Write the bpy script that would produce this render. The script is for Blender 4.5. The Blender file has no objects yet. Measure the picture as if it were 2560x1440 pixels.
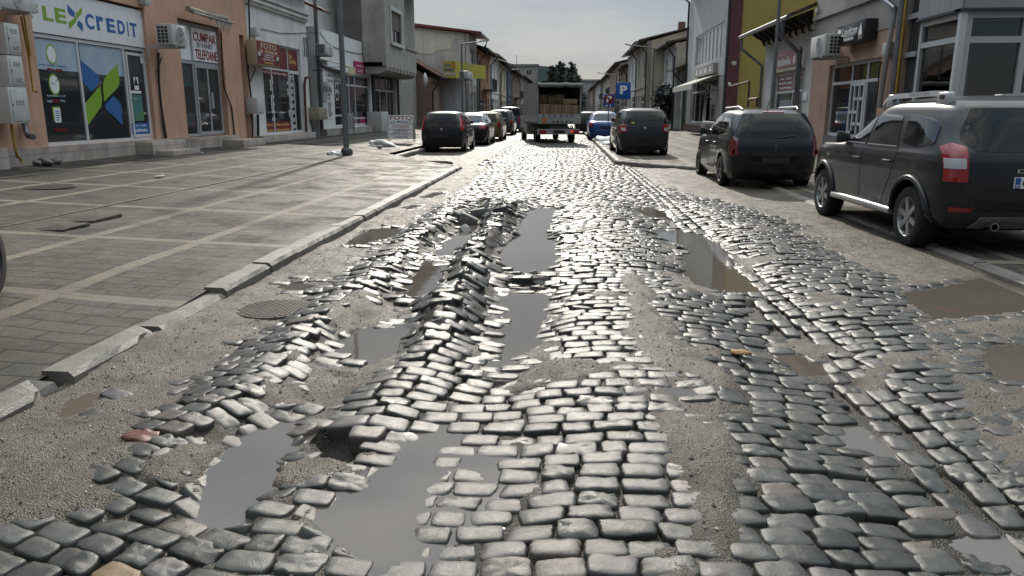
import bpy, bmesh, math, random
import numpy as np
from mathutils import Vector, Matrix
from mathutils.bvhtree import BVHTree

random.seed(7)
RNG = np.random.default_rng(11)
SC = bpy.context.scene
COL = SC.collection

# ------------------------------------------------------------------ camera
FPX, CXP, CYP, VXP, VYP, CAMH = 1900., 1280., 720., 1424., 278., 1.5
TILT = math.atan((CYP - VYP) / FPX)
YAW = math.atan((VXP - CXP) / math.hypot(FPX, CYP - VYP))
cam_d = bpy.data.cameras.new('camera')
cam = bpy.data.objects.new('camera', cam_d)
COL.objects.link(cam)
cam.location = (0, 0, CAMH)
cam.rotation_euler = (math.pi / 2 - TILT, 0, YAW)
cam_d.sensor_width = 36.0
cam_d.lens = FPX / 2560 * 36.0
cam_d.clip_start = 0.05
cam_d.clip_end = 6000
SC.camera = cam

# ------------------------------------------------------------------ light
SUN_EL, SUN_AZ = math.radians(31), math.radians(5)      # azimuth: to the left of straight up the street
world = bpy.data.worlds.new('World')
SC.world = world
world.use_nodes = True
wn = world.node_tree.nodes
wl = world.node_tree.links
wn.clear()
w_out = wn.new('ShaderNodeOutputWorld')
w_bg = wn.new('ShaderNodeBackground')
w_sky = wn.new('ShaderNodeTexSky')
w_sky.sky_type = 'NISHITA'
w_sky.sun_disc = False
w_sky.sun_elevation = SUN_EL
w_sky.sun_rotation = -SUN_AZ
w_sky.dust_density = 1.0
w_sky.air_density = 1.0
w_sky.ozone_density = 1.0
w_bg.inputs['Strength'].default_value = 0.075
# overcast veil over the sky, laid out by direction: streaky, brighter overhead than at the horizon
w_tc = wn.new('ShaderNodeTexCoord')
w_map = wn.new('ShaderNodeMapping')
w_map.inputs['Scale'].default_value = (1.0, 1.0, 5.0)
w_noise = wn.new('ShaderNodeTexNoise')
w_noise.inputs['Scale'].default_value = 3.4
w_noise.inputs['Detail'].default_value = 8
w_noise.inputs['Roughness'].default_value = 0.55
w_ramp = wn.new('ShaderNodeMapRange')
w_ramp.inputs['From Min'].default_value = 0.40
w_ramp.inputs['From Max'].default_value = 0.60
w_ramp.inputs['To Min'].default_value = 0.0
w_ramp.inputs['To Max'].default_value = 1.0
w_cloud = wn.new('ShaderNodeMixRGB')
w_cloud.inputs[1].default_value = (1.35, 2.15, 3.4, 1)        # bluish thin parts
w_cloud.inputs[2].default_value = (2.95, 3.5, 4.25, 1)        # paler banks
w_sep = wn.new('ShaderNodeSeparateXYZ')
w_el = wn.new('ShaderNodeMapRange')
w_el.inputs['From Min'].default_value = 0.30
w_el.inputs['From Max'].default_value = 0.95
w_el.inputs['To Min'].default_value = 1.0
w_el.inputs['To Max'].default_value = 12.0
w_mul = wn.new('ShaderNodeMixRGB')
w_mul.blend_type = 'MULTIPLY'
w_mul.inputs[0].default_value = 1.0
w_az = wn.new('ShaderNodeMapRange')                          # the half of the sky round the veiled sun is the brighter one
w_az.inputs['From Min'].default_value = -0.85
w_az.inputs['From Max'].default_value = 0.1
w_az.inputs['To Min'].default_value = 0.32
w_az.inputs['To Max'].default_value = 1.0
w_mz = wn.new('ShaderNodeMath')
w_mz.operation = 'MULTIPLY'
w_mix = wn.new('ShaderNodeMixRGB')
w_mix.inputs[0].default_value = 0.80                         # cloud cover
wl.new(w_tc.outputs['Generated'], w_map.inputs['Vector'])
wl.new(w_map.outputs[0], w_noise.inputs['Vector'])
wl.new(w_noise.outputs['Fac'], w_ramp.inputs['Value'])
wl.new(w_ramp.outputs[0], w_cloud.inputs[0])
wl.new(w_tc.outputs['Generated'], w_sep.inputs[0])
wl.new(w_sep.outputs[2], w_el.inputs['Value'])
w_warm = wn.new('ShaderNodeMixRGB')
w_warm.blend_type = 'MULTIPLY'
w_warm.inputs[2].default_value = (1.0, 0.80, 0.56, 1)         # thicker, warmer veil higher up
wl.new(w_sep.outputs[2], w_warm.inputs[0])
wl.new(w_cloud.outputs[0], w_warm.inputs[1])
wl.new(w_warm.outputs[0], w_mul.inputs[1])
wl.new(w_sep.outputs[1], w_az.inputs['Value'])
wl.new(w_el.outputs[0], w_mz.inputs[0])
wl.new(w_az.outputs[0], w_mz.inputs[1])
wl.new(w_mz.outputs[0], w_mul.inputs[2])
wl.new(w_sky.outputs[0], w_mix.inputs[1])
wl.new(w_mul.outputs[0], w_mix.inputs[2])
wl.new(w_mix.outputs[0], w_bg.inputs['Color'])
wl.new(w_bg.outputs[0], w_out.inputs[0])

sun_d = bpy.data.lights.new('sun', 'SUN')
sun_d.energy = 2.5
sun_d.angle = math.radians(1.6)
sun_d.color = (1.0, 0.92, 0.80)
sun = bpy.data.objects.new('sun', sun_d)
COL.objects.link(sun)
to_sun = Vector((-math.sin(SUN_AZ) * math.cos(SUN_EL), math.cos(SUN_AZ) * math.cos(SUN_EL), math.sin(SUN_EL)))
sun.rotation_euler = to_sun.to_track_quat('Z', 'Y').to_euler()
sun.location = (0, 0, 60)

SC.view_settings.view_transform = 'Standard'
SC.view_settings.look = 'None'
SC.view_settings.exposure = 0.34
SC.view_settings.gamma = 1.0
SC.view_settings.use_curve_mapping = False
SC.cycles.max_bounces = 8
SC.cycles.transparent_max_bounces = 12
SC.cycles.sample_clamp_indirect = 6.0
SC.cycles.caustics_reflective = False
SC.cycles.caustics_refractive = False

# ------------------------------------------------------------------ photo measuring (pixel of the photo -> point of the place)
def ray(px, py):
    a, b = px - CXP, CYP - py
    y = FPX * math.cos(TILT) + b * math.sin(TILT)
    z = b * math.cos(TILT) - FPX * math.sin(TILT)
    c, s = math.cos(YAW), math.sin(YAW)
    return a * c - y * s, a * s + y * c, z
def G(px, py, z=0.):
    r = ray(px, py); k = (z - CAMH) / r[2]
    return r[0] * k, r[1] * k
def PX(px, py, X):
    r = ray(px, py); k = X / r[0]
    return r[1] * k, r[2] * k + CAMH
def PY(px, py, Y):
    r = ray(px, py); k = Y / r[1]
    return r[0] * k, r[2] * k + CAMH

# ------------------------------------------------------------------ materials
def nodes_of(m):
    m.use_nodes = True
    nt = m.node_tree
    return nt.nodes, nt.links, nt.nodes['Principled BSDF']
def lin(c):
    return tuple((x / 12.92 if x <= .04045 else ((x + .055) / 1.055) ** 2.4) for x in c)
MATS = {}
def M(name, col, rough=.6, var=.18, scale=3., bump=0., bscale=40., metal=0., coat=0., spec=.5, streak=0., dirt=None):
    """procedural material: colour with soft noise variation, optional rain streaks, fine bump"""
    if name in MATS:
        return MATS[name]
    m = bpy.data.materials.new(name)
    n, l, b = nodes_of(m)
    b.inputs['Roughness'].default_value = rough
    b.inputs['Metallic'].default_value = metal
    b.inputs['Specular IOR Level'].default_value = spec
    b.inputs['Coat Weight'].default_value = coat
    b.inputs['Coat Roughness'].default_value = .06
    geo = n.new('ShaderNodeNewGeometry')
    if var > 0:
        t = n.new('ShaderNodeTexNoise'); t.inputs['Scale'].default_value = scale
        t.inputs['Detail'].default_value = 8; t.inputs['Roughness'].default_value = .62
        l.new(geo.outputs['Position'], t.inputs['Vector'])
        r = n.new('ShaderNodeMapRange')
        r.inputs['From Min'].default_value = .3; r.inputs['From Max'].default_value = .7
        l.new(t.outputs['Fac'], r.inputs['Value'])
        mx = n.new('ShaderNodeMixRGB')
        d = dirt or tuple(c * (1 - 1.6 * var) for c in col)
        mx.inputs[1].default_value = (*d, 1)
        mx.inputs[2].default_value = (*[min(1, c * (1 + .35 * var)) for c in col], 1)
        l.new(r.outputs[0], mx.inputs[0])
        last = mx
        if streak > 0:
            mp = n.new('ShaderNodeMapping'); mp.inputs['Scale'].default_value = (5, 5, .35)
            l.new(geo.outputs['Position'], mp.inputs['Vector'])
            t2 = n.new('ShaderNodeTexNoise'); t2.inputs['Scale'].default_value = 1.3; t2.inputs['Detail'].default_value = 5
            l.new(mp.outputs[0], t2.inputs['Vector'])
            r2 = n.new('ShaderNodeMapRange'); r2.inputs['From Min'].default_value = .5; r2.inputs['From Max'].default_value = .75
            r2.inputs['To Max'].default_value = streak
            l.new(t2.outputs['Fac'], r2.inputs['Value'])
            m2 = n.new('ShaderNodeMixRGB'); m2.inputs[2].default_value = (*[c * .45 for c in col], 1)
            l.new(r2.outputs[0], m2.inputs[0]); l.new(last.outputs[0], m2.inputs[1]); last = m2
        l.new(last.outputs[0], b.inputs['Base Color'])
    else:
        b.inputs['Base Color'].default_value = (*col, 1)
    if bump > 0:
        t = n.new('ShaderNodeTexNoise'); t.inputs['Scale'].default_value = bscale; t.inputs['Detail'].default_value = 4
        l.new(geo.outputs['Position'], t.inputs['Vector'])
        bp = n.new('ShaderNodeBump'); bp.inputs['Strength'].default_value = bump; bp.inputs['Distance'].default_value = .01
        l.new(t.outputs['Fac'], bp.inputs['Height']); l.new(bp.outputs[0], b.inputs['Normal'])
    MATS[name] = m
    return m

# ------------------------------------------------------------------ objects
def tag(o, label=None, cat=None, group=None, kind=None):
    if label: o['label'] = label
    if cat: o['category'] = cat
    if group: o['group'] = group
    if kind: o['kind'] = kind
    return o
def empty(name, loc, label, cat, group=None, rz=0.):
    o = bpy.data.objects.new(name, None)
    COL.objects.link(o)
    o.location = loc; o.rotation_euler = (0, 0, rz)
    o.empty_display_size = .2
    return tag(o, label, cat, group)
def root_of(o):
    while o.parent: o = o.parent
    return o
def link_mesh(name, me, parent=None):
    o = bpy.data.objects.new(name, me)
    COL.objects.link(o)
    if parent: o.parent = parent
    return o
def np_mesh(name, V, F, mat, smooth=True, tint=None):
    """mesh from numpy: V (n,3); F list of (m,k) int arrays"""
    me = bpy.data.meshes.new(name)
    me.vertices.add(len(V))
    me.vertices.foreach_set('co', np.ascontiguousarray(V, dtype=np.float32).ravel())
    loops = np.concatenate([f.ravel() for f in F]).astype(np.int32)
    tot = np.concatenate([np.full(len(f), f.shape[1]) for f in F]).astype(np.int32)
    start = np.concatenate([[0], np.cumsum(tot)[:-1]]).astype(np.int32)
    me.loops.add(len(loops)); me.loops.foreach_set('vertex_index', loops)
    me.polygons.add(len(tot)); me.polygons.foreach_set('loop_start', start); me.polygons.foreach_set('loop_total', tot)
    me.update(calc_edges=True)
    me.polygons.foreach_set('use_smooth', np.full(len(tot), smooth))
    if tint is not None:
        a = me.color_attributes.new('tint', 'FLOAT_COLOR', 'POINT')
        a.data.foreach_set('color', np.ascontiguousarray(tint, dtype=np.float32).ravel())
    me.materials.append(mat)
    me.validate()
    return me

# ------------------------------------------------------------------ numpy noise
_tab = RNG.random((256, 256))
def vnoise(x, y, s=0):
    x = np.asarray(x, float) + 37.7 * s; y = np.asarray(y, float) + 91.3 * s
    xi, yi = np.floor(x).astype(int), np.floor(y).astype(int)
    fx, fy = x - xi, y - yi
    fx = fx * fx * (3 - 2 * fx); fy = fy * fy * (3 - 2 * fy)
    t = lambda a, b: _tab[a & 255, b & 255]
    return (t(xi, yi) * (1 - fx) + t(xi + 1, yi) * fx) * (1 - fy) + (t(xi, yi + 1) * (1 - fx) + t(xi + 1, yi + 1) * fx) * fy
def fbm(x, y, s=0, o=4):
    r, a, tot = 0, 1., 0
    for i in range(o):
        r = r + a * vnoise(np.asarray(x) * 2 ** i, np.asarray(y) * 2 ** i, s + i); tot += a; a *= .5
    return r / tot - .5
def sstep(a, b, x):
    t = np.clip((x - a) / (b - a), 0, 1)
    return t * t * (3 - 2 * t)
# ================================================================== THE ROAD: relief, grit, puddles, setts
def sdf(poly, x, y):
    """signed distance to a closed polygon, negative inside"""
    P = np.array(poly); Q = np.roll(P, -1, 0)
    best = np.full(x.shape, 1e9); ins = np.zeros(x.shape, bool)
    for (ax, ay), (bx, by) in zip(P, Q):
        ex, ey = bx - ax, by - ay
        t = np.clip(((x - ax) * ex + (y - ay) * ey) / (ex * ex + ey * ey + 1e-12), 0, 1)
        best = np.minimum(best, (x - ax - t * ex) ** 2 + (y - ay - t * ey) ** 2)
        if ay != by:
            ins ^= ((ay > y) != (by > y)) & (x < (bx - ax) * (y - ay) / (by - ay) + ax)
    d = np.sqrt(best)
    return np.where(ins, -d, d)
def gpoly(pts, z=0.):
    return [G(px, py, z) for px, py in pts]
def wob(x, y):
    return x + .05 * fbm(x * 3, y * 3, 21), y + .05 * fbm(x * 3, y * 3, 22)

# (outline in the photo, depth, label)
PUDDLES = [
 ([(470,1290),(490,1220),(520,1150),(565,1110),(620,1065),(690,1040),(740,1045),(735,1085),(705,1130),(690,1190),(665,1240),(640,1285),(600,1302),(530,1308)], .07, 0),
 ([(770,1290),(800,1250),(880,1215),(937,1165),(1008,1107),(1050,1073),(1083,1036),(1110,1045),(1171,1086),(1240,1110),(1268,1140),(1268,1200),(1250,1290),(1170,1330),(1100,1345),(1075,1440),(895,1440),(880,1390),(810,1345)], .05, 1),
 ([(862,830),(900,812),(960,805),(1010,800),(1035,815),(1000,850),(985,885),(940,895),(880,890),(850,870)], .05, 0),
 ([(1005,725),(1025,690),(1050,650),(1075,640),(1115,645),(1105,690),(1090,725),(1040,735)], .07, 0),
 ([(1080,632),(1110,592),(1150,570),(1190,556),(1185,590),(1140,612),(1112,640)], .05, 0),
 ([(1310,530),(1340,520),(1400,520),(1385,545),(1370,580),(1395,615),(1400,650),(1375,680),(1300,687),(1250,662),(1238,645),(1268,610),(1290,590),(1300,560)], .07, 0),
 ([(1265,725),(1340,720),(1370,725),(1382,750),(1362,780),(1355,830),(1335,860),(1300,885),(1265,910),(1225,905),(1235,860),(1255,820),(1260,780)], .045, 2),
 ([(1630,570),(1700,565),(1760,578),(1810,610),(1835,640),(1855,670),(1905,712),(1880,722),(1800,714),(1740,702),(1712,665),(1700,635),(1718,620),(1700,600),(1650,585)], .07, 0),
 ([(1580,516),(1630,511),(1672,524),(1678,540),(1620,533)], .05, 0),
 ([(1945,853),(2000,860),(2050,880),(2095,902),(2030,902),(1970,887)], .05, 0),
 ([(2075,1045),(2140,1038),(2185,1062),(2240,1090),(2215,1112),(2130,1082)], .04, 0),
 ([(1645,985),(1690,972),(1750,985),(1775,1000),(1700,1022),(1660,1017)], .03, 3),
 ([(860,610),(900,575),(960,568),(1005,572),(990,590),(940,605),(890,617)], .04, 3),
 ([(130,1040),(160,1000),(220,980),(262,985),(240,1012),(190,1035),(150,1047)], .03, 3),
 ([(2240,730),(2350,715),(2460,690),(2600,690),(2600,778),(2440,792),(2330,802),(2290,770)], .03, 3),
 ([(2440,870),(2500,850),(2600,850),(2600,960),(2500,952),(2445,900)], .03, 3),
 ([(2430,1318),(2490,1305),(2580,1325),(2580,1382),(2500,1375)], .04, 0),
 ([(1045,492),(1090,478),(1108,483),(1070,497)], .03, 3),
 ([(995,518),(1030,511),(1055,515),(1020,524)], .03, 3),
 ([(1195,496),(1232,491),(1228,508),(1198,514)], .05, 0),
 ([(690,712),(740,700),(800,712),(760,726),(700,726)], .02, 3),
]
PUD = [(gpoly(p), dep, kind) for p, dep, kind in PUDDLES]
HOLES = [(gpoly([(775,1072),(830,1060),(905,1085),(925,1125),(860,1150),(790,1140)]), .075),
         (gpoly([(1140,560),(1165,530),(1205,520),(1215,545),(1180,565)]), .08)]
DIRT = [gpoly(p) for p in (
 [(735,1050),(720,960),(780,900),(850,888),(985,893),(900,960),(865,1000),(760,1052)],
 [(795,795),(900,735),(1010,738),(1045,770),(960,802),(860,822)],
 [(1545,690),(1620,700),(1650,780),(1690,850),(1770,900),(1850,960),(1800,1020),(1850,1130),(1880,1250),(1840,1330),(1850,1440),(1750,1440),(1720,1250),(1660,1100),(1620,950),(1575,820)],
 [(-300,960),(270,1000),(400,1040),(310,1100),(250,1180),(300,1240),(100,1290),(-300,1330)])]
RX_D = [1.5, 3.2, 4.1, 6.8, 9.0, 12.0, 14, 16, 30]
RX_X = [2.0, 2.02, 2.1, 2.75, 2.95, 3.0, 2.3, 1.9, 1.7]

def h_macro(x, y):
    wx = .10 * fbm(y * .55 + 3, y * 0 + 1.5, 5)
    env = sstep(14.5, 11.0, y)
    env2 = sstep(2.4, 3.6, y) * env
    g = lambda c, w: np.exp(-((x + wx - c) / w) ** 2)
    n1 = .6 + 1.1 * vnoise(y * .9, y * 0, 8); n2 = .6 + 1.0 * vnoise(y * .7 + 5, y * 0, 9)
    far = sstep(4.0, 6.0, y) * env
    h = env2 * (.07 * n1 * g(-1.80, .24) - .07 * g(-1.38, .24) + (.045 + .085 * far) * n2 * g(-.93, .23) - .05 * g(-.44, .28))
    h = h + env * (.045 * g(.45, .6) - .075 * g(1.50, .42) + .05 * g(2.3, .5) * sstep(4, 7, y))
    h = h + .03 * fbm(x * 1.1, y * .8, 3) * (.3 + .7 * env) + .012 * fbm(x * 3.2, y * 3, 4)
    h = h + .045 * np.exp(-((y - 12.6) / .8) ** 2) * g(-1.0, .6) + .03 * np.exp(-((y - 10.2) / .6) ** 2) * g(-.9, .4)
    return h + .015 * sstep(-2.3, -2.7, x)
LEVEL = []
for poly, dep, kind in PUD:
    P = np.array(poly)
    LEVEL.append(float(np.mean(h_macro(P[:, 0], P[:, 1]))) - .012)

def surfaces(x, y):
    """height of the sett tops, height of grit between them, share of grit cover, roughness of laying"""
    H = h_macro(x, y)
    xw, yw = wob(x, y)
    nz = fbm(x * 2.2, y * 2.2, 12); nf = fbm(x * 9, y * 9, 13)
    dm = sstep(-1.98, -2.22, x + .3 * nz)
    rx = np.interp(y, RX_D, RX_X)
    dm = np.maximum(dm, sstep(-.14, .16, x - rx + .5 * nz))
    dp = 0 * x
    for p in DIRT:
        dp = np.maximum(dp, sstep(.10, -.10, sdf(p, xw, yw) + .30 * nz))
    dm = np.maximum(dm, dp)
    dm = np.maximum(dm, .9 * sstep(.07, .22, nz + .15 * nf) * sstep(20, 6, y))
    edge = np.maximum(sstep(-2.15, -2.4, x + .3 * nz), sstep(.1, .4, x - rx + .5 * nz))
    fill = H - .030 + .012 * sstep(9, 16, y) + dm * (.032 + .02 * nz) + .016 * edge + .011 * dp + .008 * nf
    loose = sstep(4.5, 6, y) * sstep(13.5, 12, y) * np.exp(-((x + 1.1) / .75) ** 2)
    for (poly, dep, kind), lv in zip(PUD, LEVEL):
        P = np.array(poly)
        near = (x > P[:, 0].min() - .6) & (x < P[:, 0].max() + .6) & (y > P[:, 1].min() - .6) & (y < P[:, 1].max() + .6)
        if not near.any():
            continue
        s = sdf(poly, xw[near], yw[near])
        h, f = H[near], fill[near]
        wide = .22 if kind != 3 else .12
        out = lv + .012 + (h - lv - .012) * sstep(0, wide, s)
        out = np.maximum(out, lv + .01 + .04 * np.clip(s, 0, .2))
        d = np.full(s.shape, dep)
        if kind == 1:                                   # right half: setts stand just clear of the water
            d = dep * (1 - 1.05 * sstep(-.86, -.46, x[near]))
        if kind == 2:
            d = d * (1 - .95 * sstep(4.9, 4.4, y[near]))
        inn = lv + .008 - d * sstep(0, .10, -s) - .008 * sstep(0, .1, -s)
        H[near] = np.where(s < wide, np.where(s < 0, inn, out), h)
        f_in = np.minimum(lv - .012, H[near] - .028)
        f_out = np.maximum(np.minimum(f, H[near] - .006 + .02 * dm[near]), lv - .018 + .32 * np.clip(s, 0, .3))
        f_out = np.minimum(f_out, np.maximum(f, lv + .006))
        fill[near] = np.where(s < 0, f_in, np.where(s < wide, f_out, f))
        if kind == 3:
            dm[near] = np.where(s < .05, 1., dm[near])
            fill[near] = np.where(s < 0, lv - .016 * sstep(0, .15, -s) + .004 * nf[near], lv + .006 + (f - lv - .006) * sstep(0, .4, s))
    for poly, dep in HOLES:
        s = sdf(poly, x, y)
        fill = fill - dep * sstep(.03, -.06, s)
        loose = np.maximum(loose, .35 * sstep(.3, .05, s))
    return H, fill, dm, loose

# ---- grit / mud sheet
ys = [1.55]
while ys[-1] < 20.4:
    ys.append(ys[-1] + max(.016, .0052 * ys[-1]))
ys = np.array(ys); xs = np.arange(-2.80, 4.16, .026)
GX, GY = np.meshgrid(xs, ys)
Hs, Fs, Ds, Ls = surfaces(GX.ravel(), GY.ravel())
fine = (fbm(GX.ravel() * 28, GY.ravel() * 28, 31, 3)) * .012 + (vnoise(GX.ravel() * 55, GY.ravel() * 55, 33) - .5) * .006
Vg = np.stack([GX.ravel(), GY.ravel(), Fs + fine * sstep(15, 8, GY.ravel())], 1)
nx, ny = len(xs), len(ys)
idx = np.arange(nx * ny).reshape(ny, nx)
Fg = np.stack([idx[:-1, :-1], idx[:-1, 1:], idx[1:, 1:], idx[1:, :-1]], -1).reshape(-1, 4)

def ground_material(name, dry, wet, gscale=1.0, sheen=.42, tinted=False):
    m = bpy.data.materials.new(name)
    n, l, b = nodes_of(m)
    geo = n.new('ShaderNodeNewGeometry')
    def noise(s, d=5, r=.6):
        t = n.new('ShaderNodeTexNoise'); t.inputs['Scale'].default_value = s; t.inputs['Detail'].default_value = d
        t.inputs['Roughness'].default_value = r; l.new(geo.outputs['Position'], t.inputs['Vector']); return t
    big, mid, fin = noise(1.3, 7, .65), noise(5), noise(90 * gscale, 3, .7)
    r = n.new('ShaderNodeMapRange'); r.inputs['From Min'].default_value = .35; r.inputs['From Max'].default_value = .65
    l.new(big.outputs['Fac'], r.inputs['Value'])
    mx = n.new('ShaderNodeMixRGB'); mx.inputs[1].default_value = (*wet, 1); mx.inputs[2].default_value = (*dry, 1)
    l.new(r.outputs[0], mx.inputs[0])
    r2 = n.new('ShaderNodeMapRange'); r2.inputs['From Min'].default_value = .25; r2.inputs['From Max'].default_value = .75
    r2.inputs['To Min'].default_value = .35; r2.inputs['To Max'].default_value = 1.7
    l.new(fin.outputs['Fac'], r2.inputs['Value'])
    m2 = n.new('ShaderNodeMixRGB'); m2.blend_type = 'MULTIPLY'; m2.inputs[0].default_value = 1
    l.new(mx.outputs[0], m2.inputs[1]); l.new(r2.outputs[0], m2.inputs[2])
    if tinted:
        at = n.new('ShaderNodeAttribute'); at.attribute_name = 'tint'; m4 = n.new('ShaderNodeMixRGB'); m4.blend_type = 'MULTIPLY'; m4.inputs[0].default_value = 1
        l.new(m2.outputs[0], m4.inputs[1]); l.new(at.outputs['Color'], m4.inputs[2]); m2 = m4
    l.new(m2.outputs[0], b.inputs['Base Color'])
    r3 = n.new('ShaderNodeMapRange'); r3.inputs['From Min'].default_value = .35; r3.inputs['From Max'].default_value = .65
    r3.inputs['To Min'].default_value = sheen - .1; r3.inputs['To Max'].default_value = sheen + .25
    l.new(mid.outputs['Fac'], r3.inputs['Value']); l.new(r3.outputs[0], b.inputs['Roughness'])
    b.inputs['Specular IOR Level'].default_value = .30
    vor = n.new('ShaderNodeTexVoronoi'); vor.inputs['Scale'].default_value = 130 * gscale
    l.new(geo.outputs['Position'], vor.inputs['Vector'])
    ad = n.new('ShaderNodeMath'); ad.operation = 'ADD'
    l.new(vor.outputs['Distance'], ad.inputs[0]); l.new(fin.outputs['Fac'], ad.inputs[1])
    bp = n.new('ShaderNodeBump'); bp.inputs['Strength'].default_value = .9; bp.inputs['Distance'].default_value = .006
    l.new(ad.outputs[0], bp.inputs['Height']); l.new(bp.outputs[0], b.inputs['Normal'])
    return m
m_grit = ground_material('wet_grit', (.125, .105, .079), (.052, .044, .034))
m_road = ground_material('wet_road_grit', (.125, .105, .079), (.052, .044, .034), tinted=True)
tg0 = np.ones((len(Vg), 4)); sandy = np.clip(Ds * 1.05 + .25 * fbm(GX.ravel() * 4, GY.ravel() * 4, 35), 0, 1)[:, None]
tg0[:, :3] = np.array([.24, .22, .20]) * (1 - sandy) + sandy
me = np_mesh('road_bed', Vg, [Fg], m_road, True, tg0)
tag(link_mesh('road', me), 'muddy wet grit between the cobblestones of the road', 'road', kind='structure')

# ---- puddle water
m_wat = bpy.data.materials.new('muddy_water')
n_, l_, b_ = nodes_of(m_wat)
b_.inputs['Base Color'].default_value = (.105, .089, .072, 1)
b_.inputs['Roughness'].default_value = .025
b_.inputs['IOR'].default_value = 1.62
g_ = n_.new('ShaderNodeNewGeometry')
t_ = n_.new('ShaderNodeTexNoise'); t_.inputs['Scale'].default_value = 14; t_.inputs['Detail'].default_value = 3
l_.new(g_.outputs['Position'], t_.inputs['Vector'])
bp_ = n_.new('ShaderNodeBump'); bp_.inputs['Strength'].default_value = .035; bp_.inputs['Distance'].default_value = .01
l_.new(t_.outputs['Fac'], bp_.inputs['Height']); l_.new(bp_.outputs[0], b_.inputs['Normal'])
def water_sheet(poly, level, grow=.09, sub=9, name='puddle'):
    P = np.array(poly)
    x0, y0 = P.min(0) - grow; x1, y1 = P.max(0) + grow
    nx_ = max(6, int((x1 - x0) / .04)); ny_ = max(6, int((y1 - y0) / .05))
    X, Y = np.meshgrid(np.linspace(x0, x1, nx_ + 1), np.linspace(y0, y1, ny_ + 1))
    s = sdf(poly, (X[:-1, :-1] + X[1:, 1:]) / 2, (Y[:-1, :-1] + Y[1:, 1:]) / 2)
    id_ = np.arange(X.size).reshape(X.shape)
    q = np.stack([id_[:-1, :-1], id_[:-1, 1:], id_[1:, 1:], id_[1:, :-1]], -1)[s < grow]
    used = np.unique(q); mp = np.full(X.size, -1); mp[used] = np.arange(len(used))
    V = np.stack([X.ravel()[used], Y.ravel()[used], np.full(len(used), level)], 1)
    return link_mesh(name, np_mesh(name, V, [mp[q]], m_wat))
PUD_LABEL = ['muddy rainwater lying in the wheel rut', 'wide muddy puddle with setts standing out of it', 'shallow puddle in the sunken middle of the road', 'thin puddle on the gritty edge']
for i, ((poly, dep, kind), lv) in enumerate(zip(PUD, LEVEL)):
    tag(water_sheet(poly, lv, .09 if kind != 3 else .06), PUD_LABEL[kind], 'puddle', kind='structure')

# ---- setts
def sett_positions():
    out = []   # x, y, w (across), l (along), rot, kind
    y = 1.75
    row = 0
    while y < 46:
        pitch = .121 * (1 + .06 * (random.random() - .5))
        if y > 20: pitch = .135
        x = -2.66 + random.random() * .2
        xmax = 3.5 if y < 17 else 1.6
        if y > 22: xmax = 1.25
        while x < xmax:
            w = random.uniform(.158, .206) * (.75 if random.random() < .08 else 1)
            xc = x + w / 2
            if not (1.50 < xc < 1.90 and y < 21) :
                out.append((xc, y + random.gauss(0, .007) + .03 * float(vnoise(xc * .8, y * .5, 40) - .5), w - random.uniform(.004, .012), pitch - random.uniform(.002, .010), random.gauss(0, .03) + .13 * float(vnoise(xc * .6 + 9, y * .6, 41) - .5), 0))
            x += w
        y += pitch; row += 1
    # the courses bend: they fall away toward the kerb on one side and climb toward the gutter line on the other
    for i, (x, y_, w, l, r, k) in enumerate(out):
        a = float(sstep(5.0, 3.2, y_)); b = .35 + .65 * float(sstep(7, 3.5, y_))
        ra = .38 * float(sstep(-1.0, -1.3, x)) * a; rb = .18 * float(sstep(.45, .8, x)) * b
        out[i] = (x, y_ + .40 * max(0, -1.12 - x) * a + .18 * max(0, x - .6) * b, w * (1 + .06 * ra), l * (1 - .22 * ra - .1 * rb), r - ra + rb, k)
    for X0 in (1.595, 1.735, 1.862):
        y = 1.8
        while y < 21:
            ln = random.uniform(.165, .215) if X0 < 1.8 else random.uniform(.12, .2)
            bend = float(np.interp(y, [2, 4, 11, 21], [-.02, .05, -.02, -.16]))
            out.append((X0 + bend + random.gauss(0, .005), y + ln / 2, random.uniform(.112, .124), ln - .010, random.gauss(0, .03), 1))
            y += ln
    return np.array(out)
S = sett_positions()
Hc, Fc, Dc, Lc = surfaces(S[:, 0].copy(), S[:, 1].copy())
e = .05
Hx1, _, _, _ = surfaces(S[:, 0] + e, S[:, 1].copy()); Hx0, _, _, _ = surfaces(S[:, 0] - e, S[:, 1].copy())
Hy1, _, _, _ = surfaces(S[:, 0].copy(), S[:, 1] + e); Hy0, _, _, _ = surfaces(S[:, 0].copy(), S[:, 1] - e)
gx = np.clip((Hx1 - Hx0) / (2 * e), -.75, .75); gy = np.clip((Hy1 - Hy0) / (2 * e), -.6, .6)
Ns = len(S)
rough_lay = .026 + .10 * Lc + .05 * (RNG.random(Ns) < .12)
tx = gx * .85 + RNG.normal(0, 1, Ns) * rough_lay * .8
ty = gy * .85 + RNG.normal(0, 1, Ns) * rough_lay
zc = Hc + RNG.normal(0, .0045, Ns) + RNG.normal(0, .013, Ns) * Lc
keep = np.ones(Ns, bool)
for poly, dep in HOLES:
    keep &= sdf(poly, S[:, 0], S[:, 1]) > .0
keep &= ~((Dc > .8) & (RNG.random(Ns) < .2))
keep &= zc - Fc > -.035
lvl = np.full(Ns, -9.)
pkind = np.full(Ns, -1); pdist = np.full(Ns, 9.)
for (poly, dep, kind), lv in zip(PUD, LEVEL):
    s = sdf(poly, S[:, 0], S[:, 1]); b = s < pdist
    pdist = np.where(b, s, pdist); pkind = np.where(b, kind, pkind); lvl = np.where(b, lv, lvl)
keep &= ~((pdist < 0) & (zc < lvl - .03))
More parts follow.
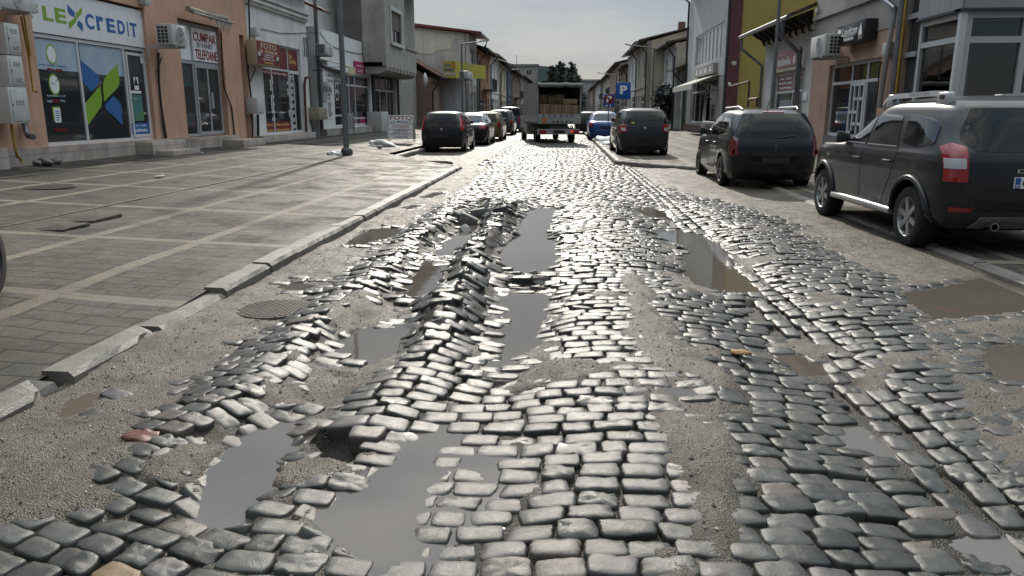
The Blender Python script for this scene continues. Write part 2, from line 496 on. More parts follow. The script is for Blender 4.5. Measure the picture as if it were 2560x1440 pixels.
# kind of stone: smooth grey granite / brown-grey / reddish / rough broken
u = RNG.random(Ns)
base = np.array([.046, .047, .043])[None] * RNG.uniform(.55, 1.4, Ns)[:, None]
brown = u > .90
base[brown] = np.array([.095, .080, .068]) * RNG.uniform(.7, 1.2, brown.sum())[:, None]
violet = (u > .84) & ~brown
base[violet] = np.array([.072, .064, .066]) * RNG.uniform(.8, 1.2, violet.sum())[:, None]
rc = np.array(G(365, 1098))
red = np.argmin((S[:, 0] - rc[0]) ** 2 + (S[:, 1] - rc[1]) ** 2 + 9. * (Dc > .45) + 9. * (S[:, 2] < .15))
base[red] = (.13, .045, .035); keep[red] = True; zc[red] = max(zc[red], Fc[red] + .02)
oc = np.array(G(275, 1420)); och = np.argmin((S[:, 0] - oc[0]) ** 2 + (S[:, 1] - oc[1]) ** 2)
base[och] = (.17, .11, .06); keep[och] = True; zc[och] = max(zc[och], Fc[och] + .015)
broken = (RNG.random(Ns) < .14)
S, zc, tx, ty, base, broken, Dc, Lc, Fc, pdist, pkind, lvl = (a[keep] for a in (S, zc, tx, ty, base, broken, Dc, Lc, Fc, pdist, pkind, lvl))
red_i = int(np.argmin((S[:, 0] - rc[0]) ** 2 + (S[:, 1] - rc[1]) ** 2)); och_i = int(np.argmin((S[:, 0] - oc[0]) ** 2 + (S[:, 1] - oc[1]) ** 2))
Ns = len(S)

def sett_batch(sel, nang, rings, amp=1.0):
    """verts (n, k, 3) of rounded worn stones and the faces of one"""
    n = len(sel)
    th = (np.arange(nang) + .5) / nang * 2 * math.pi
    # more points toward the corners
    ex = 7.5
    cx, sy = np.cos(th), np.sin(th)
    r0 = (np.abs(cx) ** ex + np.abs(sy) ** ex) ** (-1 / ex)
    ux, uy = cx * r0, sy * r0
    jit = RNG.normal(0, .075, (n, 4, 2)) * amp
    edgew = RNG.random((n, 1)) * 50
    a = S[sel, 2] / 2; b = S[sel, 3] / 2
    phase = RNG.random((n, 3)) * 6.28
    V = []
    nk = 1 + len(rings) * nang
    P = np.zeros((n, nk, 3))
    dome = RNG.uniform(.000, .005, n)[:, None]
    bk = broken[sel][:, None]
    cen = RNG.normal(0, .12, (n, 2))
    P[:, 0, 2] = 0
    for k, (rr, dz, side) in enumerate(rings):
        wavy = 1 + (.02 * np.sin(3 * th[None] + phase[:, :1]) + .10 * (vnoise(ux[None] * 2.2 + edgew, uy[None] * 2.2 + edgew, 65) - .55) + .07 * (vnoise(ux[None] * 6 + edgew, uy[None] * 6, 66) - .5)) * amp
        if not side: wavy = 1 + (wavy - 1) * rr
        X = ux[None] * rr * wavy; Y = uy[None] * rr * wavy
        # bilinear corner jitter
        fx, fy = (X + 1) / 2, (Y + 1) / 2
        for ci, (wx_, wy_) in enumerate(((0, 0), (1, 0), (1, 1), (0, 1))):
            wgt = (fx if wx_ else 1 - fx) * (fy if wy_ else 1 - fy)
            X = X + wgt * jit[:, ci, 0:1]; Y = Y + wgt * jit[:, ci, 1:2]
        px, py = X * a[:, None], Y * b[:, None]
        z = -dome * rr ** 2 + dz
        if not side:
            w = S[sel, 0][:, None] * 7
            lump = (vnoise(px * 22 + w, py * 22 + S[sel, 1][:, None] * 5, 60) - .5) * (.0055 + .013 * bk) * amp
            lump = lump + (vnoise(px * 60 + w, py * 60, 61) - .5) * (.002 + .010 * bk) - .007 * np.clip(vnoise(px * 34 + w * 3, py * 34 + w, 67) - .72, 0, 1) * 3 * (rr > .6)
            z = z + lump
        P[:, 1 + k * nang:1 + (k + 1) * nang, 0] = px
        P[:, 1 + k * nang:1 + (k + 1) * nang, 1] = py
        P[:, 1 + k * nang:1 + (k + 1) * nang, 2] = z
    F3 = np.stack([np.zeros(nang, int), 1 + np.arange(nang), 1 + (np.arange(nang) + 1) % nang], 1)
    F4 = []
    for k in range(len(rings) - 1):
        o0, o1 = 1 + k * nang, 1 + (k + 1) * nang
        i = np.arange(nang); j = (i + 1) % nang
        F4.append(np.stack([o0 + i, o1 + i, o1 + j, o0 + j], 1))
    return P, F3, np.concatenate(F4)
def place(P, sel, world=True):
    r = S[sel, 4]; c, s = np.cos(r)[:, None], np.sin(r)[:, None]
    x = P[..., 0] * c - P[..., 1] * s; y = P[..., 0] * s + P[..., 1] * c; z = P[..., 2]
    # tilt about y by tx, about x by ty (true rotations)
    A = np.arctan(tx[sel])[:, None]; B = np.arctan(ty[sel])[:, None]
    x2 = x * np.cos(A) - z * np.sin(A); z2 = x * np.sin(A) + z * np.cos(A)
    y3 = y * np.cos(B) - z2 * np.sin(B); z3 = y * np.sin(B) + z2 * np.cos(B)
    Q = np.stack([x2, y3, z3], -1)
    if world:
        Q = Q + np.stack([S[sel, 0], S[sel, 1], zc[sel]], -1)[:, None, :]
    return Q
m_sett = bpy.data.materials.new('wet_granite_sett')
n_, l_, b_ = nodes_of(m_sett)
g_ = n_.new('ShaderNodeNewGeometry')
at_ = n_.new('ShaderNodeAttribute'); at_.attribute_name = 'tint'
def _tn(s, d, r=.6):
    t = n_.new('ShaderNodeTexNoise'); t.inputs['Scale'].default_value = s; t.inputs['Detail'].default_value = d; t.inputs['Roughness'].default_value = r
    l_.new(g_.outputs['Position'], t.inputs['Vector']); return t
t1, t2, t3 = _tn(190, 3, .75), _tn(14, 6, .7), _tn(38, 5, .65)
r1 = n_.new('ShaderNodeMapRange'); r1.inputs['From Min'].default_value = .3; r1.inputs['From Max'].default_value = .7; r1.inputs['To Min'].default_value = .55; r1.inputs['To Max'].default_value = 1.5
l_.new(t1.outputs['Fac'], r1.inputs['Value'])
mx = n_.new('ShaderNodeMixRGB'); mx.blend_type = 'MULTIPLY'; mx.inputs[0].default_value = 1
l_.new(at_.outputs['Color'], mx.inputs[1]); l_.new(r1.outputs[0], mx.inputs[2])
r2 = n_.new('ShaderNodeMapRange'); r2.inputs['From Min'].default_value = .52; r2.inputs['From Max'].default_value = .70; r2.inputs['To Max'].default_value = .75
l_.new(t2.outputs['Fac'], r2.inputs['Value'])
m2 = n_.new('ShaderNodeMixRGB'); m2.inputs[2].default_value = (.085, .074, .058, 1)
l_.new(r2.outputs[0], m2.inputs[0]); l_.new(mx.outputs[0], m2.inputs[1]); l_.new(m2.outputs[0], b_.inputs['Base Color'])
r3 = n_.new('ShaderNodeMapRange'); r3.inputs['From Min'].default_value = .3; r3.inputs['From Max'].default_value = .7; r3.inputs['To Min'].default_value = .24; r3.inputs['To Max'].default_value = .50
l_.new(t2.outputs['Fac'], r3.inputs['Value']); l_.new(r3.outputs[0], b_.inputs['Roughness'])
b_.inputs['Specular IOR Level'].default_value = .42
ad = n_.new('ShaderNodeMath'); ad.operation = 'ADD'
l_.new(t1.outputs['Fac'], ad.inputs[0]); l_.new(t3.outputs['Fac'], ad.inputs[1])
bp_ = n_.new('ShaderNodeBump'); bp_.inputs['Strength'].default_value = .42; bp_.inputs['Distance'].default_value = .0045
l_.new(ad.outputs[0], bp_.inputs['Height']); l_.new(bp_.outputs[0], b_.inputs['Normal'])

# nearest 300 in the picture: one object each
axis = S[:, 1] * math.cos(TILT) * math.cos(YAW) + (CAMH - zc) * math.sin(TILT) - S[:, 0] * math.sin(YAW) * math.cos(TILT)
side = S[:, 0] * math.cos(YAW) + S[:, 1] * math.sin(YAW)
updn = S[:, 1] * math.cos(YAW) * math.sin(TILT) * -1 + (zc - CAMH) * math.cos(TILT) + S[:, 0] * math.sin(YAW) * math.sin(TILT)
ppx = CXP + side / axis * FPX; ppy = CYP - updn / axis * FPX
vis = (ppx > -60) & (ppx < 2620) & (ppy < 1500) & (zc - np.maximum(Fc, lvl * (pdist < 0) - 9 * (pdist >= 0)) > -.004)
area = S[:, 2] * S[:, 3] * CAMH / axis ** 3 * vis
order = np.argsort(-area)
near_sel = order[:300]
rest = np.setdiff1d(np.arange(Ns), near_sel)
RING_HI = [(.2, 0, 0), (.4, 0, 0), (.58, 0, 0), (.72, 0, 0), (.84, 0, 0), (.93, -.0003, 0), (.968, -.002, 0), (.988, -.0055, 0), (1.0, -.012, 1), (1.0, -.028, 1), (.99, -.05, 1), (.93, -.11, 1)]
RING_MD = [(.5, 0, 0), (.9, 0, 0), (.968, -.003, 0), (1.0, -.011, 1), (1.0, -.03, 1), (.96, -.09, 1)]
RING_LO = [(.8, 0, 0), (.96, -.006, 1), (1., -.06, 1)]
P, F3, F4 = sett_batch(near_sel, 44, RING_HI)
Q = place(P, near_sel, world=False)
for i, k in enumerate(near_sel):
    t4 = np.ones((P.shape[1], 4)); t4[:, :3] = base[k]
    me = np_mesh('cobblestone', Q[i], [F3, F4], m_sett, True, t4)
    o = link_mesh('cobblestone', me)
    o.location = (S[k, 0], S[k, 1], zc[k])
    x_ = S[k, 0]
    if k == red_i: lab = 'single brick red cobblestone among the grey ones'
    elif k == och_i: lab = 'single ochre cobblestone at the near edge of the road'
    else:
        st = 'rough broken' if broken[k] else ('brownish' if base[k, 0] > base[k, 2] * 1.2 else 'smooth grey')
        wet = pdist[k] < .0
        if wet and pkind[k] == 1: wh = 'standing out of the wide muddy puddle'
        elif pdist[k] < .13 and pkind[k] < 3: wh = 'on the rim of a muddy puddle'
        elif S[k, 5] == 1: wh = 'laid lengthwise in the gutter line'
        elif Dc[k] > .5: wh = 'half buried in wet grit'
        elif x_ < -1.0: wh = 'in the near rows on the kerb side of the ruts'
        elif x_ < .85: wh = 'in the near rows along the middle of the road'
        else: wh = 'in the near rows toward the parked off-road car'
        lab = f'{st} wet cobblestone {wh}'
    tag(o, lab, 'cobblestone', lab.replace('cobblestone', 'cobblestones') if 'single' not in lab else None)
def stuff(sel, nang, rings, name, label):
    P, F3, F4 = sett_batch(sel, nang, rings)
    Q = place(P, sel)
    n, k = Q.shape[:2]
    off = (np.arange(n) * k)[:, None, None]
    t4 = np.ones((n, k, 4)); t4[..., :3] = base[sel][:, None]
    return Q.reshape(-1, 3), [(F3[None] + off).reshape(-1, 3), (F4[None] + off).reshape(-1, 4)], t4.reshape(-1, 4)
mid = rest[S[rest, 1] < 13]; far = rest[S[rest, 1] >= 13]
Va, Fa, Ta = stuff(mid, 20, RING_MD, '', '')
Vb, Fb, Tb = stuff(far, 10, RING_LO, '', '')
me = np_mesh('cobblestones', np.concatenate([Va, Vb]), Fa + [f + len(Va) for f in Fb], m_sett, True, np.concatenate([Ta, Tb]))
tag(link_mesh('cobblestones', me), 'wet cobblestones of the street stretching away beyond the nearest rows', 'cobblestones', kind='stuff')

# ---- loose grit: small chips lying on the muddy patches
ng = 34000
gx_ = RNG.uniform(-2.7, 3.9, ng); gy_ = 1.9 + 9.5 * RNG.random(ng) ** 1.9
Hg, Fg_, Dg, _ = surfaces(gx_.copy(), gy_.copy())
pd_ = np.full(ng, 9.)
for poly, dep, kind in PUD: pd_ = np.minimum(pd_, sdf(poly, gx_, gy_))
ok = (RNG.random(ng) < .05 + .95 * Dg) & (pd_ > .03)
gx_, gy_, gz_ = gx_[ok], gy_[ok], Fg_[ok]; ng = len(gx_)
gs_ = np.exp(RNG.normal(math.log(.0036), .45, ng)).clip(.0018, .013)
oct_ = np.array([[1, 0, 0], [-1, 0, 0], [0, 1, 0], [0, -1, 0], [0, 0, .7], [0, 0, -.7]], float)
VV = oct_[None] * gs_[:, None, None] * RNG.uniform(.6, 1.4, (ng, 6, 1))
an = RNG.random(ng) * 6.28; ca, sa = np.cos(an)[:, None], np.sin(an)[:, None]
VV = np.stack([VV[..., 0] * ca - VV[..., 1] * sa, VV[..., 0] * sa + VV[..., 1] * ca, VV[..., 2]], -1) + np.stack([gx_, gy_, gz_ + .003], 1)[:, None]
fo_ = np.array([[0, 2, 4], [2, 1, 4], [1, 3, 4], [3, 0, 4], [2, 0, 5], [1, 2, 5], [3, 1, 5], [0, 3, 5]])
tg = np.ones((ng, 6, 4)); tg[..., :3] = (np.array([.17, .15, .12])[None] * np.exp(RNG.normal(0, .4, ng))[:, None])[:, None]
me = np_mesh('gravel', VV.reshape(-1, 3), [(fo_[None] + 6 * np.arange(ng)[:, None, None]).reshape(-1, 3)], m_sett, False, tg.reshape(-1, 4))
tag(link_mesh('gravel', me), 'loose grit and stone chips scattered over the muddy patches of the road', 'gravel', kind='stuff')
# ================================================================== mesh building helpers
class FR:
    """a vertical plane: s along it, n out of it toward the viewer, z up"""
    def __init__(self, side, at):
        self.side, self.at = side, at
    def P(self, s, n, z):
        if self.side == 'L': return (self.at + n, s, z)
        if self.side == 'R': return (self.at - n, s, z)
        return (s, self.at - n, z)
    def px(self, x, y, n=0.):
        if self.side == 'L': return PX(x, y, self.at + n)
        if self.side == 'R': return PX(x, y, self.at - n)
        return PY(x, y, self.at - n)
    def rect(self, Z, tl, br, n=0.):
        """TL and BR corners (as seen) measured in a zoomed view -> s0, s1, z0, z1"""
        a = self.px(*Z(*tl), n); b = self.px(*Z(*br), n)
        return min(a[0], b[0]), max(a[0], b[0]), min(a[1], b[1]), max(a[1], b[1])
    def text_axes(self):
        return {'L': ((0, 1, 0), (1, 0, 0)), 'R': ((0, -1, 0), (-1, 0, 0)), 'F': ((1, 0, 0), (0, -1, 0))}[self.side]
Z0 = lambda x, y: (x, y)
Z1 = lambda x, y: (x * .2917, y * .2917)
Z2 = lambda x, y: (600 + x * .2778, y * .2778)
Z3 = lambda x, y: (940 + x * .25, 40 + y * .25)
Z4 = lambda x, y: (1220 + x * .1806, 120 + y * .1806)
Z5 = lambda x, y: (1440 + x * .2638, 40 + y * .2638)
Z6 = lambda x, y: (1640 + x / 3, y / 3)
Z7 = lambda x, y: (2060 + x * .2222, y * .2222)

class MB:
    def __init__(self):
        self.v, self.f, self.m = [], [], []
    def face(self, pts, mi=0):
        i = len(self.v); self.v += [tuple(p) for p in pts]; self.f.append(tuple(range(i, i + len(pts)))); self.m.append(mi)
    def hexa(self, p, mi=0):
        """8 points: bottom ring of four, top ring of four"""
        i = len(self.v); self.v += [tuple(q) for q in p]
        for q in ((0, 3, 2, 1), (4, 5, 6, 7), (0, 1, 5, 4), (1, 2, 6, 5), (2, 3, 7, 6), (3, 0, 4, 7)):
            self.f.append(tuple(i + k for k in q)); self.m.append(mi)
    def box(self, x0, x1, y0, y1, z0, z1, mi=0):
        self.hexa([(x0, y0, z0), (x1, y0, z0), (x1, y1, z0), (x0, y1, z0), (x0, y0, z1), (x1, y0, z1), (x1, y1, z1), (x0, y1, z1)], mi)
    def fb(self, fr, s0, s1, n0, n1, z0, z1, mi=0):
        P = fr.P
        self.hexa([P(s0, n0, z0), P(s1, n0, z0), P(s1, n1, z0), P(s0, n1, z0), P(s0, n0, z1), P(s1, n0, z1), P(s1, n1, z1), P(s0, n1, z1)], mi)
    def prism(self, pts, vec, mi=0):
        """planar outline pushed along vec"""
        n = len(pts); i = len(self.v)
        self.v += [tuple(p) for p in pts] + [tuple(a + b for a, b in zip(p, vec)) for p in pts]
        self.f.append(tuple(range(i, i + n))); self.m.append(mi)
        self.f.append(tuple(range(i + 2 * n - 1, i + n - 1, -1))); self.m.append(mi)
        for k in range(n):
            j = (k + 1) % n
            self.f.append((i + k, i + n + k, i + n + j, i + j)); self.m.append(mi)
    def tube(self, pts, r, n=8, mi=0, caps=True, r1=None):
        pts = [Vector(p) for p in pts]
        rings = []
        up = Vector((0, 0, 1))
        for k, p in enumerate(pts):
            d = (pts[min(k + 1, len(pts) - 1)] - pts[max(k - 1, 0)]).normalized()
            ref = up if abs(d.z) < .95 else Vector((1, 0, 0))
            a = d.cross(ref).normalized(); b = a.cross(d).normalized()
            rr = r if r1 is None else r + (r1 - r) * k / (len(pts) - 1)
            i = len(self.v)
            self.v += [tuple(p + a * (rr * math.cos(t)) + b * (rr * math.sin(t))) for t in (2 * math.pi * j / n for j in range(n))]
            rings.append(i)
        for i, j in zip(rings, rings[1:]):
            for k in range(n):
                q = (k + 1) % n
                self.f.append((i + k, i + q, j + q, j + k)); self.m.append(mi)
        if caps:
            self.f.append(tuple(rings[0] + k for k in range(n))[::-1]); self.m.append(mi)
            self.f.append(tuple(rings[-1] + k for k in range(n))); self.m.append(mi)
    def lathe(self, prof, c, axis='z', n=24, mi=0, cap=True):
        """profile of (radius, height) turned about an axis through c"""
        rings = []
        for r, h in prof:
            i = len(self.v)
            for k in range(n):
                a = 2 * math.pi * k / n; u, w = r * math.cos(a), r * math.sin(a)
                self.v.append({'z': (c[0] + u, c[1] + w, c[2] + h), 'x': (c[0] + h, c[1] + u, c[2] + w), 'y': (c[0] + u, c[1] + h, c[2] + w)}[axis])
            rings.append(i)
        for i, j in zip(rings, rings[1:]):
            for k in range(n):
                q = (k + 1) % n
                self.f.append((i + k, i + q, j + q, j + k)); self.m.append(mi)
        if cap and prof[0][0] > 1e-4: self.f.append(tuple(rings[0] + k for k in range(n))); self.m.append(mi)
        if cap and prof[-1][0] > 1e-4: self.f.append(tuple(rings[-1] + k for k in range(n))); self.m.append(mi)
    def build(self, name, mats, parent=None, label=None, smooth=False, bevel=0., local=False, angle=40, segs=2):
        if not isinstance(mats, (list, tuple)): mats = [mats]
        V = self.v
        if parent is not None and not local:
            L = root_of(parent).location
            V = [(x - L.x, y - L.y, z - L.z) for x, y, z in V]
        me = bpy.data.meshes.new(name)
        me.from_pydata(V, [], self.f)
        bm = bmesh.new(); bm.from_mesh(me)
        for f, mi in zip(bm.faces, self.m): f.material_index = mi
        bmesh.ops.remove_doubles(bm, verts=bm.verts, dist=1e-5)
        bmesh.ops.recalc_face_normals(bm, faces=bm.faces)
        if bevel > 0:
            es = [e for e in bm.edges if len(e.link_faces) == 2 and e.calc_face_angle(0) > .5]
            bmesh.ops.bevel(bm, geom=es, offset=bevel, segments=segs, profile=.5, affect='EDGES', clamp_overlap=True)
        if smooth or bevel > 0:
            for f in bm.faces: f.smooth = True
            for e in bm.edges:
                if len(e.link_faces) == 2 and e.calc_face_angle(0) > math.radians(angle): e.smooth = False
        bm.to_mesh(me); bm.free()
        for m in mats: me.materials.append(m)
        o = link_mesh(name, me, parent)
        if label: o['label'] = label
        return o

def text_mesh(s, bold=0.):
    c = bpy.data.curves.new('t', 'FONT')
    c.body = s; c.offset = bold; c.extrude = 0; c.resolution_u = 3; c.align_x = 'CENTER'
    o = bpy.data.objects.new('t', c); COL.objects.link(o)
    bpy.context.view_layer.update()
    me = bpy.data.meshes.new_from_object(o.evaluated_get(bpy.context.evaluated_depsgraph_get()))
    bpy.data.objects.remove(o); bpy.data.curves.remove(c)
    V = np.array([v.co[:2] for v in me.vertices]); F = [tuple(p.vertices) for p in me.polygons]
    bpy.data.meshes.remove(me)
    return V, F
def put_text(fr, s0, s1, z0, z1, n, string, mat, parent, name='lettering', bold=.01, slant=0., thick=.006, local_pts=None):
    """lettering filling a rectangle of a plane, as thin raised letters"""
    V, F = text_mesh(string, bold)
    if not len(V): return None
    lo, hi = V.min(0), V.max(0)
    U = (V - lo) / (hi - lo)
    mb = MB()
    for k, nn in ((0, n + thick), ):
        for u, v in U:
            uu = u + slant * v
            s = s0 + uu * (s1 - s0) if fr.side in 'LF' else s1 - uu * (s1 - s0)
            mb.v.append(fr.P(s, nn, z0 + v * (z1 - z0)))
    mb.f = list(F); mb.m = [0] * len(F)
    # walls of the letters, so that they have thickness
    from collections import Counter
    ed = Counter()
    for f in F:
        for a, b in zip(f, f[1:] + f[:1]): ed[tuple(sorted((a, b)))] += 1
    N = len(U)
    base_v = []
    for u, v in U:
        uu = u + slant * v
        s = s0 + uu * (s1 - s0) if fr.side in 'LF' else s1 - uu * (s1 - s0)
        base_v.append(fr.P(s, n - .002, z0 + v * (z1 - z0)))
    mb.v += base_v
    for (a, b), c in ed.items():
        if c == 1: mb.f.append((a, b, N + b, N + a)); mb.m.append(0)
    return mb.build(name, mat, parent)

def panel(fr, r, n0, n1, name, mat, parent, label=None, bevel=0.):
    mb = MB(); mb.fb(fr, r[0], r[1], n0, n1, r[2], r[3])
    return mb.build(name, mat, parent, label, bevel=bevel)
def window(fr, r, n, parent, cols=1, rows=1, fw=.06, mf=None, mg=None, name='window', deep=.07, split=None, pane='pane', label=None):
    """frame with bars standing in the plane n, its glazing a sub-part behind"""
    mf = mf or m_pvc; mg = mg or m_glass
    s0, s1, z0, z1 = r
    mb = MB()
    mb.fb(fr, s0, s0 + fw, n - deep, n, z0, z1); mb.fb(fr, s1 - fw, s1, n - deep, n, z0, z1)
    mb.fb(fr, s0 + fw, s1 - fw, n - deep, n, z0, z0 + fw); mb.fb(fr, s0 + fw, s1 - fw, n - deep, n, z1 - fw, z1)
    cs = [s0 + (s1 - s0) * k / cols for k in range(1, cols)] if not isinstance(cols, (list, tuple)) else [s0 + (s1 - s0) * c for c in cols]
    rs = [z0 + (z1 - z0) * k / rows for k in range(1, rows)] if not isinstance(rows, (list, tuple)) else [z0 + (z1 - z0) * c for c in rows]
    for c in cs: mb.fb(fr, c - fw / 2, c + fw / 2, n - deep + .003, n - .003, z0 + fw, z1 - fw)
    for c in rs: mb.fb(fr, s0 + fw, s1 - fw, n - deep + .006, n - .006, c - fw / 2, c + fw / 2)
    o = mb.build(name, mf, parent, label)
    g = MB(); g.fb(fr, s0 + fw * .5, s1 - fw * .5, n - deep + .012, n - deep + .03, z0 + fw * .5, z1 - fw * .5)
    g.build(pane, mg, o)
    return o
def wall(fr, s0, s1, z0, z1, holes, mat, parent, thick=.3, name='wall', n=0., label=None, mats2=None):
    """wall with real openings; holes are (s0, s1, z0, z1)"""
    mb = MB()
    ss = sorted({s0, s1, *[min(max(v, s0), s1) for h in holes for v in h[:2]]}); zs = sorted({z0, z1, *[min(max(v, z0), z1) for h in holes for v in h[2:]]})
    inh = lambda s, z: any(h[0] < s < h[1] and h[2] < z < h[3] for h in holes)
    P = fr.P
    for a, b in zip(ss, ss[1:]):
        for c, d in zip(zs, zs[1:]):
            if not inh((a + b) / 2, (c + d) / 2):
                mb.face([P(a, n, c), P(b, n, c), P(b, n, d), P(a, n, d)])
    for a, b, c, d in holes:
        a, b, c, d = max(a, s0), min(b, s1), max(c, z0), min(d, z1)
        for q in (((a, c), (a, d)), ((a, d), (b, d)), ((b, d), (b, c)), ((b, c), (a, c))):
            (p0, q0), (p1, q1) = q
            mb.face([P(p0, n, q0), P(p0, n - thick, q0), P(p1, n - thick, q1), P(p1, n, q1)])
    for q in (((s0, z0), (s0, z1)), ((s0, z1), (s1, z1)), ((s1, z1), (s1, z0))):
        (p0, q0), (p1, q1) = q
        mb.face([P(p0, n, q0), P(p0, n - thick, q0), P(p1, n - thick, q1), P(p1, n, q1)])
    mb.face([P(s0, n - thick - .001, z0), P(s1, n - thick - .001, z0), P(s1, n - thick - .001, z1), P(s0, n - thick - .001, z1)])
    o = mb.build(name, mat, parent, label)
    return o

m_glass = M('dark_window_glass', (.022, .024, .026), rough=.03, var=0)
m_pvc = M('white_window_plastic', (.62, .62, .62), rough=.4, var=.06)
m_alu = M('grey_aluminium', (.36, .37, .38), rough=.4, var=.06)
m_zinc = M('zinc_pipe', (.20, .21, .23), rough=.38, var=.2, metal=.6)
m_dkmet = M('dark_painted_metal', (.05, .053, .058), rough=.45, var=.1)
m_black = M('black_rubber', (.012, .012, .012), rough=.6, var=0)
m_white = M('white_paint', (.62, .62, .61), rough=.5, var=.08)
m_red = M('red_print', (.30, .018, .022), rough=.45, var=.05)
m_blue = M('blue_print', (.03, .13, .36), rough=.45, var=.03)
m_ink = M('black_print', (.02, .02, .022), rough=.5, var=0)
m_gold = M('gold_print', (.62, .42, .12), rough=.5, var=.03)
m_green = M('green_print', (.22, .40, .03), rough=.45, var=.03)
m_paper = M('white_paper', (.82, .82, .81), rough=.6, var=.05)

# ================================================================== THE SETTING: ground, pavements, kerbs
def zL(x): return .12 + (-2.75 - x) * .0366
def zR(x, y=30.):
    return .05 + .07 * sstep(18.5, 20.5, np.asarray(y, float)) + .10 * sstep(5.5, 8.0, np.asarray(x, float))
mb = MB(); mb.face([(-3000, -1500, -.6), (3000, -1500, -.6), (3000, 5000, -.6), (-3000, 5000, -.6)])
tag(mb.build('ground', M('bare_earth', (.10, .09, .075), rough=.9, var=.2, scale=.1)), 'bare ground under the town', 'ground', kind='structure')

# far carriageway
xs_f = np.linspace(-6.2, 8.0, 72); ys_f = [20.3]
while ys_f[-1] < 330: ys_f.append(ys_f[-1] * 1.02)
ys_f = np.array(ys_f); FX, FY = np.meshgrid(xs_f, ys_f)
zf = -.028 + .02 * fbm(FX * .7, FY * .5, 71) + .02 * fbm(FX * 2.5, FY * 2.0, 72) * (FY < 90)
zf = zf - .05 * np.exp(-(((FX + 4.4) / .9) ** 2 + ((FY - 22.2) / 1.6) ** 2))
idf = np.arange(FX.size).reshape(FX.shape)
tag(link_mesh('street', np_mesh('street', np.stack([FX.ravel(), FY.ravel(), zf.ravel()], 1), [np.stack([idf[:-1, :-1], idf[:-1, 1:], idf[1:, 1:], idf[1:, :-1]], -1).reshape(-1, 4)], m_grit)), 'wet far end of the cobbled street', 'street', kind='structure')
pb = [G(985, 393), G(1050, 378), G(1105, 388), G(1135, 408), G(1090, 411)]
tag(water_sheet(pb, -.035, .1), 'dark puddle at the mouth of the parking bay', 'puddle', kind='structure')

def paving_material(name, base, band, right=False):
    m = bpy.data.materials.new(name)
    n, l, b = nodes_of(m)
    geo = n.new('ShaderNodeNewGeometry'); sep = n.new('ShaderNodeSeparateXYZ'); l.new(geo.outputs['Position'], sep.inputs[0])
    def math_(op, a, v=None):
        t = n.new('ShaderNodeMath'); t.operation = op
        for k, q in enumerate((a, v)):
            if q is None: continue
            if isinstance(q, (int, float)): t.inputs[k].default_value = q
            else: l.new(q, t.inputs[k])
        return t.outputs[0]
    def noise(s, d=4, r=.6):
        t = n.new('ShaderNodeTexNoise'); t.inputs['Scale'].default_value = s; t.inputs['Detail'].default_value = d; t.inputs['Roughness'].default_value = r
        l.new(geo.outputs['Position'], t.inputs['Vector']); return t.outputs['Fac']
    def ramp(v, a, b_, c=0., d=1.):
        t = n.new('ShaderNodeMapRange'); t.inputs['From Min'].default_value = a; t.inputs['From Max'].default_value = b_
        t.inputs['To Min'].default_value = c; t.inputs['To Max'].default_value = d; l.new(v, t.inputs['Value']); return t.outputs[0]
    def band_at(v, off, per, half):
        f = math_('ABSOLUTE', math_('SUBTRACT', math_('FLOORED_MODULO', math_('ADD', v, off), per), per / 2))
        return ramp(f, half - .006, half + .006, 1., 0.)
    br = n.new('ShaderNodeTexBrick'); l.new(geo.outputs['Position'], br.inputs['Vector'])
    br.inputs['Scale'].default_value = 1; br.inputs['Brick Width'].default_value = .40; br.inputs['Row Height'].default_value = .2
    br.inputs['Mortar Size'].default_value = .011; br.inputs['Mortar Smooth'].default_value = .3; br.inputs['Bias'].default_value = -.2
    br.inputs['Color1'].default_value = (*base, 1); br.inputs['Color2'].default_value = (*[c * .36 for c in base], 1); br.inputs['Mortar'].default_value = (.02, .019, .017, 1)
    bands = math_('MAXIMUM', band_at(sep.outputs[0], 4.5, 1.2, .07), band_at(sep.outputs[1], .35, 2.3, .08))
    mx = n.new('ShaderNodeMixRGB'); mx.inputs[2].default_value = (*band, 1)
    bandf = math_('MULTIPLY', bands, ramp(noise(2.2), .25, .6, .45, .95))
    l.new(bandf, mx.inputs[0]); l.new(br.outputs['Color'], mx.inputs[1])
    sand = math_('MULTIPLY', math_('MULTIPLY', ramp(noise(.7, 9, .68), .34, .62), ramp(noise(9, 6, .7), .3, .62, .15, 1.)), ramp(math_('ABSOLUTE', math_('ADD', sep.outputs[0], 1.)), 7.5, 4.5, .25, 1.))
    m2 = n.new('ShaderNodeMixRGB'); m2.inputs[2].default_value = (.165, .138, .105, 1)
    l.new(math_('MULTIPLY', math_('MULTIPLY', sand, .75), ramp(br.outputs['Fac'], 0., 1., 1., .35)), m2.inputs[0]); l.new(mx.outputs[0], m2.inputs[1])
    m3 = n.new('ShaderNodeMixRGB'); m3.blend_type = 'MULTIPLY'; m3.inputs[0].default_value = 1
    l.new(m2.outputs[0], m3.inputs[1]); l.new(ramp(noise(75, 5, .8), .30, .70, .35, 1.65), m3.inputs[2])
    l.new(m3.outputs[0], b.inputs['Base Color'])
    l.new(ramp(noise(1.6, 7, .7), .35, .65, .38, .85), b.inputs['Roughness']); b.inputs['Specular IOR Level'].default_value = .18
    hgt = math_('ADD', math_('MULTIPLY', br.outputs['Fac'], -.8), math_('MULTIPLY', noise(150, 3), .5))
    bp = n.new('ShaderNodeBump'); bp.inputs['Strength'].default_value = .6; bp.inputs['Distance'].default_value = .006
    l.new(hgt, bp.inputs['Height']); l.new(bp.outputs[0], b.inputs['Normal'])
    return m
m_pave = paving_material('dark_paving_blocks', (.055, .051, .046), (.19, .165, .13))
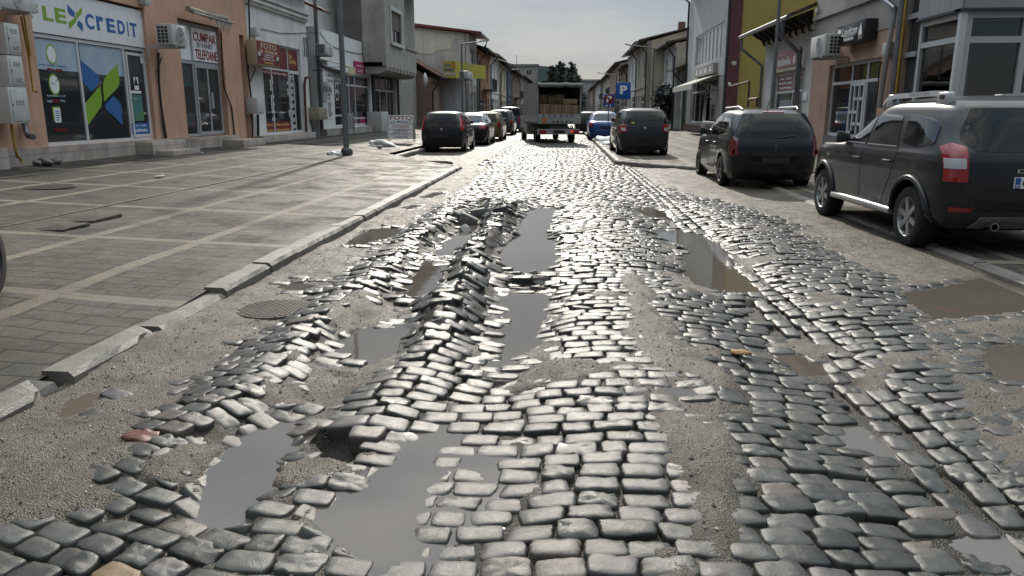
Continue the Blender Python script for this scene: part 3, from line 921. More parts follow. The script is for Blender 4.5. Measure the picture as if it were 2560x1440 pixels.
def sheet(name, poly_x, ys_, zfun, mat, label, nxs=60, amp=.012):
    """paved sheet between two x-limits given as functions of y"""
    xa, xb = poly_x
    V = []; 
    for y in ys_:
        a, b_ = xa(y), xb(y)
        for k in range(nxs): V.append((a + (b_ - a) * k / (nxs - 1), y, 0))
    V = np.array(V)
    V[:, 2] = zfun(V[:, 0], V[:, 1]) + amp * fbm(V[:, 0] * .9, V[:, 1] * .9, 81) + .5 * amp * fbm(V[:, 0] * 3.5, V[:, 1] * 3.5, 83)
    i = np.arange(len(V)).reshape(len(ys_), nxs)
    return tag(link_mesh(name, np_mesh(name, V, [np.stack([i[:-1, :-1], i[:-1, 1:], i[1:, 1:], i[1:, :-1]], -1).reshape(-1, 4)], mat)), label, 'pavement', kind='structure')
ysl = np.concatenate([np.arange(1.5, 20, .12), np.arange(20, 60, .4), np.arange(60, 330, 4)])
def left_edge(y):
    if y < 19.75: return -2.90
    if y < 23.7: return -2.945 - (y - 19.75) / 3.95 * 2.70
    return -5.65
sheet('pavement_left', (lambda y: -11.6, left_edge), ysl, lambda x, y: zL(x) - .012 - (.06 * sstep(6.6, 4.6, y)) * sstep(-4.4, -3.1, x), m_pave, 'dark block paving with pale bands in front of the shops', 90)
def right_edge(y):
    if y < 18.9: return 4.08
    if y < 22.5: return 4.08 - (y - 18.9) / 3.6 * 2.62
    return max(1.46 - .016 * (y - 22.5), 1.0)
ysr = np.concatenate([np.arange(1.5, 26, .2), np.arange(26, 70, .6), np.arange(70, 330, 4)])
sheet('pavement_right', (right_edge, lambda y: 9.5), ysr, zR, m_pave, 'paving on the side of the parked cars', 50)

m_kerb = M('concrete_kerb', (.18, .165, .14), rough=.55, var=.28, scale=6, bump=.5, bscale=70)
def kerb_stone(p, q, ztop, w=.19, h=.25, cham=.03, tw=0., label='', group=None, mat=None, chip=False):
    """one kerb stone from p to q (ground x, y); the road lies to the right of p->q"""
    d = Vector((q[0] - p[0], q[1] - p[1])); ln = d.length; d.normalize(); nrm = Vector((d.y, -d.x))
    prof = [(0, -h), (0, -cham), (-cham, 0), (-w, 0), (-w, -h)]
    o = bpy.data.objects.new('kerb_stone', None)
    segs = 9
    V = []; F = []
    for k in range(segs + 1):
        t = k / segs
        for j, (a, b) in enumerate(prof):
            aa, bb = a, b
            if j in (1, 2):
                ch = random.uniform(0, .006) + (.05 * random.random() if chip and k > segs - 3 else 0)
                aa -= ch; bb -= ch * .7
            V.append((d.x * (t * ln) + nrm.x * aa, d.y * (t * ln) + nrm.y * aa, bb))
    for k in range(segs):
        for j in range(5):
            j2 = (j + 1) % 5
            F.append((k * 5 + j, k * 5 + j2, (k + 1) * 5 + j2, (k + 1) * 5 + j))
    F.append((4, 3, 2, 1, 0)); F.append(tuple(segs * 5 + j for j in range(5)))
    me = bpy.data.meshes.new('kerb_stone'); me.from_pydata(V, [], F)
    bm = bmesh.new(); bm.from_mesh(me); bmesh.ops.recalc_face_normals(bm, faces=bm.faces); bm.to_mesh(me); bm.free()
    me.materials.append(mat or m_kerb)
    bpy.data.objects.remove(o)
    ob = link_mesh('kerb_stone', me); ob.location = (p[0], p[1], ztop); ob.rotation_euler = (random.gauss(0, .006), random.gauss(0, .010), tw)
    return tag(ob, label, 'kerb stone', group)
def kerb_run(pts, ztop, L, label, group, w=.19, jitter=1.):
    for (ax, ay), (bx, by) in zip(pts, pts[1:]):
        ln = math.hypot(bx - ax, by - ay); n = max(1, round(ln / L))
        for k in range(n):
            t0, t1 = k / n, (k + 1) / n - .012 / ln * n / n
            j = random.gauss(0, .010 * jitter)
            zz = ztop(ax + (bx - ax) * t0, ay + (by - ay) * t0) if callable(ztop) else ztop
            kerb_stone((ax + (bx - ax) * t0 + j, ay + (by - ay) * t0), (ax + (bx - ax) * t1 + j, ay + (by - ay) * t1), zz + random.gauss(0, .006 * jitter), w, tw=random.gauss(0, .008 * jitter), label=label, group=group)
random.seed(5)
ky = 1.6; kk = 0
while ky < 19.5:
    ln = random.choice((.62, .98, .98, .7)) if ky > 3.2 else .75
    ln = min(ln, 19.72 - ky)
    gap = .12 if 3.0 < ky < 3.5 and kk < 9 else .014
    if gap > .1: kk = 10
    sunk = -.06 * float(sstep(6.6, 4.6, ky))
    kerb_stone((-2.75 + random.gauss(0, .007), ky), (-2.75 + random.gauss(0, .007), ky + ln - gap), .125 + sunk + random.gauss(0, .005), tw=random.gauss(0, .006), chip=ky < 4.5,
               label='chipped pale kerb stone beside the brown puddle at the near corner' if ky < 4.5 else 'pale chamfered kerb stone along the muddy gutter', group='chipped kerb stones at the near corner' if ky < 4.5 else 'kerb stones of the paved side')
    ky += ln
kerb_run([(-5.46, 23.62), (-2.78, 19.75)][::-1], .12, 1.0, 'kerb stone across the mouth of the parking bay', 'kerb stones across the bay mouth', .15)
kerb_run([(-5.46, 23.7), (-5.5, 60)], .13, 1.0, 'kerb stone behind the row of parked cars', 'kerb stones behind the parked cars', .15)
kerb_run([(1.0, 60), (1.33, 22.5)], .125, 1.0, 'kerb stone bordering the pavement with the small grey wagon', 'kerb stones by the grey wagon', .14, .5)
kerb_run([(1.33, 22.5), (3.95, 18.85)], .115, 1.0, 'kerb stone turning in toward the parking place of the black estate', 'kerb stones at the turn', .14, .5)
kerb_run([(3.95, 18.8), (3.95, 1.5)], .06, 1.0, 'low kerb stone under the big parked cars', 'low kerb stones under the big parked cars', .14, .5)

# manholes, drain
m_iron = M('cast_iron', (.095, .08, .064), rough=.6, var=.3, metal=.2, bump=.5, bscale=60)
def manhole(x, y, z, r, label, ring=True, name='manhole_cover'):
    t = empty(name, (x, y, z), label, 'manhole cover')
    if ring:
        mb = MB(); mb.lathe([(r, -.05), (r, .006), (r * .93, .008), (r * .90, .001), (r * .90, -.05)], (x, y, z), 'z', 40); mb.build('frame', m_iron, t, smooth=True, angle=30)
    mb = MB(); mb.lathe([(0, .002), (r * .89, .002), (r * .89, -.04)], (x, y, z), 'z', 40)
    for i in range(-9, 10):
        for j in range(-9, 10):
            u, v = i * r / 10.5, j * r / 10.5
            if u * u + v * v < (r * .82) ** 2:
                w = r / 32
                mb.box(x + u - w, x + u + w, y + v - w, y + v + w, z + .001, z + .007 + .001 * ((i + j) % 2))
    mb.build('lid', m_iron, t)
    return t
a = G(122, 467, zL(-8.2)); manhole(a[0], a[1], float(zL(a[0])) - .008, .40, 'round cast iron manhole cover set in the dark paving')
a = G(690, 778, 0); hh = surfaces(np.array([a[0]]), np.array([a[1]]))
manhole(a[0], a[1], float(hh[1][0]) + .012, .32, 'dotted iron cover half lost in wet grit beside the kerb', ring=False)
mb = MB()
for k in range(90):
    y = 5.6 + k * .17
    mb.box(-6.35, -6.25, y, y + .155, float(zL(-6.3)) - .03, float(zL(-6.3)) - .002)
tag(mb.build('drain_channel', m_iron), 'long narrow slotted drain running along the paving', 'drain')

# loose things on the ground
m_rub = M('grey_stone', (.19, .185, .175), rough=.6, var=.3, scale=9, bump=.5, bscale=60)
def lump(name, x, y, z, r, label, cat, mat, group=None, flat=.6, seed=0, kind=None, n=3, rough=.35):
    bm = bmesh.new(); bmesh.ops.create_icosphere(bm, subdivisions=n, radius=1)
    for v in bm.verts:
        c = v.co
        k = 1 + rough * (float(fbm(c.x * 1.3 + seed * 3.1 + c.z, c.y * 1.3 + seed + c.z * .7, 90, 3))) * 2
        v.co = Vector((c.x * r * k, c.y * r * k * .9, c.z * r * flat * k))
    for f in bm.faces: f.smooth = True
    me = bpy.data.meshes.new(name); bm.to_mesh(me); bm.free(); me.materials.append(mat)
    o = link_mesh(name, me); o.location = (x, y, z)
    return tag(o, label, cat, group, kind)
for k, (px, py, r, lab) in enumerate(((92, 399, .09, 'small rounded lump of stone at the foot of the tiled plinth, first of three'), (112, 401, .15, 'largest grey lump of stone by the yellow pipe'), (140, 396, .12, 'lump of stone lying next to the largest one'))):
    y_, _ = PX(px, py, -10.75); lump('loose_stone', -10.75, y_, float(zL(-10.75)) + .07, r, lab, 'stone', m_rub, seed=k)
m_snow = M('dirty_snow', (.80, .81, .82), rough=.6, var=.2, scale=7, bump=.7, bscale=30, dirt=(.48, .47, .45))
def snow(px, py, z, r, label, seed):
    x, y = G(px, py, z); return lump('snow_heap', x, y, z, r, label, 'snow heap', m_snow, flat=.42, seed=seed, n=4, rough=.5)
snow(955, 366, .25, .52, 'dirty melting heap of snow in front of the photo board', 1)
snow(1514, 352, .12, .62, 'grey heap of old snow at the foot of the no parking sign', 2)
snow(842, 386, .27, .28, 'small rest of snow beside the lamp post', 3)
snow(1530, 362, .12, .4, 'flat rest of snow between the kerb and the small grey wagon', 4)
a = G(950, 372, .25); lump('loose_stone', a[0], a[1], .30, .09, 'dark stone lying in front of the snow heap', 'stone', m_rub, seed=9)
for k, (px, py, r) in enumerate(((1172, 552, .13), (1148, 545, .11), (1165, 570, .10), (1195, 530, .12), (1210, 518, .10))):
    x, y = G(px, py, 0); hh = surfaces(np.array([x]), np.array([y]))
    mb = MB(); mb.box(-r * .95, r * .95, -r * .55, r * .55, -r * .5, r * .5)
    o = mb.build('loose_stone', m_rub, bevel=.014, segs=3); o.location = (x, y, float(hh[0][0]) + .04); o.rotation_euler = (.5 * math.sin(k * 2.1), .45 * math.cos(k * 1.7), k * 1.1)
    tag(o, 'dark loose sett tumbled about the broken rut', 'stone', 'loose setts tumbled about the broken rut')
# litter
m_lit2 = M('litter_paper', (.6, .6, .58), rough=.7, var=.15, scale=20)
for k, (px, py, s_, lab) in enumerate(((398, 443, .07, 'crumpled white scrap of paper lying alone on the dark paving'), (438, 390, .08, 'small pale scrap on the paving below the doorstep'), (505, 391, .05, 'tiny pale scrap on the paving right of the doorstep'), (1855, 880, .05, 'small ochre scrap lying on the setts near the gutter line'))):
    zz = .30 if k < 3 else 0.02; x, y = G(px, py, zz)
    zz = float(zL(x)) if k < 3 else float(surfaces(np.array([x]), np.array([y]))[0][0]) + .01
    bm = bmesh.new(); bmesh.ops.create_icosphere(bm, subdivisions=2, radius=1)
    for v in bm.verts:
        f = 1 + .9 * (float(vnoise(v.co.x * 2 + k, v.co.y * 2 + v.co.z, 95)) - .5); v.co = Vector((v.co.x * s_ * 1.3 * f, v.co.y * s_ * f, v.co.z * s_ * .35 * f))
    me = bpy.data.meshes.new('litter'); bm.to_mesh(me); bm.free(); me.materials.append(m_lit2 if k < 3 else M('ochre_scrap', (.35, .2, .08), rough=.8, var=.2)); o = link_mesh('litter_scrap', me); o.location = (x, y, zz + s_ * .3); tag(o, lab, 'litter')
for k, (px, py, L, a_, lab) in enumerate(((232, 537, .55, .06, 'lifted dark paving slab tipping up along the drain, longer one'), (150, 558, .45, .04, 'lifted dark paving slab tipping up along the drain, nearer one'))):
    x, y = G(px, py, .27); mb = MB(); mb.box(-.2, .2, -L / 2, L / 2, -.04, .002)
    o = mb.build('paving_slab', m_pave, bevel=.006); o.location = (x, y, float(zL(x)) + .005); o.rotation_euler = (.03, -a_, -.05); tag(o, lab, 'paving slab')
# ================================================================== BUILDINGS, kerb side of the wide pavement
FL = FR('L', -11.2)
zg = float(zL(-11.2))
m_dred = M('dark_red_panel', (.17, .010, .014), rough=.45, var=.06)
def pane_mat(name, col): return M(name, col, rough=.04, var=.05)
m_orange = M('orange_render', (.59, .35, .24), rough=.8, var=.10, scale=1.2, streak=.35, bump=.12, bscale=90)
m_tile = M('beige_plinth_tile', (.38, .31, .26), rough=.5, var=.12, scale=4)
def tile_mat(name, c1, c2, w, h, mortar, rough=.5, msize=.008, bump=.3, off=.5):
    if name in MATS: return MATS[name]
    m = bpy.data.materials.new(name); n, l, b = nodes_of(m)
    tc = n.new('ShaderNodeNewGeometry'); sp = n.new('ShaderNodeSeparateXYZ'); l.new(tc.outputs['Position'], sp.inputs[0])
    ad = n.new('ShaderNodeMath'); l.new(sp.outputs[0], ad.inputs[0]); l.new(sp.outputs[1], ad.inputs[1])
    cb = n.new('ShaderNodeCombineXYZ'); l.new(ad.outputs[0], cb.inputs[0]); l.new(sp.outputs[2], cb.inputs[1])
    br = n.new('ShaderNodeTexBrick'); l.new(cb.outputs[0], br.inputs['Vector']); br.offset = off
    br.inputs['Scale'].default_value = 1; br.inputs['Brick Width'].default_value = w; br.inputs['Row Height'].default_value = h
    br.inputs['Mortar Size'].default_value = msize; br.inputs['Color1'].default_value = (*c1, 1); br.inputs['Color2'].default_value = (*c2, 1); br.inputs['Mortar'].default_value = (*mortar, 1)
    t = n.new('ShaderNodeTexNoise'); t.inputs['Scale'].default_value = 2.5; t.inputs['Detail'].default_value = 6; l.new(tc.outputs['Position'], t.inputs['Vector'])
    r = n.new('ShaderNodeMapRange'); r.inputs['From Min'].default_value = .3; r.inputs['From Max'].default_value = .7; r.inputs['To Min'].default_value = .7; r.inputs['To Max'].default_value = 1.15
    l.new(t.outputs['Fac'], r.inputs['Value'])
    mx = n.new('ShaderNodeMixRGB'); mx.blend_type = 'MULTIPLY'; mx.inputs[0].default_value = 1
    l.new(br.outputs['Color'], mx.inputs[1]); l.new(r.outputs[0], mx.inputs[2]); l.new(mx.outputs[0], b.inputs['Base Color'])
    b.inputs['Roughness'].default_value = rough
    bp = n.new('ShaderNodeBump'); bp.inputs['Strength'].default_value = bump; bp.inputs['Distance'].default_value = .02; bp.invert = True
    l.new(br.outputs['Fac'], bp.inputs['Height']); l.new(bp.outputs[0], b.inputs['Normal'])
    MATS[name] = m
    return m
m_ptile = tile_mat('plinth_tiles', (.46, .39, .335), (.41, .35, .30), .42, .62, (.22, .2, .175), off=0.)
m_rtile = tile_mat('roof_tiles', (.20, .085, .055), (.13, .06, .045), .26, .22, (.05, .03, .025), rough=.7, bump=.9, msize=.02)
m_roof_dk = tile_mat('old_roof_tiles', (.17, .12, .10), (.11, .085, .075), .26, .22, (.03, .022, .02), rough=.7, bump=.9, msize=.02)
m_wood = M('dark_timber', (.055, .038, .028), rough=.7, var=.25, scale=6)
m_cwhite = M('offwhite_render', (.80, .785, .75), rough=.8, var=.15, scale=1.0, streak=.5, bump=.15, bscale=70)
m_grey = M('grey_render', (.40, .38, .345), rough=.85, var=.2, scale=1.2, streak=.5, bump=.3, bscale=70)
m_cream = M('cream_render', (.60, .53, .40), rough=.8, var=.15, scale=1.0, streak=.4)
m_lgrey = M('pale_grey_render', (.58, .57, .545), rough=.8, var=.15, scale=1.0, streak=.45, bump=.15, bscale=70)
m_pink = M('pink_render', (.45, .30, .265), rough=.8, var=.12, scale=1.0, streak=.3)

def depth_box(fr, s0, s1, z0, z1, dep, mat, parent, n=-.3, name='body_walls'):
    """the rest of the house behind its facade"""
    mb = MB(); mb.fb(fr, s0, s1, -dep, n - .004, z0, z1); return mb.build(name, mat, parent)

# ---------- the orange house
flex = empty('orange_house', (FL.at, 20, zg), 'orange rendered house with a lender\'s shop front and a vacant shop', 'house')
R1 = lambda tl, br, n=0.: FL.rect(Z1, tl, br, n)
sgn = R1((235, 110), (1232, 410), -.12); sgn = (FL.px(*Z1(238, 200), -.12)[0], sgn[1], FL.px(*Z1(1230, 412), -.12)[1], FL.px(*Z1(1225, 100), -.12)[1])
p1 = R1((258, 300), (722, 1205), -.12); p2 = R1((660, 360), (1090, 1190), -.12); dr = R1((1048, 430), (1300, 1180), -.12)
zb = min(p1[2], p2[2]) - .05
ztopg = sgn[2] - .02
n2 = R1((1467, 150), (1925, 1160), -.18)
nd = R1((1985, 295), (2092, 1150), -.25)
right_end = FL.px(*Z1(2140, 600))[0]
holes = [(p1[0] - .06, dr[1] + .05, zb, sgn[3] + .06), (n2[0], n2[1], zg + .30, n2[3]), (nd[0], nd[1], zg + .1, nd[3])]
wall(FL, 10.5, right_end, zg - .3, 7.6, holes, m_orange, flex, .34, 'facade')
depth_box(FL, 10.5, right_end, zg - .3, 7.6, 9, m_orange, flex, n=-.34)
mb = MB(); mb.fb(FL, 10.4, right_end + .15, -9.2, .45, 7.6, 7.75); mb.build('eaves', m_wood, flex)
# tiled plinth
mb = MB(); mb.fb(FL, 10.5, n2[0] - .3, .002, .10, zg - .3, zb); mb.fb(FL, n2[0] - .3, n2[1] + .5, .002, .12, zg - .3, zg + .30)
mb.build('tiled_plinth', m_ptile, flex)
def step(fr, s0, s1, n1, z1, parent, mat=m_ptile, h=.16, rise=.16):
    mb = MB(); mb.fb(fr, s0, s1, .10, n1, z1 - .5, z1); o = mb.build('doorstep', mat, parent, bevel=.008)
    return o
step(FL, dr[0] - .25, dr[1] + .55, .55, zb - .03, flex)
step(FL, dr[0] - .1, dr[1] + .45, 1.0, zb - .26, flex)
step(FL, n2[0] + 2.0, n2[1] + 1.0, .8, zg + .17, flex)
# lender's shop front
fo = window(FL, (p1[0] - .06, dr[1] + .05, zb, ztopg), -.10, flex, cols=[(p2[0] - p1[0] + .02) / (dr[1] - p1[0] + .11), (dr[0] - p1[0] + .06) / (dr[1] - p1[0] + .11)], fw=.075, name='shop_window', mg=pane_mat('shop_glass', (.030, .034, .036)))
d_ = window(FL, (dr[0] + .06, dr[1] - .02, zb + .08, dr[3] - .03), -.085, flex, fw=.07, name='door', deep=.06, mg=pane_mat('shop_glass', (.03, .034, .036)))
mb = MB(); hz = zb + 1.05; mb.tube([FL.P(dr[0] + .14, -.08, hz), FL.P(dr[0] + .14, -.03, hz), FL.P(dr[0] + .28, -.03, hz)], .014); mb.build('handle', m_alu, d_)
# things glued to the glass
def decal(fr, r, n, mat, parent, name='window_poster', th=.004): return panel(fr, r, n, n + th, name, mat, parent)
m_poster = M('pale_blue_poster', (.42, .50, .56), rough=.4, var=.2, scale=2.0, dirt=(.30, .40, .50))
gl = -.135
zt1 = FL.px(*Z1(450, 600), gl)[1]
decal(FL, (p1[0] + .03, p2[0] - .06, zt1, ztopg - .09), gl, m_poster, fo)
decal(FL, (p2[0] + .07, dr[0] - .05, zt1 - .02, ztopg - .09), gl, m_poster, fo)
def disc(fr, s, n, z, r, th, mat, parent, name, k=28, rs=1.):
    mb = MB(); mb.prism([fr.P(s + r * rs * math.cos(2 * math.pi * i / k), n, z + r * math.sin(2 * math.pi * i / k)) for i in range(k)], tuple(b - a for a, b in zip(fr.P(0, 0, 0), fr.P(0, th, 0)))); return mb.build(name, mat, parent)
s_, z_ = FL.px(*Z1(437, 465), gl); disc(FL, s_, gl + .004, z_, .22, .003, m_green, fo, 'round_sticker', rs=.8); disc(FL, s_, gl + .008, z_, .18, .003, m_paper, fo, 'round_sticker', rs=.8)
s_, z_ = FL.px(*Z1(465, 725), gl); disc(FL, s_, gl, z_, .23, .003, m_green, fo, 'clock_sticker', rs=.8); disc(FL, s_, gl + .004, z_, .19, .003, m_paper, fo, 'clock_sticker', rs=.8)
mb = MB(); mb.prism([FL.P(s_ - .015, gl + .009, z_), FL.P(s_ + .13, gl + .009, z_ + .12), FL.P(s_ + .12, gl + .009, z_ + .14)], (.002, 0, 0)); mb.prism([FL.P(s_, gl + .009, z_), FL.P(s_ - .1, gl + .009, z_ + .05), FL.P(s_ - .1, gl + .009, z_ + .02)], (.002, 0, 0)); mb.build('clock_hands', m_blue, fo)
for tl, br, st, mt in (((395, 808), (558, 838), 'Aprobare in cel', m_poster), ((400, 850), (445, 880), 'mai', m_poster), ((450, 850), (505, 880), 'scurt', m_red), ((512, 850), (556, 880), 'timp', m_poster), ((465, 1098), (580, 1122), 'Minimum', m_red), ((398, 580), (535, 615), '800 la 8000', m_red), ((330, 545), (560, 575), 'imprumut rapid', m_blue)):
    r = R1(tl, br, gl); put_text(FL, *r, gl + .006, st, mt, fo)
r = R1((455, 925), (525, 1050), gl); decal(FL, (r[0] - .04, r[1] + .02, r[2] + .03, r[3] + .03), gl, m_green, fo, 'document_sticker'); decal(FL, r, gl + .005, m_paper, fo, 'document_sticker')
mb = MB()
for k in range(5):
    zz = r[3] - .06 - k * (r[3] - r[2] - .08) / 5; mb.fb(FL, r[0] + .05, r[1] - .05, gl + .009, gl + .011, zz - .022, zz)
mb.build('document_lines', m_blue, fo)
# big cross of blue and green rounded strokes
def stroke(pts, mat, n=None, parent=None, name='cross_emblem', Z=Z1, fr=FL):
    n = gl + .003 if n is None else n
    q = [fr.P(*[*fr.px(*Z(*p), n)][:1], n, fr.px(*Z(*p), n)[1]) for p in pts]
    mb = MB(); mb.prism(q, (.004 if fr.side == 'L' else -.004, 0, 0)); return mb.build(name, mat, parent or fo)
stroke([(692, 515), (838, 640), (855, 685), (850, 705), (782, 790), (716, 710), (700, 640)], m_blue)
stroke([(1005, 545), (1020, 650), (1022, 720), (1005, 755), (893, 870), (880, 740), (888, 690), (905, 655)], m_green)
stroke([(858, 735), (873, 845), (868, 910), (748, 1082), (738, 1000), (727, 930), (727, 890)], m_green)
stroke([(970, 822), (1030, 880), (1042, 920), (1050, 1078), (1000, 1020), (905, 935), (900, 900)], m_blue)
r = R1((1120, 1055), (1278, 1150), gl + .02); r = (r[0], r[1] - .02, r[2] + .02, r[3]); decal(FL, r, -.10, m_blue, d_, 'window_poster')
put_text(FL, r[0] + .2, r[1] - .1, r[2] + .2, r[3] - .06, -.095, '021 9680', m_paper, d_); put_text(FL, r[0] + .12, r[1] - .08, r[2] + .06, r[2] + .14, -.095, 'www.flexcredit.ro', m_paper, d_)
r = R1((1100, 810), (1225, 1035), gl); decal(FL, (r[0], r[1], r[2], r[3]), -.10, M('blue_green_poster', (.05, .16, .22), rough=.4, var=.5, scale=2.5, dirt=(.10, .22, .05)), d_)
r = R1((1130, 660), (1180, 770), gl); decal(FL, r, -.10, m_paper, d_, 'notice'); r = R1((1100, 775), (1200, 803), gl); decal(FL, r, -.10, m_paper, d_, 'notice'); r = R1((1185, 465), (1218, 545), gl); decal(FL, r, -.10, m_paper, d_, 'notice')
s_, z_ = FL.px(*Z1(1152, 705), gl); mb = MB(); mb.prism([FL.P(s_ - .10, -.094, z_ - .08), FL.P(s_ + .10, -.094, z_ - .08), FL.P(s_, -.094, z_ + .13)], (.002, 0, 0)); mb.build('warning_mark', m_ink, d_)
# vacant shop
sh = window(FL, (n2[0] + .02, n2[1] - .02, zg + .32, n2[3] - .03), -.16, flex, cols=[.36], rows=[.655], fw=.085, mf=m_alu, name='shop_window', mg=pane_mat('grey_shop_glass', (.045, .046, .046)))
zt = zg + .32 + (n2[3] - .35 - zg) * .655
sdoor = n2[0] + .02 + (n2[1] - n2[0] - .04) * .36 + .05
dd = window(FL, (sdoor, n2[1] - .08, zg + .36, zt - .04), -.14, flex, cols=2, fw=.09, mf=m_alu, name='double_door', deep=.06, mg=pane_mat('grey_shop_glass', (.045, .046, .046)))
sm = (sdoor + n2[1] - .08) / 2
mb = MB(); mb.fb(FL, sm + .06, sm + .16, -.135, -.09, zg + 1.15, zg + 1.65); mb.build('door_handle', m_alu, dd)
r = (sdoor + .0, n2[1] - .14, zt + .07, n2[3] - .14); decal(FL, r, -.175, m_paper, sh, 'poster', .03)
hgt_ = r[3] - r[2]
put_text(FL, r[0] + .08, r[1] - .05, r[3] - .40 * hgt_, r[3] - .12 * hgt_, -.14, 'CUMPAR', m_red, sh); put_text(FL, r[0] + .25, r[1] - .3, r[3] - .58 * hgt_, r[3] - .43 * hgt_, -.14, 'SI VAND', M('grey_print', (.16, .15, .16), var=0), sh, bold=0.)
put_text(FL, r[0] + .12, r[1] - .03, r[2] + .06 * hgt_, r[3] - .64 * hgt_, -.14, 'TELEFOANE', m_red, sh)
decal(FL, (n2[0] + .1, sdoor - .12, zt + .06, n2[3] - .12), -.175, m_paper, sh, 'poster', .01)
r = R1((1492, 525), (1618, 752), -.19); r = (r[0], sdoor - .1, r[2], r[3]); decal(FL, r, -.205, m_paper, sh, 'poster')
m_teal = M('teal_print', (.03, .10, .12), var=0); hh_ = r[3] - r[2]
put_text(FL, r[0] + .28, r[1] - .28, r[3] - .28 * hh_, r[3] - .10 * hh_, -.2, 'DE', m_teal, sh); put_text(FL, r[0] + .03, r[1] - .12, r[3] - .60 * hh_, r[3] - .42 * hh_, -.2, 'INCHIRIAT', m_teal, sh); put_text(FL, r[0] + .03, r[1] - .03, r[2] + .06 * hh_, r[2] + .24 * hh_, -.2, '0792.954.535', m_teal, sh)
# old panel door in its niche
m_odoor = M('old_white_paint', (.46, .45, .46), rough=.65, var=.25, scale=4, streak=.4)
zm = FL.px(*Z1(2030, 545), -.25)[1]
od = panel(FL, (nd[0] + .02, nd[1] - .02, zg + .1, zm), -.30, -.25, 'old_door', m_odoor, flex)
mb = MB(); w_ = nd[1] - nd[0]
for a, b in ((.14, .48), (.54, .88)):
    for c, d in ((.08, .38), (.44, .70), (.75, .95)):
        mb.fb(FL, nd[0] + w_ * a, nd[0] + w_ * b, -.252, -.235, zg + .1 + (zm - zg - .1) * c, zg + .1 + (zm - zg - .1) * d)
mb.build('door_panel', m_odoor, od, bevel=.01)
window(FL, (nd[0] + .02, nd[1] - .02, zm + .02, nd[3]), -.22, flex, cols=2, rows=2, fw=.07, mf=m_odoor, name='transom_window')
# rain pipe and gas pipe belong to the house
m_gas = M('yellow_gas_pipe', (.42, .25, .03), rough=.5, var=.25, scale=8)
def pipe(fr, pts, n, r, mat, parent, name, Z=Z0, k=8):
    mb = MB(); q = []
    for p in pts:
        nn = p[2] if len(p) > 2 else n
        s, z = fr.px(*Z(p[0], p[1]), nn); q.append(fr.P(s, nn, z))
    mb.tube(q, r, k); return mb.build(name, mat, parent, smooth=True, angle=60)
pipe(FL, [(95, 1065), (130, 1270), (150, 1345), (178, 1362), (188, 1400)], .33, .028, m_gas, flex, 'gas_pipe', Z1)
pipe(FL, [(180, 140), (245, 480), (285, 780), (315, 790)], .10, .022, m_gas, flex, 'gas_pipe', Z1)
pipe(FL, [(205, 130), (262, 480)], .16, .02, m_gas, flex, 'gas_pipe', Z1)
pipe(FL, [(205, 1050, .10), (225, 1130, .12), (240, 1165, .2), (285, 1175, .35)], .2, .06, m_zinc, flex, 'rain_pipe', Z1)
r = R1((-60, 1180), (90, 1420), .1)
panel(FL, (12.2, FL.px(*Z1(75, 1300), .35)[0], zg - .3, zb + .05), .102, .35, 'tiled_base', m_ptile, flex)

# big shop sign
m_vinyl = M('white_vinyl_banner', (.82, .82, .83), rough=.35, var=.08, scale=5, bump=.5, bscale=5)
si = panel(FL, sgn, -.13, -.07, 'shop_sign', m_vinyl, None)
tag(si, 'wide white banner sign with green and blue lettering above the lender\'s window', 'sign')
def sgtext(tl, br, s_, mt, parent, n=-.07, bold=.03): 
    r = FL.rect(Z1, tl, br, n); return put_text(FL, *r, n, s_, mt, parent, bold=bold)
for tl, br, ch, mt in (((228, 20), (335, 165), 'F', m_green), ((355, 45), (462, 185), 'L', m_green), ((462, 62), (572, 205), 'E', m_green), ((722, 110), (812, 258), 'C', m_blue), ((818, 132), (895, 268), 'r', m_blue), ((905, 152), (990, 285), 'E', m_blue), ((1000, 170), (1075, 300), 'D', m_blue), ((1083, 185), (1105, 312), 'I', m_blue), ((1108, 192), (1180, 325), 'T', m_blue)):
    sgtext(tl, br, ch, mt, si)
for pts, mt in (([(576, 38), (640, 105), (640, 150), (598, 128), (580, 95)], m_blue), ([(702, 62), (700, 118), (645, 172), (650, 112)], m_green), ([(648, 150), (655, 185), (595, 250), (588, 190)], m_green), ([(672, 172), (708, 205), (712, 270), (660, 215)], m_blue)):
    stroke(pts, mt, -.068, si, 'cross_emblem')

# wall boxes
m_box = M('grey_painted_cabinet', (.56, .56, .53), rough=.5, var=.1, scale=6, streak=.2)
def gas_box(tl, br, label, vents, txt):
    a = FL.px(*Z1(*tl), .5); b = FL.px(*Z1(*br), .5)
    s0, s1 = a[0], b[0]; z0, z1 = b[1], a[1]
    t = empty('gas_meter_cabinet', FL.P((s0 + s1) / 2, .3, z0), label, 'cabinet', 'gas meter cabinets stacked on the orange wall')
    mb = MB(); mb.fb(FL, s0 - .02, s1, .12, .49, z0, z1 - .006); mb.build('box', m_box, t, bevel=.01)
    d = panel(FL, (s0 + .04, s1 - .02, z0 + .04, z1 - .05), .491, .505, 'door', m_box, t, bevel=.006)
    mb = MB(); w = s1 - s0; h = z1 - z0
    for i in range(3):
        for j in range(3):
            mb.fb(FL, s0 + w * (.28 + .17 * i), s0 + w * (.40 + .17 * i), .506, .508, z0 + h * (vents + .05 * j), z0 + h * (vents + .02 + .05 * j))
    mb.fb(FL, s0 + w * .10, s0 + w * .15, .506, .512, z0 + h * .48, z0 + h * .53)
    mb.build('vent', m_ink, d)
    if txt: put_text(FL, s0 + w * .3, s0 + w * .8, z0 + h * .14, z0 + h * .27, .506, 'GAZ', M('pencil', (.28, .28, .27), var=0), d, bold=0.)
gas_box((40, 190), (195, 475), 'topmost grey gas cabinet of the stack by the lender\'s window', .68, True)
gas_box((65, 470), (225, 745), 'middle grey gas cabinet of the stack by the lender\'s window', .66, True)
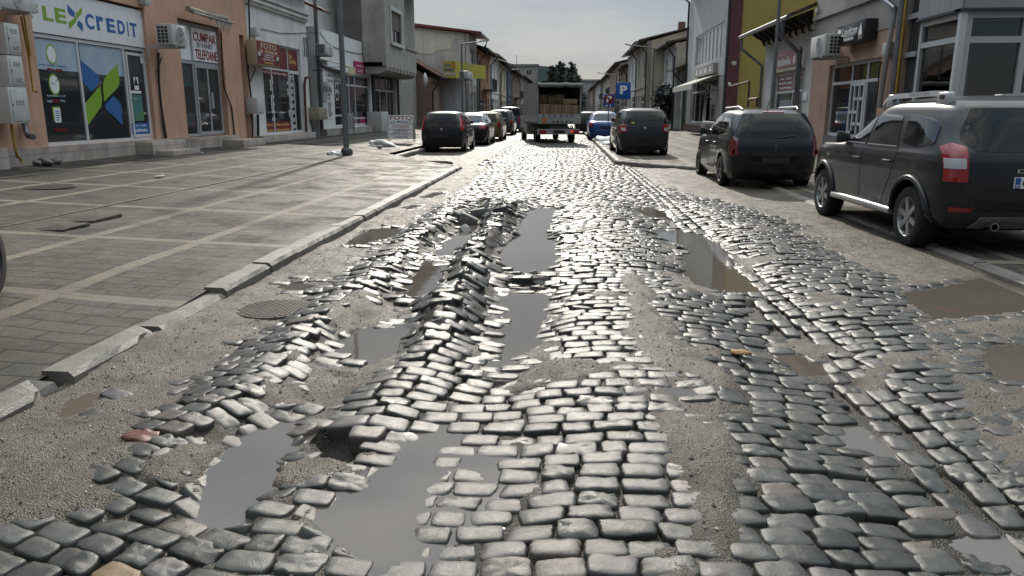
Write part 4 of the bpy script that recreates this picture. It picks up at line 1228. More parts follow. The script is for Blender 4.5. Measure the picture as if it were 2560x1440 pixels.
gas_box((70, 740), (270, 1055), 'lowest and largest pale gas cabinet of the stack by the lender\'s window', .5, False)
def ac_unit(fr, Z, tl, br, label, n0=.15, n1=.5, group=None, fan=.62):
    """outdoor unit: casing, side grille, round fan grille, bracket"""
    a = fr.px(*Z(*tl), n1); b = fr.px(*Z(*br), n1)
    s0, s1 = min(a[0], b[0]), max(a[0], b[0]); z0, z1 = b[1], a[1]
    t = empty('air_conditioner', fr.P((s0 + s1) / 2, n0, z0), label, 'air conditioner', group)
    mb = MB(); mb.fb(fr, s0, s1, n0, n1, z0, z1); mb.build('casing', m_box2, t, bevel=.025)
    h = z1 - z0; r = h * .40; sc = s0 + (s1 - s0) * fan
    mb = MB()
    ax = 'x'; c = fr.P(sc, n1 + .004, (z0 + z1) / 2); sg = 1 if fr.side == 'L' else -1
    for k in range(6):
        q = r * (1 - k * .15); mb.lathe([(q, 0), (q, sg * .012), (q - .012, sg * .012), (q - .012, 0)], c, ax, 26)
    for k in range(8):
        an = k * math.pi / 4; mb.tube([fr.P(sc + .05 * math.cos(an), n1 + .012, (z0 + z1) / 2 + .05 * math.sin(an)), fr.P(sc + r * math.cos(an), n1 + .012, (z0 + z1) / 2 + r * math.sin(an))], .006, 5)
    mb.build('fan_grille', m_box2, t)
    disc(fr, sc, n1 + .001, (z0 + z1) / 2, r * .97, .003, M('grey_shade_plastic', (.16, .16, .155), var=0), t, 'fan')
    mb = MB(); se = s0 if fr.side in 'L' else s0
    for k in range(5):
        zz = z0 + h * (.12 + .16 * k)
        for q in range(3): mb.fb(fr, se - .006, se - .001, n0 + .04 + .10 * q, n0 + .115 + .10 * q, zz, zz + h * .12)
    mb.build('side_grille', m_ink, t)
    for q in (.18, .82):
        mb = MB(); ss = s0 + (s1 - s0) * q; mb.fb(fr, ss - .02, ss + .02, .0, n1 + .02, z0 - .05, z0 - .004); mb.fb(fr, ss - .02, ss + .02, 0, .03, z0 - .3, z0 - .05); mb.build('bracket', m_box2, t)
    return t
m_box2 = M('white_metal_casing', (.55, .55, .53), rough=.45, var=.1, scale=5, streak=.25)
ac_unit(FL, Z1, (-110, -110), (325, 118), 'white air conditioner above the stacked gas cabinets', fan=.6)
ac_unit(FL, Z1, (1465, 200), (1605, 405), 'white air conditioner between the orange pillars beside the telephone poster', .35, .78, fan=.55)

# rolled torn awning
aw = empty('torn_awning', FL.P(FL.px(*Z1(1800, 120), .3)[0], .3, 3.5), 'rolled up torn awning with hanging shreds above the vacant shop', 'awning')
sa, za = FL.px(*Z1(1610, 75), .35); sb, zb_ = FL.px(*Z1(1935, 160), .35)
mb = MB(); mb.tube([FL.P(sa, .35, za), FL.P((sa + sb) / 2, .35, (za + zb_) / 2 - .03), FL.P(sb, .35, zb_)], .085, 12); mb.build('roller', M('rolled_cloth', (.36, .31, .25), rough=.85, var=.3, scale=8), aw, smooth=True, angle=60)
mb = MB(); mb.tube([FL.P(sa, .52, za - .1), FL.P(sb + .25, .52, zb_ - .12)], .022, 8); mb.build('front_bar', m_alu, aw)
mb = MB(); random.seed(3)
for k in range(15):
    t = .35 + .65 * k / 15; s = sa + (sb - sa) * t; L = random.uniform(.05, .38) * (1.3 if .6 < t < .95 else .5)
    mb.prism([FL.P(s, .5, za + (zb_ - za) * t - .08), FL.P(s + .16, .5, za + (zb_ - za) * t - .1), FL.P(s + random.uniform(.02, .2), .47, za + (zb_ - za) * t - .1 - L)], (.012, 0, 0))
mb.build('shred', M('torn_cloth', (.42, .39, .33), rough=.9, var=.3, scale=8), aw)
# cables
def cable(pts, r, label, name='cable', mat=None, group=None):
    mb = MB(); mb.tube(pts, r, 6); return tag(mb.build(name, mat or m_black, smooth=True), label, 'cable', group)
def fc(fr, pts, n, Z): return [fr.P(fr.px(*Z(*p), n)[0], n, fr.px(*Z(*p), n)[1]) for p in pts]
cable(fc(FL, [(1358, 450), (1362, 700), (1380, 900), (1425, 1185)], .05, Z1), .03, 'pair of black cables running down beside the air conditioner pillar')
cable(fc(FL, [(1385, 490), (1352, 600), (1375, 800), (1390, 1000), (1412, 1185)], .06, Z1), .02, 'thin black cable bowed out from the pillar by the air conditioner')
cable(fc(FL, [(1895, 280), (1905, 600), (1920, 750), (1985, 920), (2015, 1195)], .04, Z1), .025, 'black cable kinked beside the vacant shop\'s right pillar')
cable(fc(FL, [(2130, -20), (2140, 300), (2125, 600), (2160, 900), (2165, 1190)], .06, Z1), .03, 'bundle of dark cables on the edge of the orange house')
mb = MB(); r = R1((1245, 0), (1300, 50), .2); mb.fb(FL, r[0], r[1], .002, .2, r[2], r[3] + .25); tag(mb.build('alarm_box', m_box2, bevel=.02), 'small white alarm box with red underside on the orange wall', 'alarm box')

# ---------- photo shop house
FS = FR('L', -11.25)
R2 = lambda tl, br, n=0., fr=None: (fr or FS).rect(Z2, tl, br, n)
ph = empty('white_photo_shop_house', (FS.at, 29.8, zg), 'low off white house with a moulded cornice and red photo shop windows', 'house')
s0 = right_end + .01; s1 = FS.px(*Z2(612, 600))[0]
wn_ = R2((178, 600), (425, 1210), -.1); wn_t = FS.px(*Z2(400, 420), -.1)[1]
dn = R2((418, 440), (560, 1200), -.1)
zb2 = zg + .22
holes = [(wn_[0], dn[1], zb2, wn_t)]
cz = FS.px(*Z2(615, 215))[1]
wall(FS, s0, s1, zg - .3, cz + 1.3, holes, m_cwhite, ph, .32, 'facade')
depth_box(FS, s0, s1, zg - .3, cz + 1.3, 8, m_cwhite, ph, n=-.32)
mb = MB()
for k, (d, h0, h1) in enumerate(((.10, 0, .10), (.18, .10, .2), (.13, .2, .27), (.24, .27, .36))): mb.fb(FS, s0, s1, .002, d, cz + h0, cz + h1)
mb.build('cornice', m_cwhite, ph)
mb = MB(); mb.prism([(FS.at + .75, s0 - .1, cz + 1.2), (FS.at + .75, s0 - .1, cz + 1.32), (FS.at - 4, s0 - .1, cz + 3.1), (FS.at - 4, s0 - .1, cz + 2.95)], (0, s1 - s0 + .5, 0)); mb.build('roof', m_rtile, ph)
mb = MB()
for k in range(10): mb.fb(FS, s0 + .3 + k * .6, s0 + .42 + k * .6, .0, .7, cz + 1.06, cz + 1.2)
mb.build('rafter_end', m_wood, ph)
mb = MB(); mb.fb(FS, s0, dn[1] + .3, .002, .4, zg - .3, zb2 - .02); mb.build('doorstep', m_ptile, ph, bevel=.01)
c1 = FS.px(*Z2(295, 900), -.1)[0]
w_all = dn[1] - wn_[0]
zt2 = FS.px(*Z2(400, 635), -.1)[1]
pw = window(FS, (wn_[0], dn[1], zb2, wn_t), -.08, ph, cols=[(c1 - wn_[0]) / w_all, (dn[0] - wn_[0]) / w_all], rows=[(zt2 - zb2) / (wn_t - zb2)], fw=.07, name='shop_window')
pd = window(FS, (dn[0] + .05, dn[1] - .04, zb2 + .02, zt2 - .03), -.06, ph, cols=[.40], fw=.06, name='door', deep=.05)
gs = -.112
def red(fr, r, n, parent, txt=None, mat=None, tm=None, k=.72, slant=0., bold=.01):
    o = decal(fr, r, n, mat or m_dred, parent, 'red_panel')
    if txt:
        lines = txt.split('\n'); h = (r[3] - r[2]) / len(lines)
        for i, tline in enumerate(lines):
            z1_ = r[3] - i * h; put_text(fr, r[0] + .08 * (r[1] - r[0]), r[1] - .08 * (r[1] - r[0]), z1_ - h * (.5 + k / 2), z1_ - h * (.5 - k / 2), n + .005, tline, tm or m_gold, o, slant=slant, bold=bold)
    return o
red(FS, (dn[0] + .06, dn[1] - .05, zt2 + .06, wn_t - .08), gs, pw)
r = (dn[0] + .2, dn[1] - .2, zt2 + .25, wn_t - .42); put_text(FS, *r, gs + .006, 'Samby', m_gold, pw, bold=.02)
put_text(FS, r[0] + .02, r[0] + .35, r[3], r[3] + .2, gs + .006, 'la', m_gold, pw)
red(FS, (c1 + .05, dn[0] - .05, zt2 + .06, wn_t - .08), gs, pw)
za_ = FS.px(*Z2(240, 1100), -.1)[1]
red(FS, (wn_[0] + .05, c1 - .05, zb2 + .04, za_), gs, pw, 'Invitatii\nnunta botez', k=.5); red(FS, (c1 + .05, dn[0] - .05, zb2 + .04, za_), gs, pw, 'Rame foto\nAlbume foto', k=.5)
zc_ = FS.px(*Z2(240, 670), -.1)[1]
red(FS, (wn_[0] + .05, c1 - .05, zc_, zt2 - .05), gs, pw, 'Fotocopii Foto', tm=m_paper, k=.35); red(FS, (c1 + .05, dn[0] - .05, zc_, zt2 - .05), gs, pw, 'Foto la minut', tm=m_paper, k=.35)
mb = MB(); random.seed(8)
mbk = MB()
for sx in (wn_[0] + .06, c1 - .15, c1 + .06, dn[0] - .16):
    zz = za_ + .05
    while zz < zc_ - .15:
        (mb if random.random() < .55 else mbk).fb(FS, sx, sx + .09, gs, gs + .003, zz, zz + .12); zz += .14
mb.build('sample_photos', m_paper, pw); mbk.build('sample_photos', m_ink, pw)
dd0 = dn[0] + .05 + (dn[1] - dn[0] - .09) * .40
red(FS, (dn[0] + .10, dd0 - .05, zb2 + .1, zt2 - .1), -.085, pd, '\n'.join('ACTE NUNTA BOTEZ FOTO CADOU VIZA LOGO STUDIO'.split()), k=.55, tm=m_paper)
decal(FS, (dd0 + .08, dd0 + .34, zb2 + 1.2, zb2 + 1.55), -.085, m_paper, pd, 'notice')
# projecting sign box
a = FS.px(*Z2(140, 350), .5); b = FS.px(*Z2(365, 610), .5)
sb_ = empty('sign_box', FS.P(a[0], .3, b[1]), 'red lightbox sign with golden photo lettering fixed to the white wall', 'sign')
mb = MB(); mb.fb(FS, a[0], b[0], .16, .5, b[1], a[1]); mb.build('box', M('cream_box', (.5, .42, .28), rough=.5, var=.1), sb_, bevel=.01)
mb = MB(); mb.fb(FS, a[0] + .03, b[0] - .03, .5, .512, b[1] + .03, a[1] - .03); fp_ = mb.build('face', m_dred, sb_)
w, h = b[0] - a[0], a[1] - b[1]
for u0, u1, v0, v1, tx_, mt in ((.18, .84, .68, .90, 'FOTO', M('pale_gold_print', (.62, .52, .32), var=0)), (.12, .88, .50, .68, 'la minut', M('pale_gold_print', (.6, .5, .3), var=0)), (.28, .72, .40, .47, 'Legitimatii', m_paper), (.32, .68, .31, .38, 'Pasaport', m_paper), (.26, .74, .22, .29, 'Buletin, etc', m_paper), (.28, .70, .05, .18, 'Samby', m_gold)):
    put_text(FS, a[0] + w * u0, a[0] + w * u1, b[1] + h * v0, b[1] + h * v1, .512, tx_, mt, fp_)
for u, zz in ((.10, .38), (.88, .30)):
    disc(FS, a[0] + w * u, .512, b[1] + h * zz, .12, .003, m_ink, fp_, 'camera_picture')
    decal(FS, (a[0] + w * u - .12, a[0] + w * u + .1, b[1] + h * zz - .02, b[1] + h * zz + .12), .513, m_box, fp_, 'camera_picture')
def wbox(fr, Z, tl, br, n1, label, name='meter_box', mat=None, cat='box', n0=.002, door=True):
    a = fr.px(*Z(*tl), n1); b = fr.px(*Z(*br), n1); s0_, s1_ = min(a[0], b[0]), max(a[0], b[0])
    mb = MB(); mb.fb(fr, s0_, s1_, n0, n1, b[1], a[1]); o = mb.build(name, mat or m_box, None, bevel=.012)
    if door:
        mb = MB(); mb.fb(fr, s0_ + .04, s1_ - .04, n1, n1 + .01, b[1] + .05, a[1] - .05); mb.build('door', mat or m_box, o, bevel=.005)
    return tag(o, label, cat)
wbox(FS, Z2, (150, 880), (215, 1025), .4, 'grey meter box on the wall left of the red photo windows')
wbox(FS, Z2, (145, 245), (188, 330), .2, 'small white siren box high on the photo shop wall', 'siren_box', m_box2, door=False)
cable(fc(FS, [(190, 258), (370, 300), (500, 300), (690, 292)], .03, Z2), .012, 'thin cable sagging across the white photo shop wall')
cable(fc(FS, [(95, 395), (110, 560), (140, 620), (95, 730)], .08, Z2), .022, 'tangle of loose cable beside the red lightbox')
cable(fc(FS, [(160, 1030), (165, 1270)], .1, Z2), .05, 'grey conduit below the meter box by the photo shop')
pipe(FS, [(640, 690, .25), (590, 700, .2), (580, 760, .08), (590, 1000), (600, 1200)], .08, .055, M('brown_pipe', (.15, .06, .045), rough=.5, var=.2), ph, 'rain_pipe', Z2)
mb = MB()
for k in range(3):
    r = R2((575 + 16 * k, 335), (582 + 16 * k, 510), .06); mb.fb(FS, r[0], r[0] + .03, .05, .08, r[2], r[3])
for yy in (350, 480):
    r = R2((572, yy), (612, yy + 8), .06); mb.fb(FS, r[0], r[1], .04, .06, r[2], r[3])
mb.build('rusty_bracket', m_dkmet, ph)

# ---------- passage with grilled gate
gap1 = FS.px(*Z2(690, 700))[0]
pa = empty('passage_gate', (FS.at, (s1 + gap1) / 2, zg), 'dark narrow passage closed by a grilled gate under a high panel', 'gate')
ztg = FS.px(*Z2(640, 690))[1]
window(FS, (s1 + .05, gap1 - .05, zg, ztg), -.3, pa, cols=4, rows=3, fw=.05, mf=m_dkmet, name='gate_frame', mg=m_ink)
mb = MB(); mb.fb(FS, s1, gap1, -.7, -.35, ztg, ztg + .9); mb.fb(FS, s1, gap1, -.72, -.4, ztg + .9, cz + 1.0); mb.build('panel', m_dkmet, pa)

# ---------- tailor's house
m_twhite = M('white_tailor_render', (.80, .80, .79), rough=.75, var=.1, scale=1.0, streak=.35)
tl_ = empty('tailor_house', (FS.at, 38, zg), 'white tailor shop with a set back grey upper storey', 'house')
t0 = gap1; t1 = FS.px(*Z2(1182, 800))[0]
zpa = FS.px(*Z2(720, 255))[1]
zsh = FS.px(*Z2(1172, 690))[1]
sh0 = FS.px(*Z2(850, 900))[0]; shm = FS.px(*Z2(935, 900))[0]
holes = [(sh0, t1 - .25, zg + .32, zsh)]
wall(FS, t0, t1, zg - .3, zpa, holes, m_twhite, tl_, .3, 'facade')
depth_box(FS, t0, t1, zg - .3, zpa, 2.6, m_twhite, tl_)
FU = FR('L', -13.0)
uw = FU.rect(Z2, (850, 95), (915, 320))
wall(FU, t0, t1 + 1.6, zpa - .4, 9.5, [uw], m_lgrey, tl_, .3, 'upper_wall'); depth_box(FU, t0, t1 + 1.6, zpa - .4, 9.5, 6, m_lgrey, tl_)
window(FU, uw, -.1, tl_, cols=3, fw=.09, mf=m_lgrey, name='window')
vs = FU.px(*Z2(957, 200))[0]; mb = MB(); mb.fb(FU, vs - .15, vs + .15, .002, .12, zpa, 9.5); mb.build('pilaster', m_twhite, tl_)
mb = MB(); ez = FS.px(*Z2(815, 150))[1]; mb.prism([FS.P(t0 - .2, .45, ez - .1), FS.P(t0 - .2, .45, ez + .03), FS.P(t0 - .2, -2.5, ez + 1.3), FS.P(t0 - .2, -2.5, ez + 1.15)], (0, 1.4, 0)); mb.build('side_roof', m_rtile, tl_)
mb = MB(); mb.fb(FS, t0 + .05, t0 + .2, .0, .14, zg, 9); mb.build('rain_pipe', m_zinc, tl_)
tw = window(FS, (sh0, shm, zg + .34, zsh - .02), -.08, tl_, cols=1, rows=[.2], fw=.08, name='shop_window')
tw2 = window(FS, (shm, t1 - .27, zg + .34, zsh - .02), -.08, tl_, cols=[.24, .46], rows=[.14, .78], fw=.08, name='shop_window')
mb = MB(); mb.fb(FS, t0, t1, .002, .35, zg - .3, zg + .28); mb.build('plinth', m_grey, tl_)
m_magenta = M('magenta_print', (.42, .03, .13), rough=.45, var=.04)
decal(FS, (t1 - 2.4, t1 - .4, zg + .42, zg + .78), -.105, m_magenta, tw2, 'magenta_panel')
decal(FS, (shm + 1.1, shm + 2.2, zg + .42, zg + .78), -.105, m_magenta, tw2, 'magenta_panel')
# lettering on the tailor's white panel
lp = FS.rect(Z2, (735, 760), (845, 1070), .02); o = panel(FS, lp, .002, .02, 'menu_board', m_paper, tl_)
for (a, b, c, d, st) in ((.05, .95, .78, .95, 'EVA'), (.55, .8, .68, .76, 'M & S'), (.55, .75, .56, .64, 'O')):
    put_text(FS, lp[0] + (lp[1] - lp[0]) * a, lp[0] + (lp[1] - lp[0]) * b, lp[2] + (lp[3] - lp[2]) * c, lp[2] + (lp[3] - lp[2]) * d, .02, st, m_ink, o)
mb = MB()
for k in range(14):
    zz = lp[2] + (lp[3] - lp[2]) * (.06 + .032 * k); mb.fb(FS, lp[0] + (lp[1] - lp[0]) * .5, lp[0] + (lp[1] - lp[0]) * random.uniform(.7, .92), .02, .023, zz, zz + .025)
mb.build('small_print', m_ink, o)
s_ = (sh0 + shm) / 2; disc(FS, s_, -.1, zg + 2.0, .42, .003, m_paper, tw, 'round_sticker', rs=.8); disc(FS, s_, -.096, zg + 2.0, .36, .003, m_ink, tw, 'round_sticker', rs=.8)
put_text(FS, s_ - .25, s_ + .25, zg + 1.9, zg + 2.1, -.092, 'EVA', m_paper, tw)
a = FS.px(*Z2(745, 610), .6); b = FS.px(*Z2(925, 760), .6)
ts = empty('sign_board', FS.P(a[0], .6, b[1]), 'white board with black tailoring and ironing words behind the lamp post', 'sign')
p_ = panel(FS, (a[0], b[0] + .3, b[1], a[1]), .57, .61, 'board', m_paper, ts)
w, h = b[0] + .3 - a[0], a[1] - b[1]
put_text(FS, a[0] + w * .08, a[0] + w * .96, b[1] + h * .42, b[1] + h * .66, .61, 'CROITORIE', m_ink, p_, bold=.02); put_text(FS, a[0] + w * .08, a[0] + w * .96, b[1] + h * .06, b[1] + h * .27, .61, 'CALCATORIE', m_ink, p_, bold=.02)
mb = MB(); mb.tube([FS.P(a[0] - .3, .62, b[1] + h * 1.15), FS.P(a[0] + w * .3, .66, b[1] + h * .95), FS.P(a[0] + w * .9, .66, b[1] + h * .86)], .09, 10); mb.build('spotlight_arm', m_dkmet, ts, smooth=True)
for k in (.15, .85): mb = MB(); mb.fb(FS, a[0] + w * k - .02, a[0] + w * k + .02, 0, .57, a[1] - .1, a[1] - .06); mb.build('bracket', m_dkmet, ts)
a = FS.rect(Z2, (1028, 545), (1132, 668), .06); o = panel(FS, a, .002, .06, 'shop_sign', m_magenta, None)
tag(o, 'magenta sign with a white winged mark on the tailor\'s white wall', 'sign')
mb = MB(); w, h = a[1] - a[0], a[3] - a[2]
for q in (.14, .58): mb.fb(FS, a[0] + w * q, a[0] + w * (q + .28), .06, .064, a[2] + h * .62, a[2] + h * .67); mb.fb(FS, a[0] + w * (q + .08), a[0] + w * (q + .2), .06, .064, a[2] + h * .54, a[2] + h * .58)
mb.fb(FS, a[0] + w * .47, a[0] + w * .53, .06, .064, a[2] + h * .52, a[2] + h * .76)
mb.build('winged_mark', m_paper, o)
for k in range(2): put_text(FS, a[0] + w * .28, a[0] + w * .72, a[2] + h * (.22 - .14 * k), a[2] + h * (.32 - .14 * k), .06, ('CROITORIE', 'RETUS')[k], m_paper, o)
ac_unit(FS, Z2, (770, 390), (842, 505), 'white air conditioner above the striped awning of the tailor', .25, .65, fan=.6)
# striped awning
def stripes(name, c1, c2, w, axis=1):
    if name in MATS: return MATS[name]
    m = bpy.data.materials.new(name); n, l, b = nodes_of(m)
    g = n.new('ShaderNodeNewGeometry'); s = n.new('ShaderNodeSeparateXYZ'); l.new(g.outputs['Position'], s.inputs[0])
    f = n.new('ShaderNodeMath'); f.operation = 'FLOORED_MODULO'; f.inputs[1].default_value = w; l.new(s.outputs[axis], f.inputs[0])
    c = n.new('ShaderNodeMath'); c.operation = 'GREATER_THAN'; c.inputs[1].default_value = w / 2; l.new(f.outputs[0], c.inputs[0])
    mx = n.new('ShaderNodeMixRGB'); mx.inputs[1].default_value = (*c1, 1); mx.inputs[2].default_value = (*c2, 1); l.new(c.outputs[0], mx.inputs[0]); l.new(mx.outputs[0], b.inputs['Base Color']); b.inputs['Roughness'].default_value = .8
    MATS[name] = m; return m
s0a, zaw = FS.px(*Z2(770, 525), .3); s1a = FS.px(*Z2(1035, 600), 1.3)[0]; zaf = FS.px(*Z2(860, 570), 1.3)[1]
aw = empty('striped_awning', FS.P(s0a, 0, zaf), 'yellow and cream striped awning over the tailor\'s window', 'awning')
mb = MB(); mb.prism([FS.P(s0a, .02, zaw), FS.P(s0a, .02, zaw - .03), FS.P(s0a, 1.3, zaf - .03), FS.P(s0a, 1.3, zaf)], (0, s1a - s0a, 0)); mb.build('cloth', stripes('awning_stripes', (.5, .42, .2), (.56, .52, .4), .3), aw)
mb = MB(); mb.fb(FS, s0a, s1a, 1.3, 1.315, zaf - .34, zaf); mb.build('valance', stripes('awning_stripes', 0, 0, 0), aw)
mb = MB(); mb.fb(FS, s0a + .05, s0a + .1, .02, 1.3, zaf - .06, zaf - .03); mb.build('arm', m_alu, aw)
wbox(FS, Z2, (705, 965), (790, 1075), .45, 'old beige meter box at the corner of the tailor shop', mat=M('beige_cabinet', (.34, .30, .22), rough=.6, var=.2))
wbox(FS, Z2, (750, 830), (785, 925), .2, 'small pale fuse box above the beige meter box', door=False, mat=m_box2)
cable(fc(FS, [(720, 290), (780, 380), (860, 430), (1000, 470), (1180, 500)], .03, Z2), .015, 'thin cable looping across the white tailor facade')

# ---------- grey house with the oriel
orl = empty('oriel_house', (FS.at, 48, zg), 'grey rendered house with a projecting upper room on scalloped corbels', 'house')
o0 = t1 + .01; o1 = 57.0
FO = FR('L', -9.95)
oc0 = FO.px(*Z2(1310, 400))[0]
zor = FO.px(*Z2(1310, 590))[1]
zsf = FS.px(*Z2(1395, 690))[1]
g0, g1 = FS.px(*Z2(1218, 900))[0], FS.px(*Z2(1400, 900))[0]
wall(FS, o0, o1, zg - .3, zor + .3, [(g0, g1, zg + .25, zsf)], m_grey, orl, .3, 'ground_floor_wall'); depth_box(FS, o0, o1, zg - .3, zor + .3, 8, m_grey, orl)
depth_box(FS, o0, o1, zor + .3, 9.6, 8, m_grey, orl, n=.0, name='upper_walls')
oend = FO.px(*Z2(1482, 200))[0]
ow = FO.rect(Z2, (1352, 85), (1452, 410))
wall(FO, oc0, oend, zor, 9.5, [ow], m_grey, orl, .2, 'oriel_front')
mb = MB(); mb.fb(FO, oc0, oc0 + .2, -1.25, -.201, zor, 9.5); mb.fb(FO, oend - .2, oend, -1.25, -.201, zor, 9.5); mb.fb(FO, oc0, oend, -1.25, -.203, zor, zor + .2); mb.build('oriel_side', m_grey, orl)
w_ = window(FO, ow, -.08, orl, cols=2, fw=.09, mf=M('dark_red_timber', (.09, .045, .035), rough=.6, var=.2), name='window')
mb = MB(); zs = ow[2] + (ow[3] - ow[2]) * .42
for k in range(16):
    za_ = zs + (ow[3] - zs) * k / 16; mb.fb(FO, ow[0] + .08, ow[1] - .08, -.10, -.07 + .006 * (k % 2), za_, za_ + (ow[3] - zs) / 16)
mb.build('roller_blind', M('brown_blind', (.16, .12, .10), rough=.7, var=.2), w_)
mb = MB()
e_ = .22
mb.fb(FO, ow[0] - e_, ow[0], .002, .06, ow[2], ow[3]); mb.fb(FO, ow[1], ow[1] + e_, .002, .06, ow[2], ow[3]); mb.fb(FO, ow[0] - e_, ow[1] + e_, .002, .06, ow[3], ow[3] + e_); mb.fb(FO, ow[0] - e_ - .1, ow[1] + e_ + .1, .002, .14, ow[2] - .18, ow[2])
mb.build('window_surround', m_lgrey, orl)
bal1 = FO.px(*Z2(1588, 600))[0]; zba = FO.px(*Z2(1560, 465))[1]
mb = MB(); mb.fb(FO, oend, bal1, -.18, .0, zor, zba); mb.fb(FO, bal1 - .18, bal1, -1.25, -.181, zor, zba); mb.fb(FO, oend, bal1, -1.25, -.183, zor, zor + .18); mb.fb(FO, oend, bal1 + .06, -.26, .08, zba, zba + .12)
mb.build('balcony_parapet', m_grey, orl)
mb = MB()
nc = 9
for k in range(nc):
    s = oc0 + (bal1 - oc0) * (k + .5) / nc; w = (bal1 - oc0) / nc * .42
    mb.prism([FO.P(s - w, .0, zor), FO.P(s - w, -.05, zor - .22), FO.P(s - w, -.35, zor - .38), FO.P(s - w, -1.2, zor - .4), FO.P(s - w, -1.2, zor)], (0, 2 * w, 0))
mb.build('corbel', m_grey, orl)
window(FS, (g0, g1, zg + .27, zsf), -.1, orl, cols=[.3, .62], rows=[.68], fw=.09, name='shop_window')
window(FS, (g1 + 2.4, g1 + 3.6, zg + .2, zsf - .2), .03, orl, cols=2, fw=.09, name='door')
mb = MB(); mb.tube([FS.P(o0 + .15, .08, zg), FS.P(o0 + .15, .08, 9.5)], .1, 8); mb.tube([FS.P(g1 + .5, .08, zg), FS.P(g1 + .5, .08, zor)], .07, 8); mb.build('rain_pipe', m_dkmet, orl, smooth=True, angle=60)
mb = MB(); mb.tube([FO.P(oend + 1.5, -.9, 9.4), FO.P(oend + 1.6, .2, 8.6), FO.P(oend + 1.7, 1.5, 9.1)], .09, 8); mb.build('gutter_spout', m_dkmet, orl)
mb = MB(); mb.fb(FO, oc0 - .3, o1, -9, .5, 9.6, 9.75); mb.build('eaves', m_rtile, orl)
wbox(FS, Z2, (1268, 1005), (1340, 1200), .8, 'tall grey concrete cabinet standing by the photo board', 'distribution_cabinet', m_lgrey, 'cabinet')
# ================================================================== BUILDINGS, side of the parked off-road car
FX_ = FR('R', 8.0)
zr = .15
m_peach = M('peach_render', (.46, .30, .22), rough=.8, var=.14, scale=1.2, streak=.35, bump=.2, bscale=60)
m_taupe = M('taupe_render', (.36, .33, .305), rough=.8, var=.12, scale=1.2, streak=.3, bump=.15, bscale=60)
m_stone = M('grey_stone_cladding', (.33, .32, .31), rough=.45, var=.12, scale=1.5)
m_pebble = M('pebble_dash', (.22, .21, .20), rough=.8, var=.5, scale=50, bump=.6, bscale=60)

# ---------- see-through glass
m_clear = bpy.data.materials.new('shop_window_glass')
n_, l_, b_ = nodes_of(m_clear); out_ = n_['Material Output']
tr_ = n_.new('ShaderNodeBsdfTransparent'); tr_.inputs[0].default_value = (.72, .73, .74, 1)
gl_ = n_.new('ShaderNodeBsdfGlossy'); gl_.inputs['Roughness'].default_value = .02; gl_.inputs[0].default_value = (.9, .9, .9, 1)
fr_ = n_.new('ShaderNodeFresnel'); fr_.inputs[0].default_value = 2.3
mi_ = n_.new('ShaderNodeMixShader'); l_.new(fr_.outputs[0], mi_.inputs[0]); l_.new(tr_.outputs[0], mi_.inputs[1]); l_.new(gl_.outputs[0], mi_.inputs[2]); l_.new(mi_.outputs[0], out_.inputs['Surface'])

# ---------- glass corner house
gh = empty('glass_corner_house', (8.0, 17.2, zr), 'modern corner house of large panes in pale frames under grey stone panels', 'house')
YF = 17.1
FF = FR('F', YF)
g1 = FX_.px(*Z7(1020, 600))[0]
ga = FX_.px(*Z7(985, 250))[0]
zt = FX_.px(*Z7(1025, 185))[1]; ztc = FF.px(*Z7(1480, 78))[1]
zt = min(zt, 3.5)
m_frame = M('pale_grey_frame', (.50, .50, .49), rough=.4, var=.05)
wl_ = (YF + .12, g1 - .02, zr + .1, zt)
zmid = FX_.px(*Z7(1340, 465))[1]
f1 = window(FX_, wl_, -.05, gh, rows=[(zmid - wl_[2]) / (wl_[3] - wl_[2])], fw=.12, mf=m_frame, mg=m_clear, name='shop_window', deep=.1)
xm = FF.px(*Z7(2225, 800))[0]
f2 = window(FF, (8.12, xm + 4.5, zr + .1, zt), -.05, gh, cols=[(xm - 8.12) / (xm + 4.5 - 8.12)], rows=[(FF.px(*Z7(1440, 445))[1] - zr - .1) / (zt - zr - .1)], fw=.13, mf=m_frame, mg=m_clear, name='shop_window', deep=.1)
mb = MB(); mb.box(7.98, 8.12, YF - .02, YF + .12, zr, zt + .05); mb.build('corner_post', m_frame, gh, bevel=.02)
mb = MB()
for k in range(4): mb.fb(FX_, YF + k * (g1 - YF) / 4 + .006, YF + (k + 1) * (g1 - YF) / 4 - .006, -.25, .02, zt + .06, 6.5)
for k in range(5): mb.fb(FF, 8.03 + k * 1.5, 8.03 + (k + 1) * 1.5 - .012, -.25, .02, zt + .06, 6.5)
mb.build('stone_panel', m_stone, gh)
mb = MB(); mb.fb(FX_, YF - .05, g1, -.2, .06, zt, zt + .05); mb.fb(FF, 7.94, 16, -.2, .06, zt + .002, zt + .052); mb.build('window_head', m_dkmet, gh)
# dark strip with slats between the houses
mb = MB(); mb.fb(FX_, g1, g1 + .62, -.4, -.1, zr, 6.5); mb.build('dark_cladding', m_dkmet, gh)
mb = MB()
for k in range(4): mb.fb(FX_, g1 + .08 + k * .14, g1 + .11 + k * .14, -.1, -.07, zr, 6.5)
mb.build('cladding_rib', M('dark_rib', (.09, .085, .08), var=.1), gh)
mb = MB()
for p in (Z7(950, 195), Z7(890, 625)):
    z = FX_.px(*p)[1]; mb = MB(); mb.fb(FX_, g1 - .02, g1 + .6, -.07, .0, z - .06, z + .06); mb.build('band', m_stone, gh)
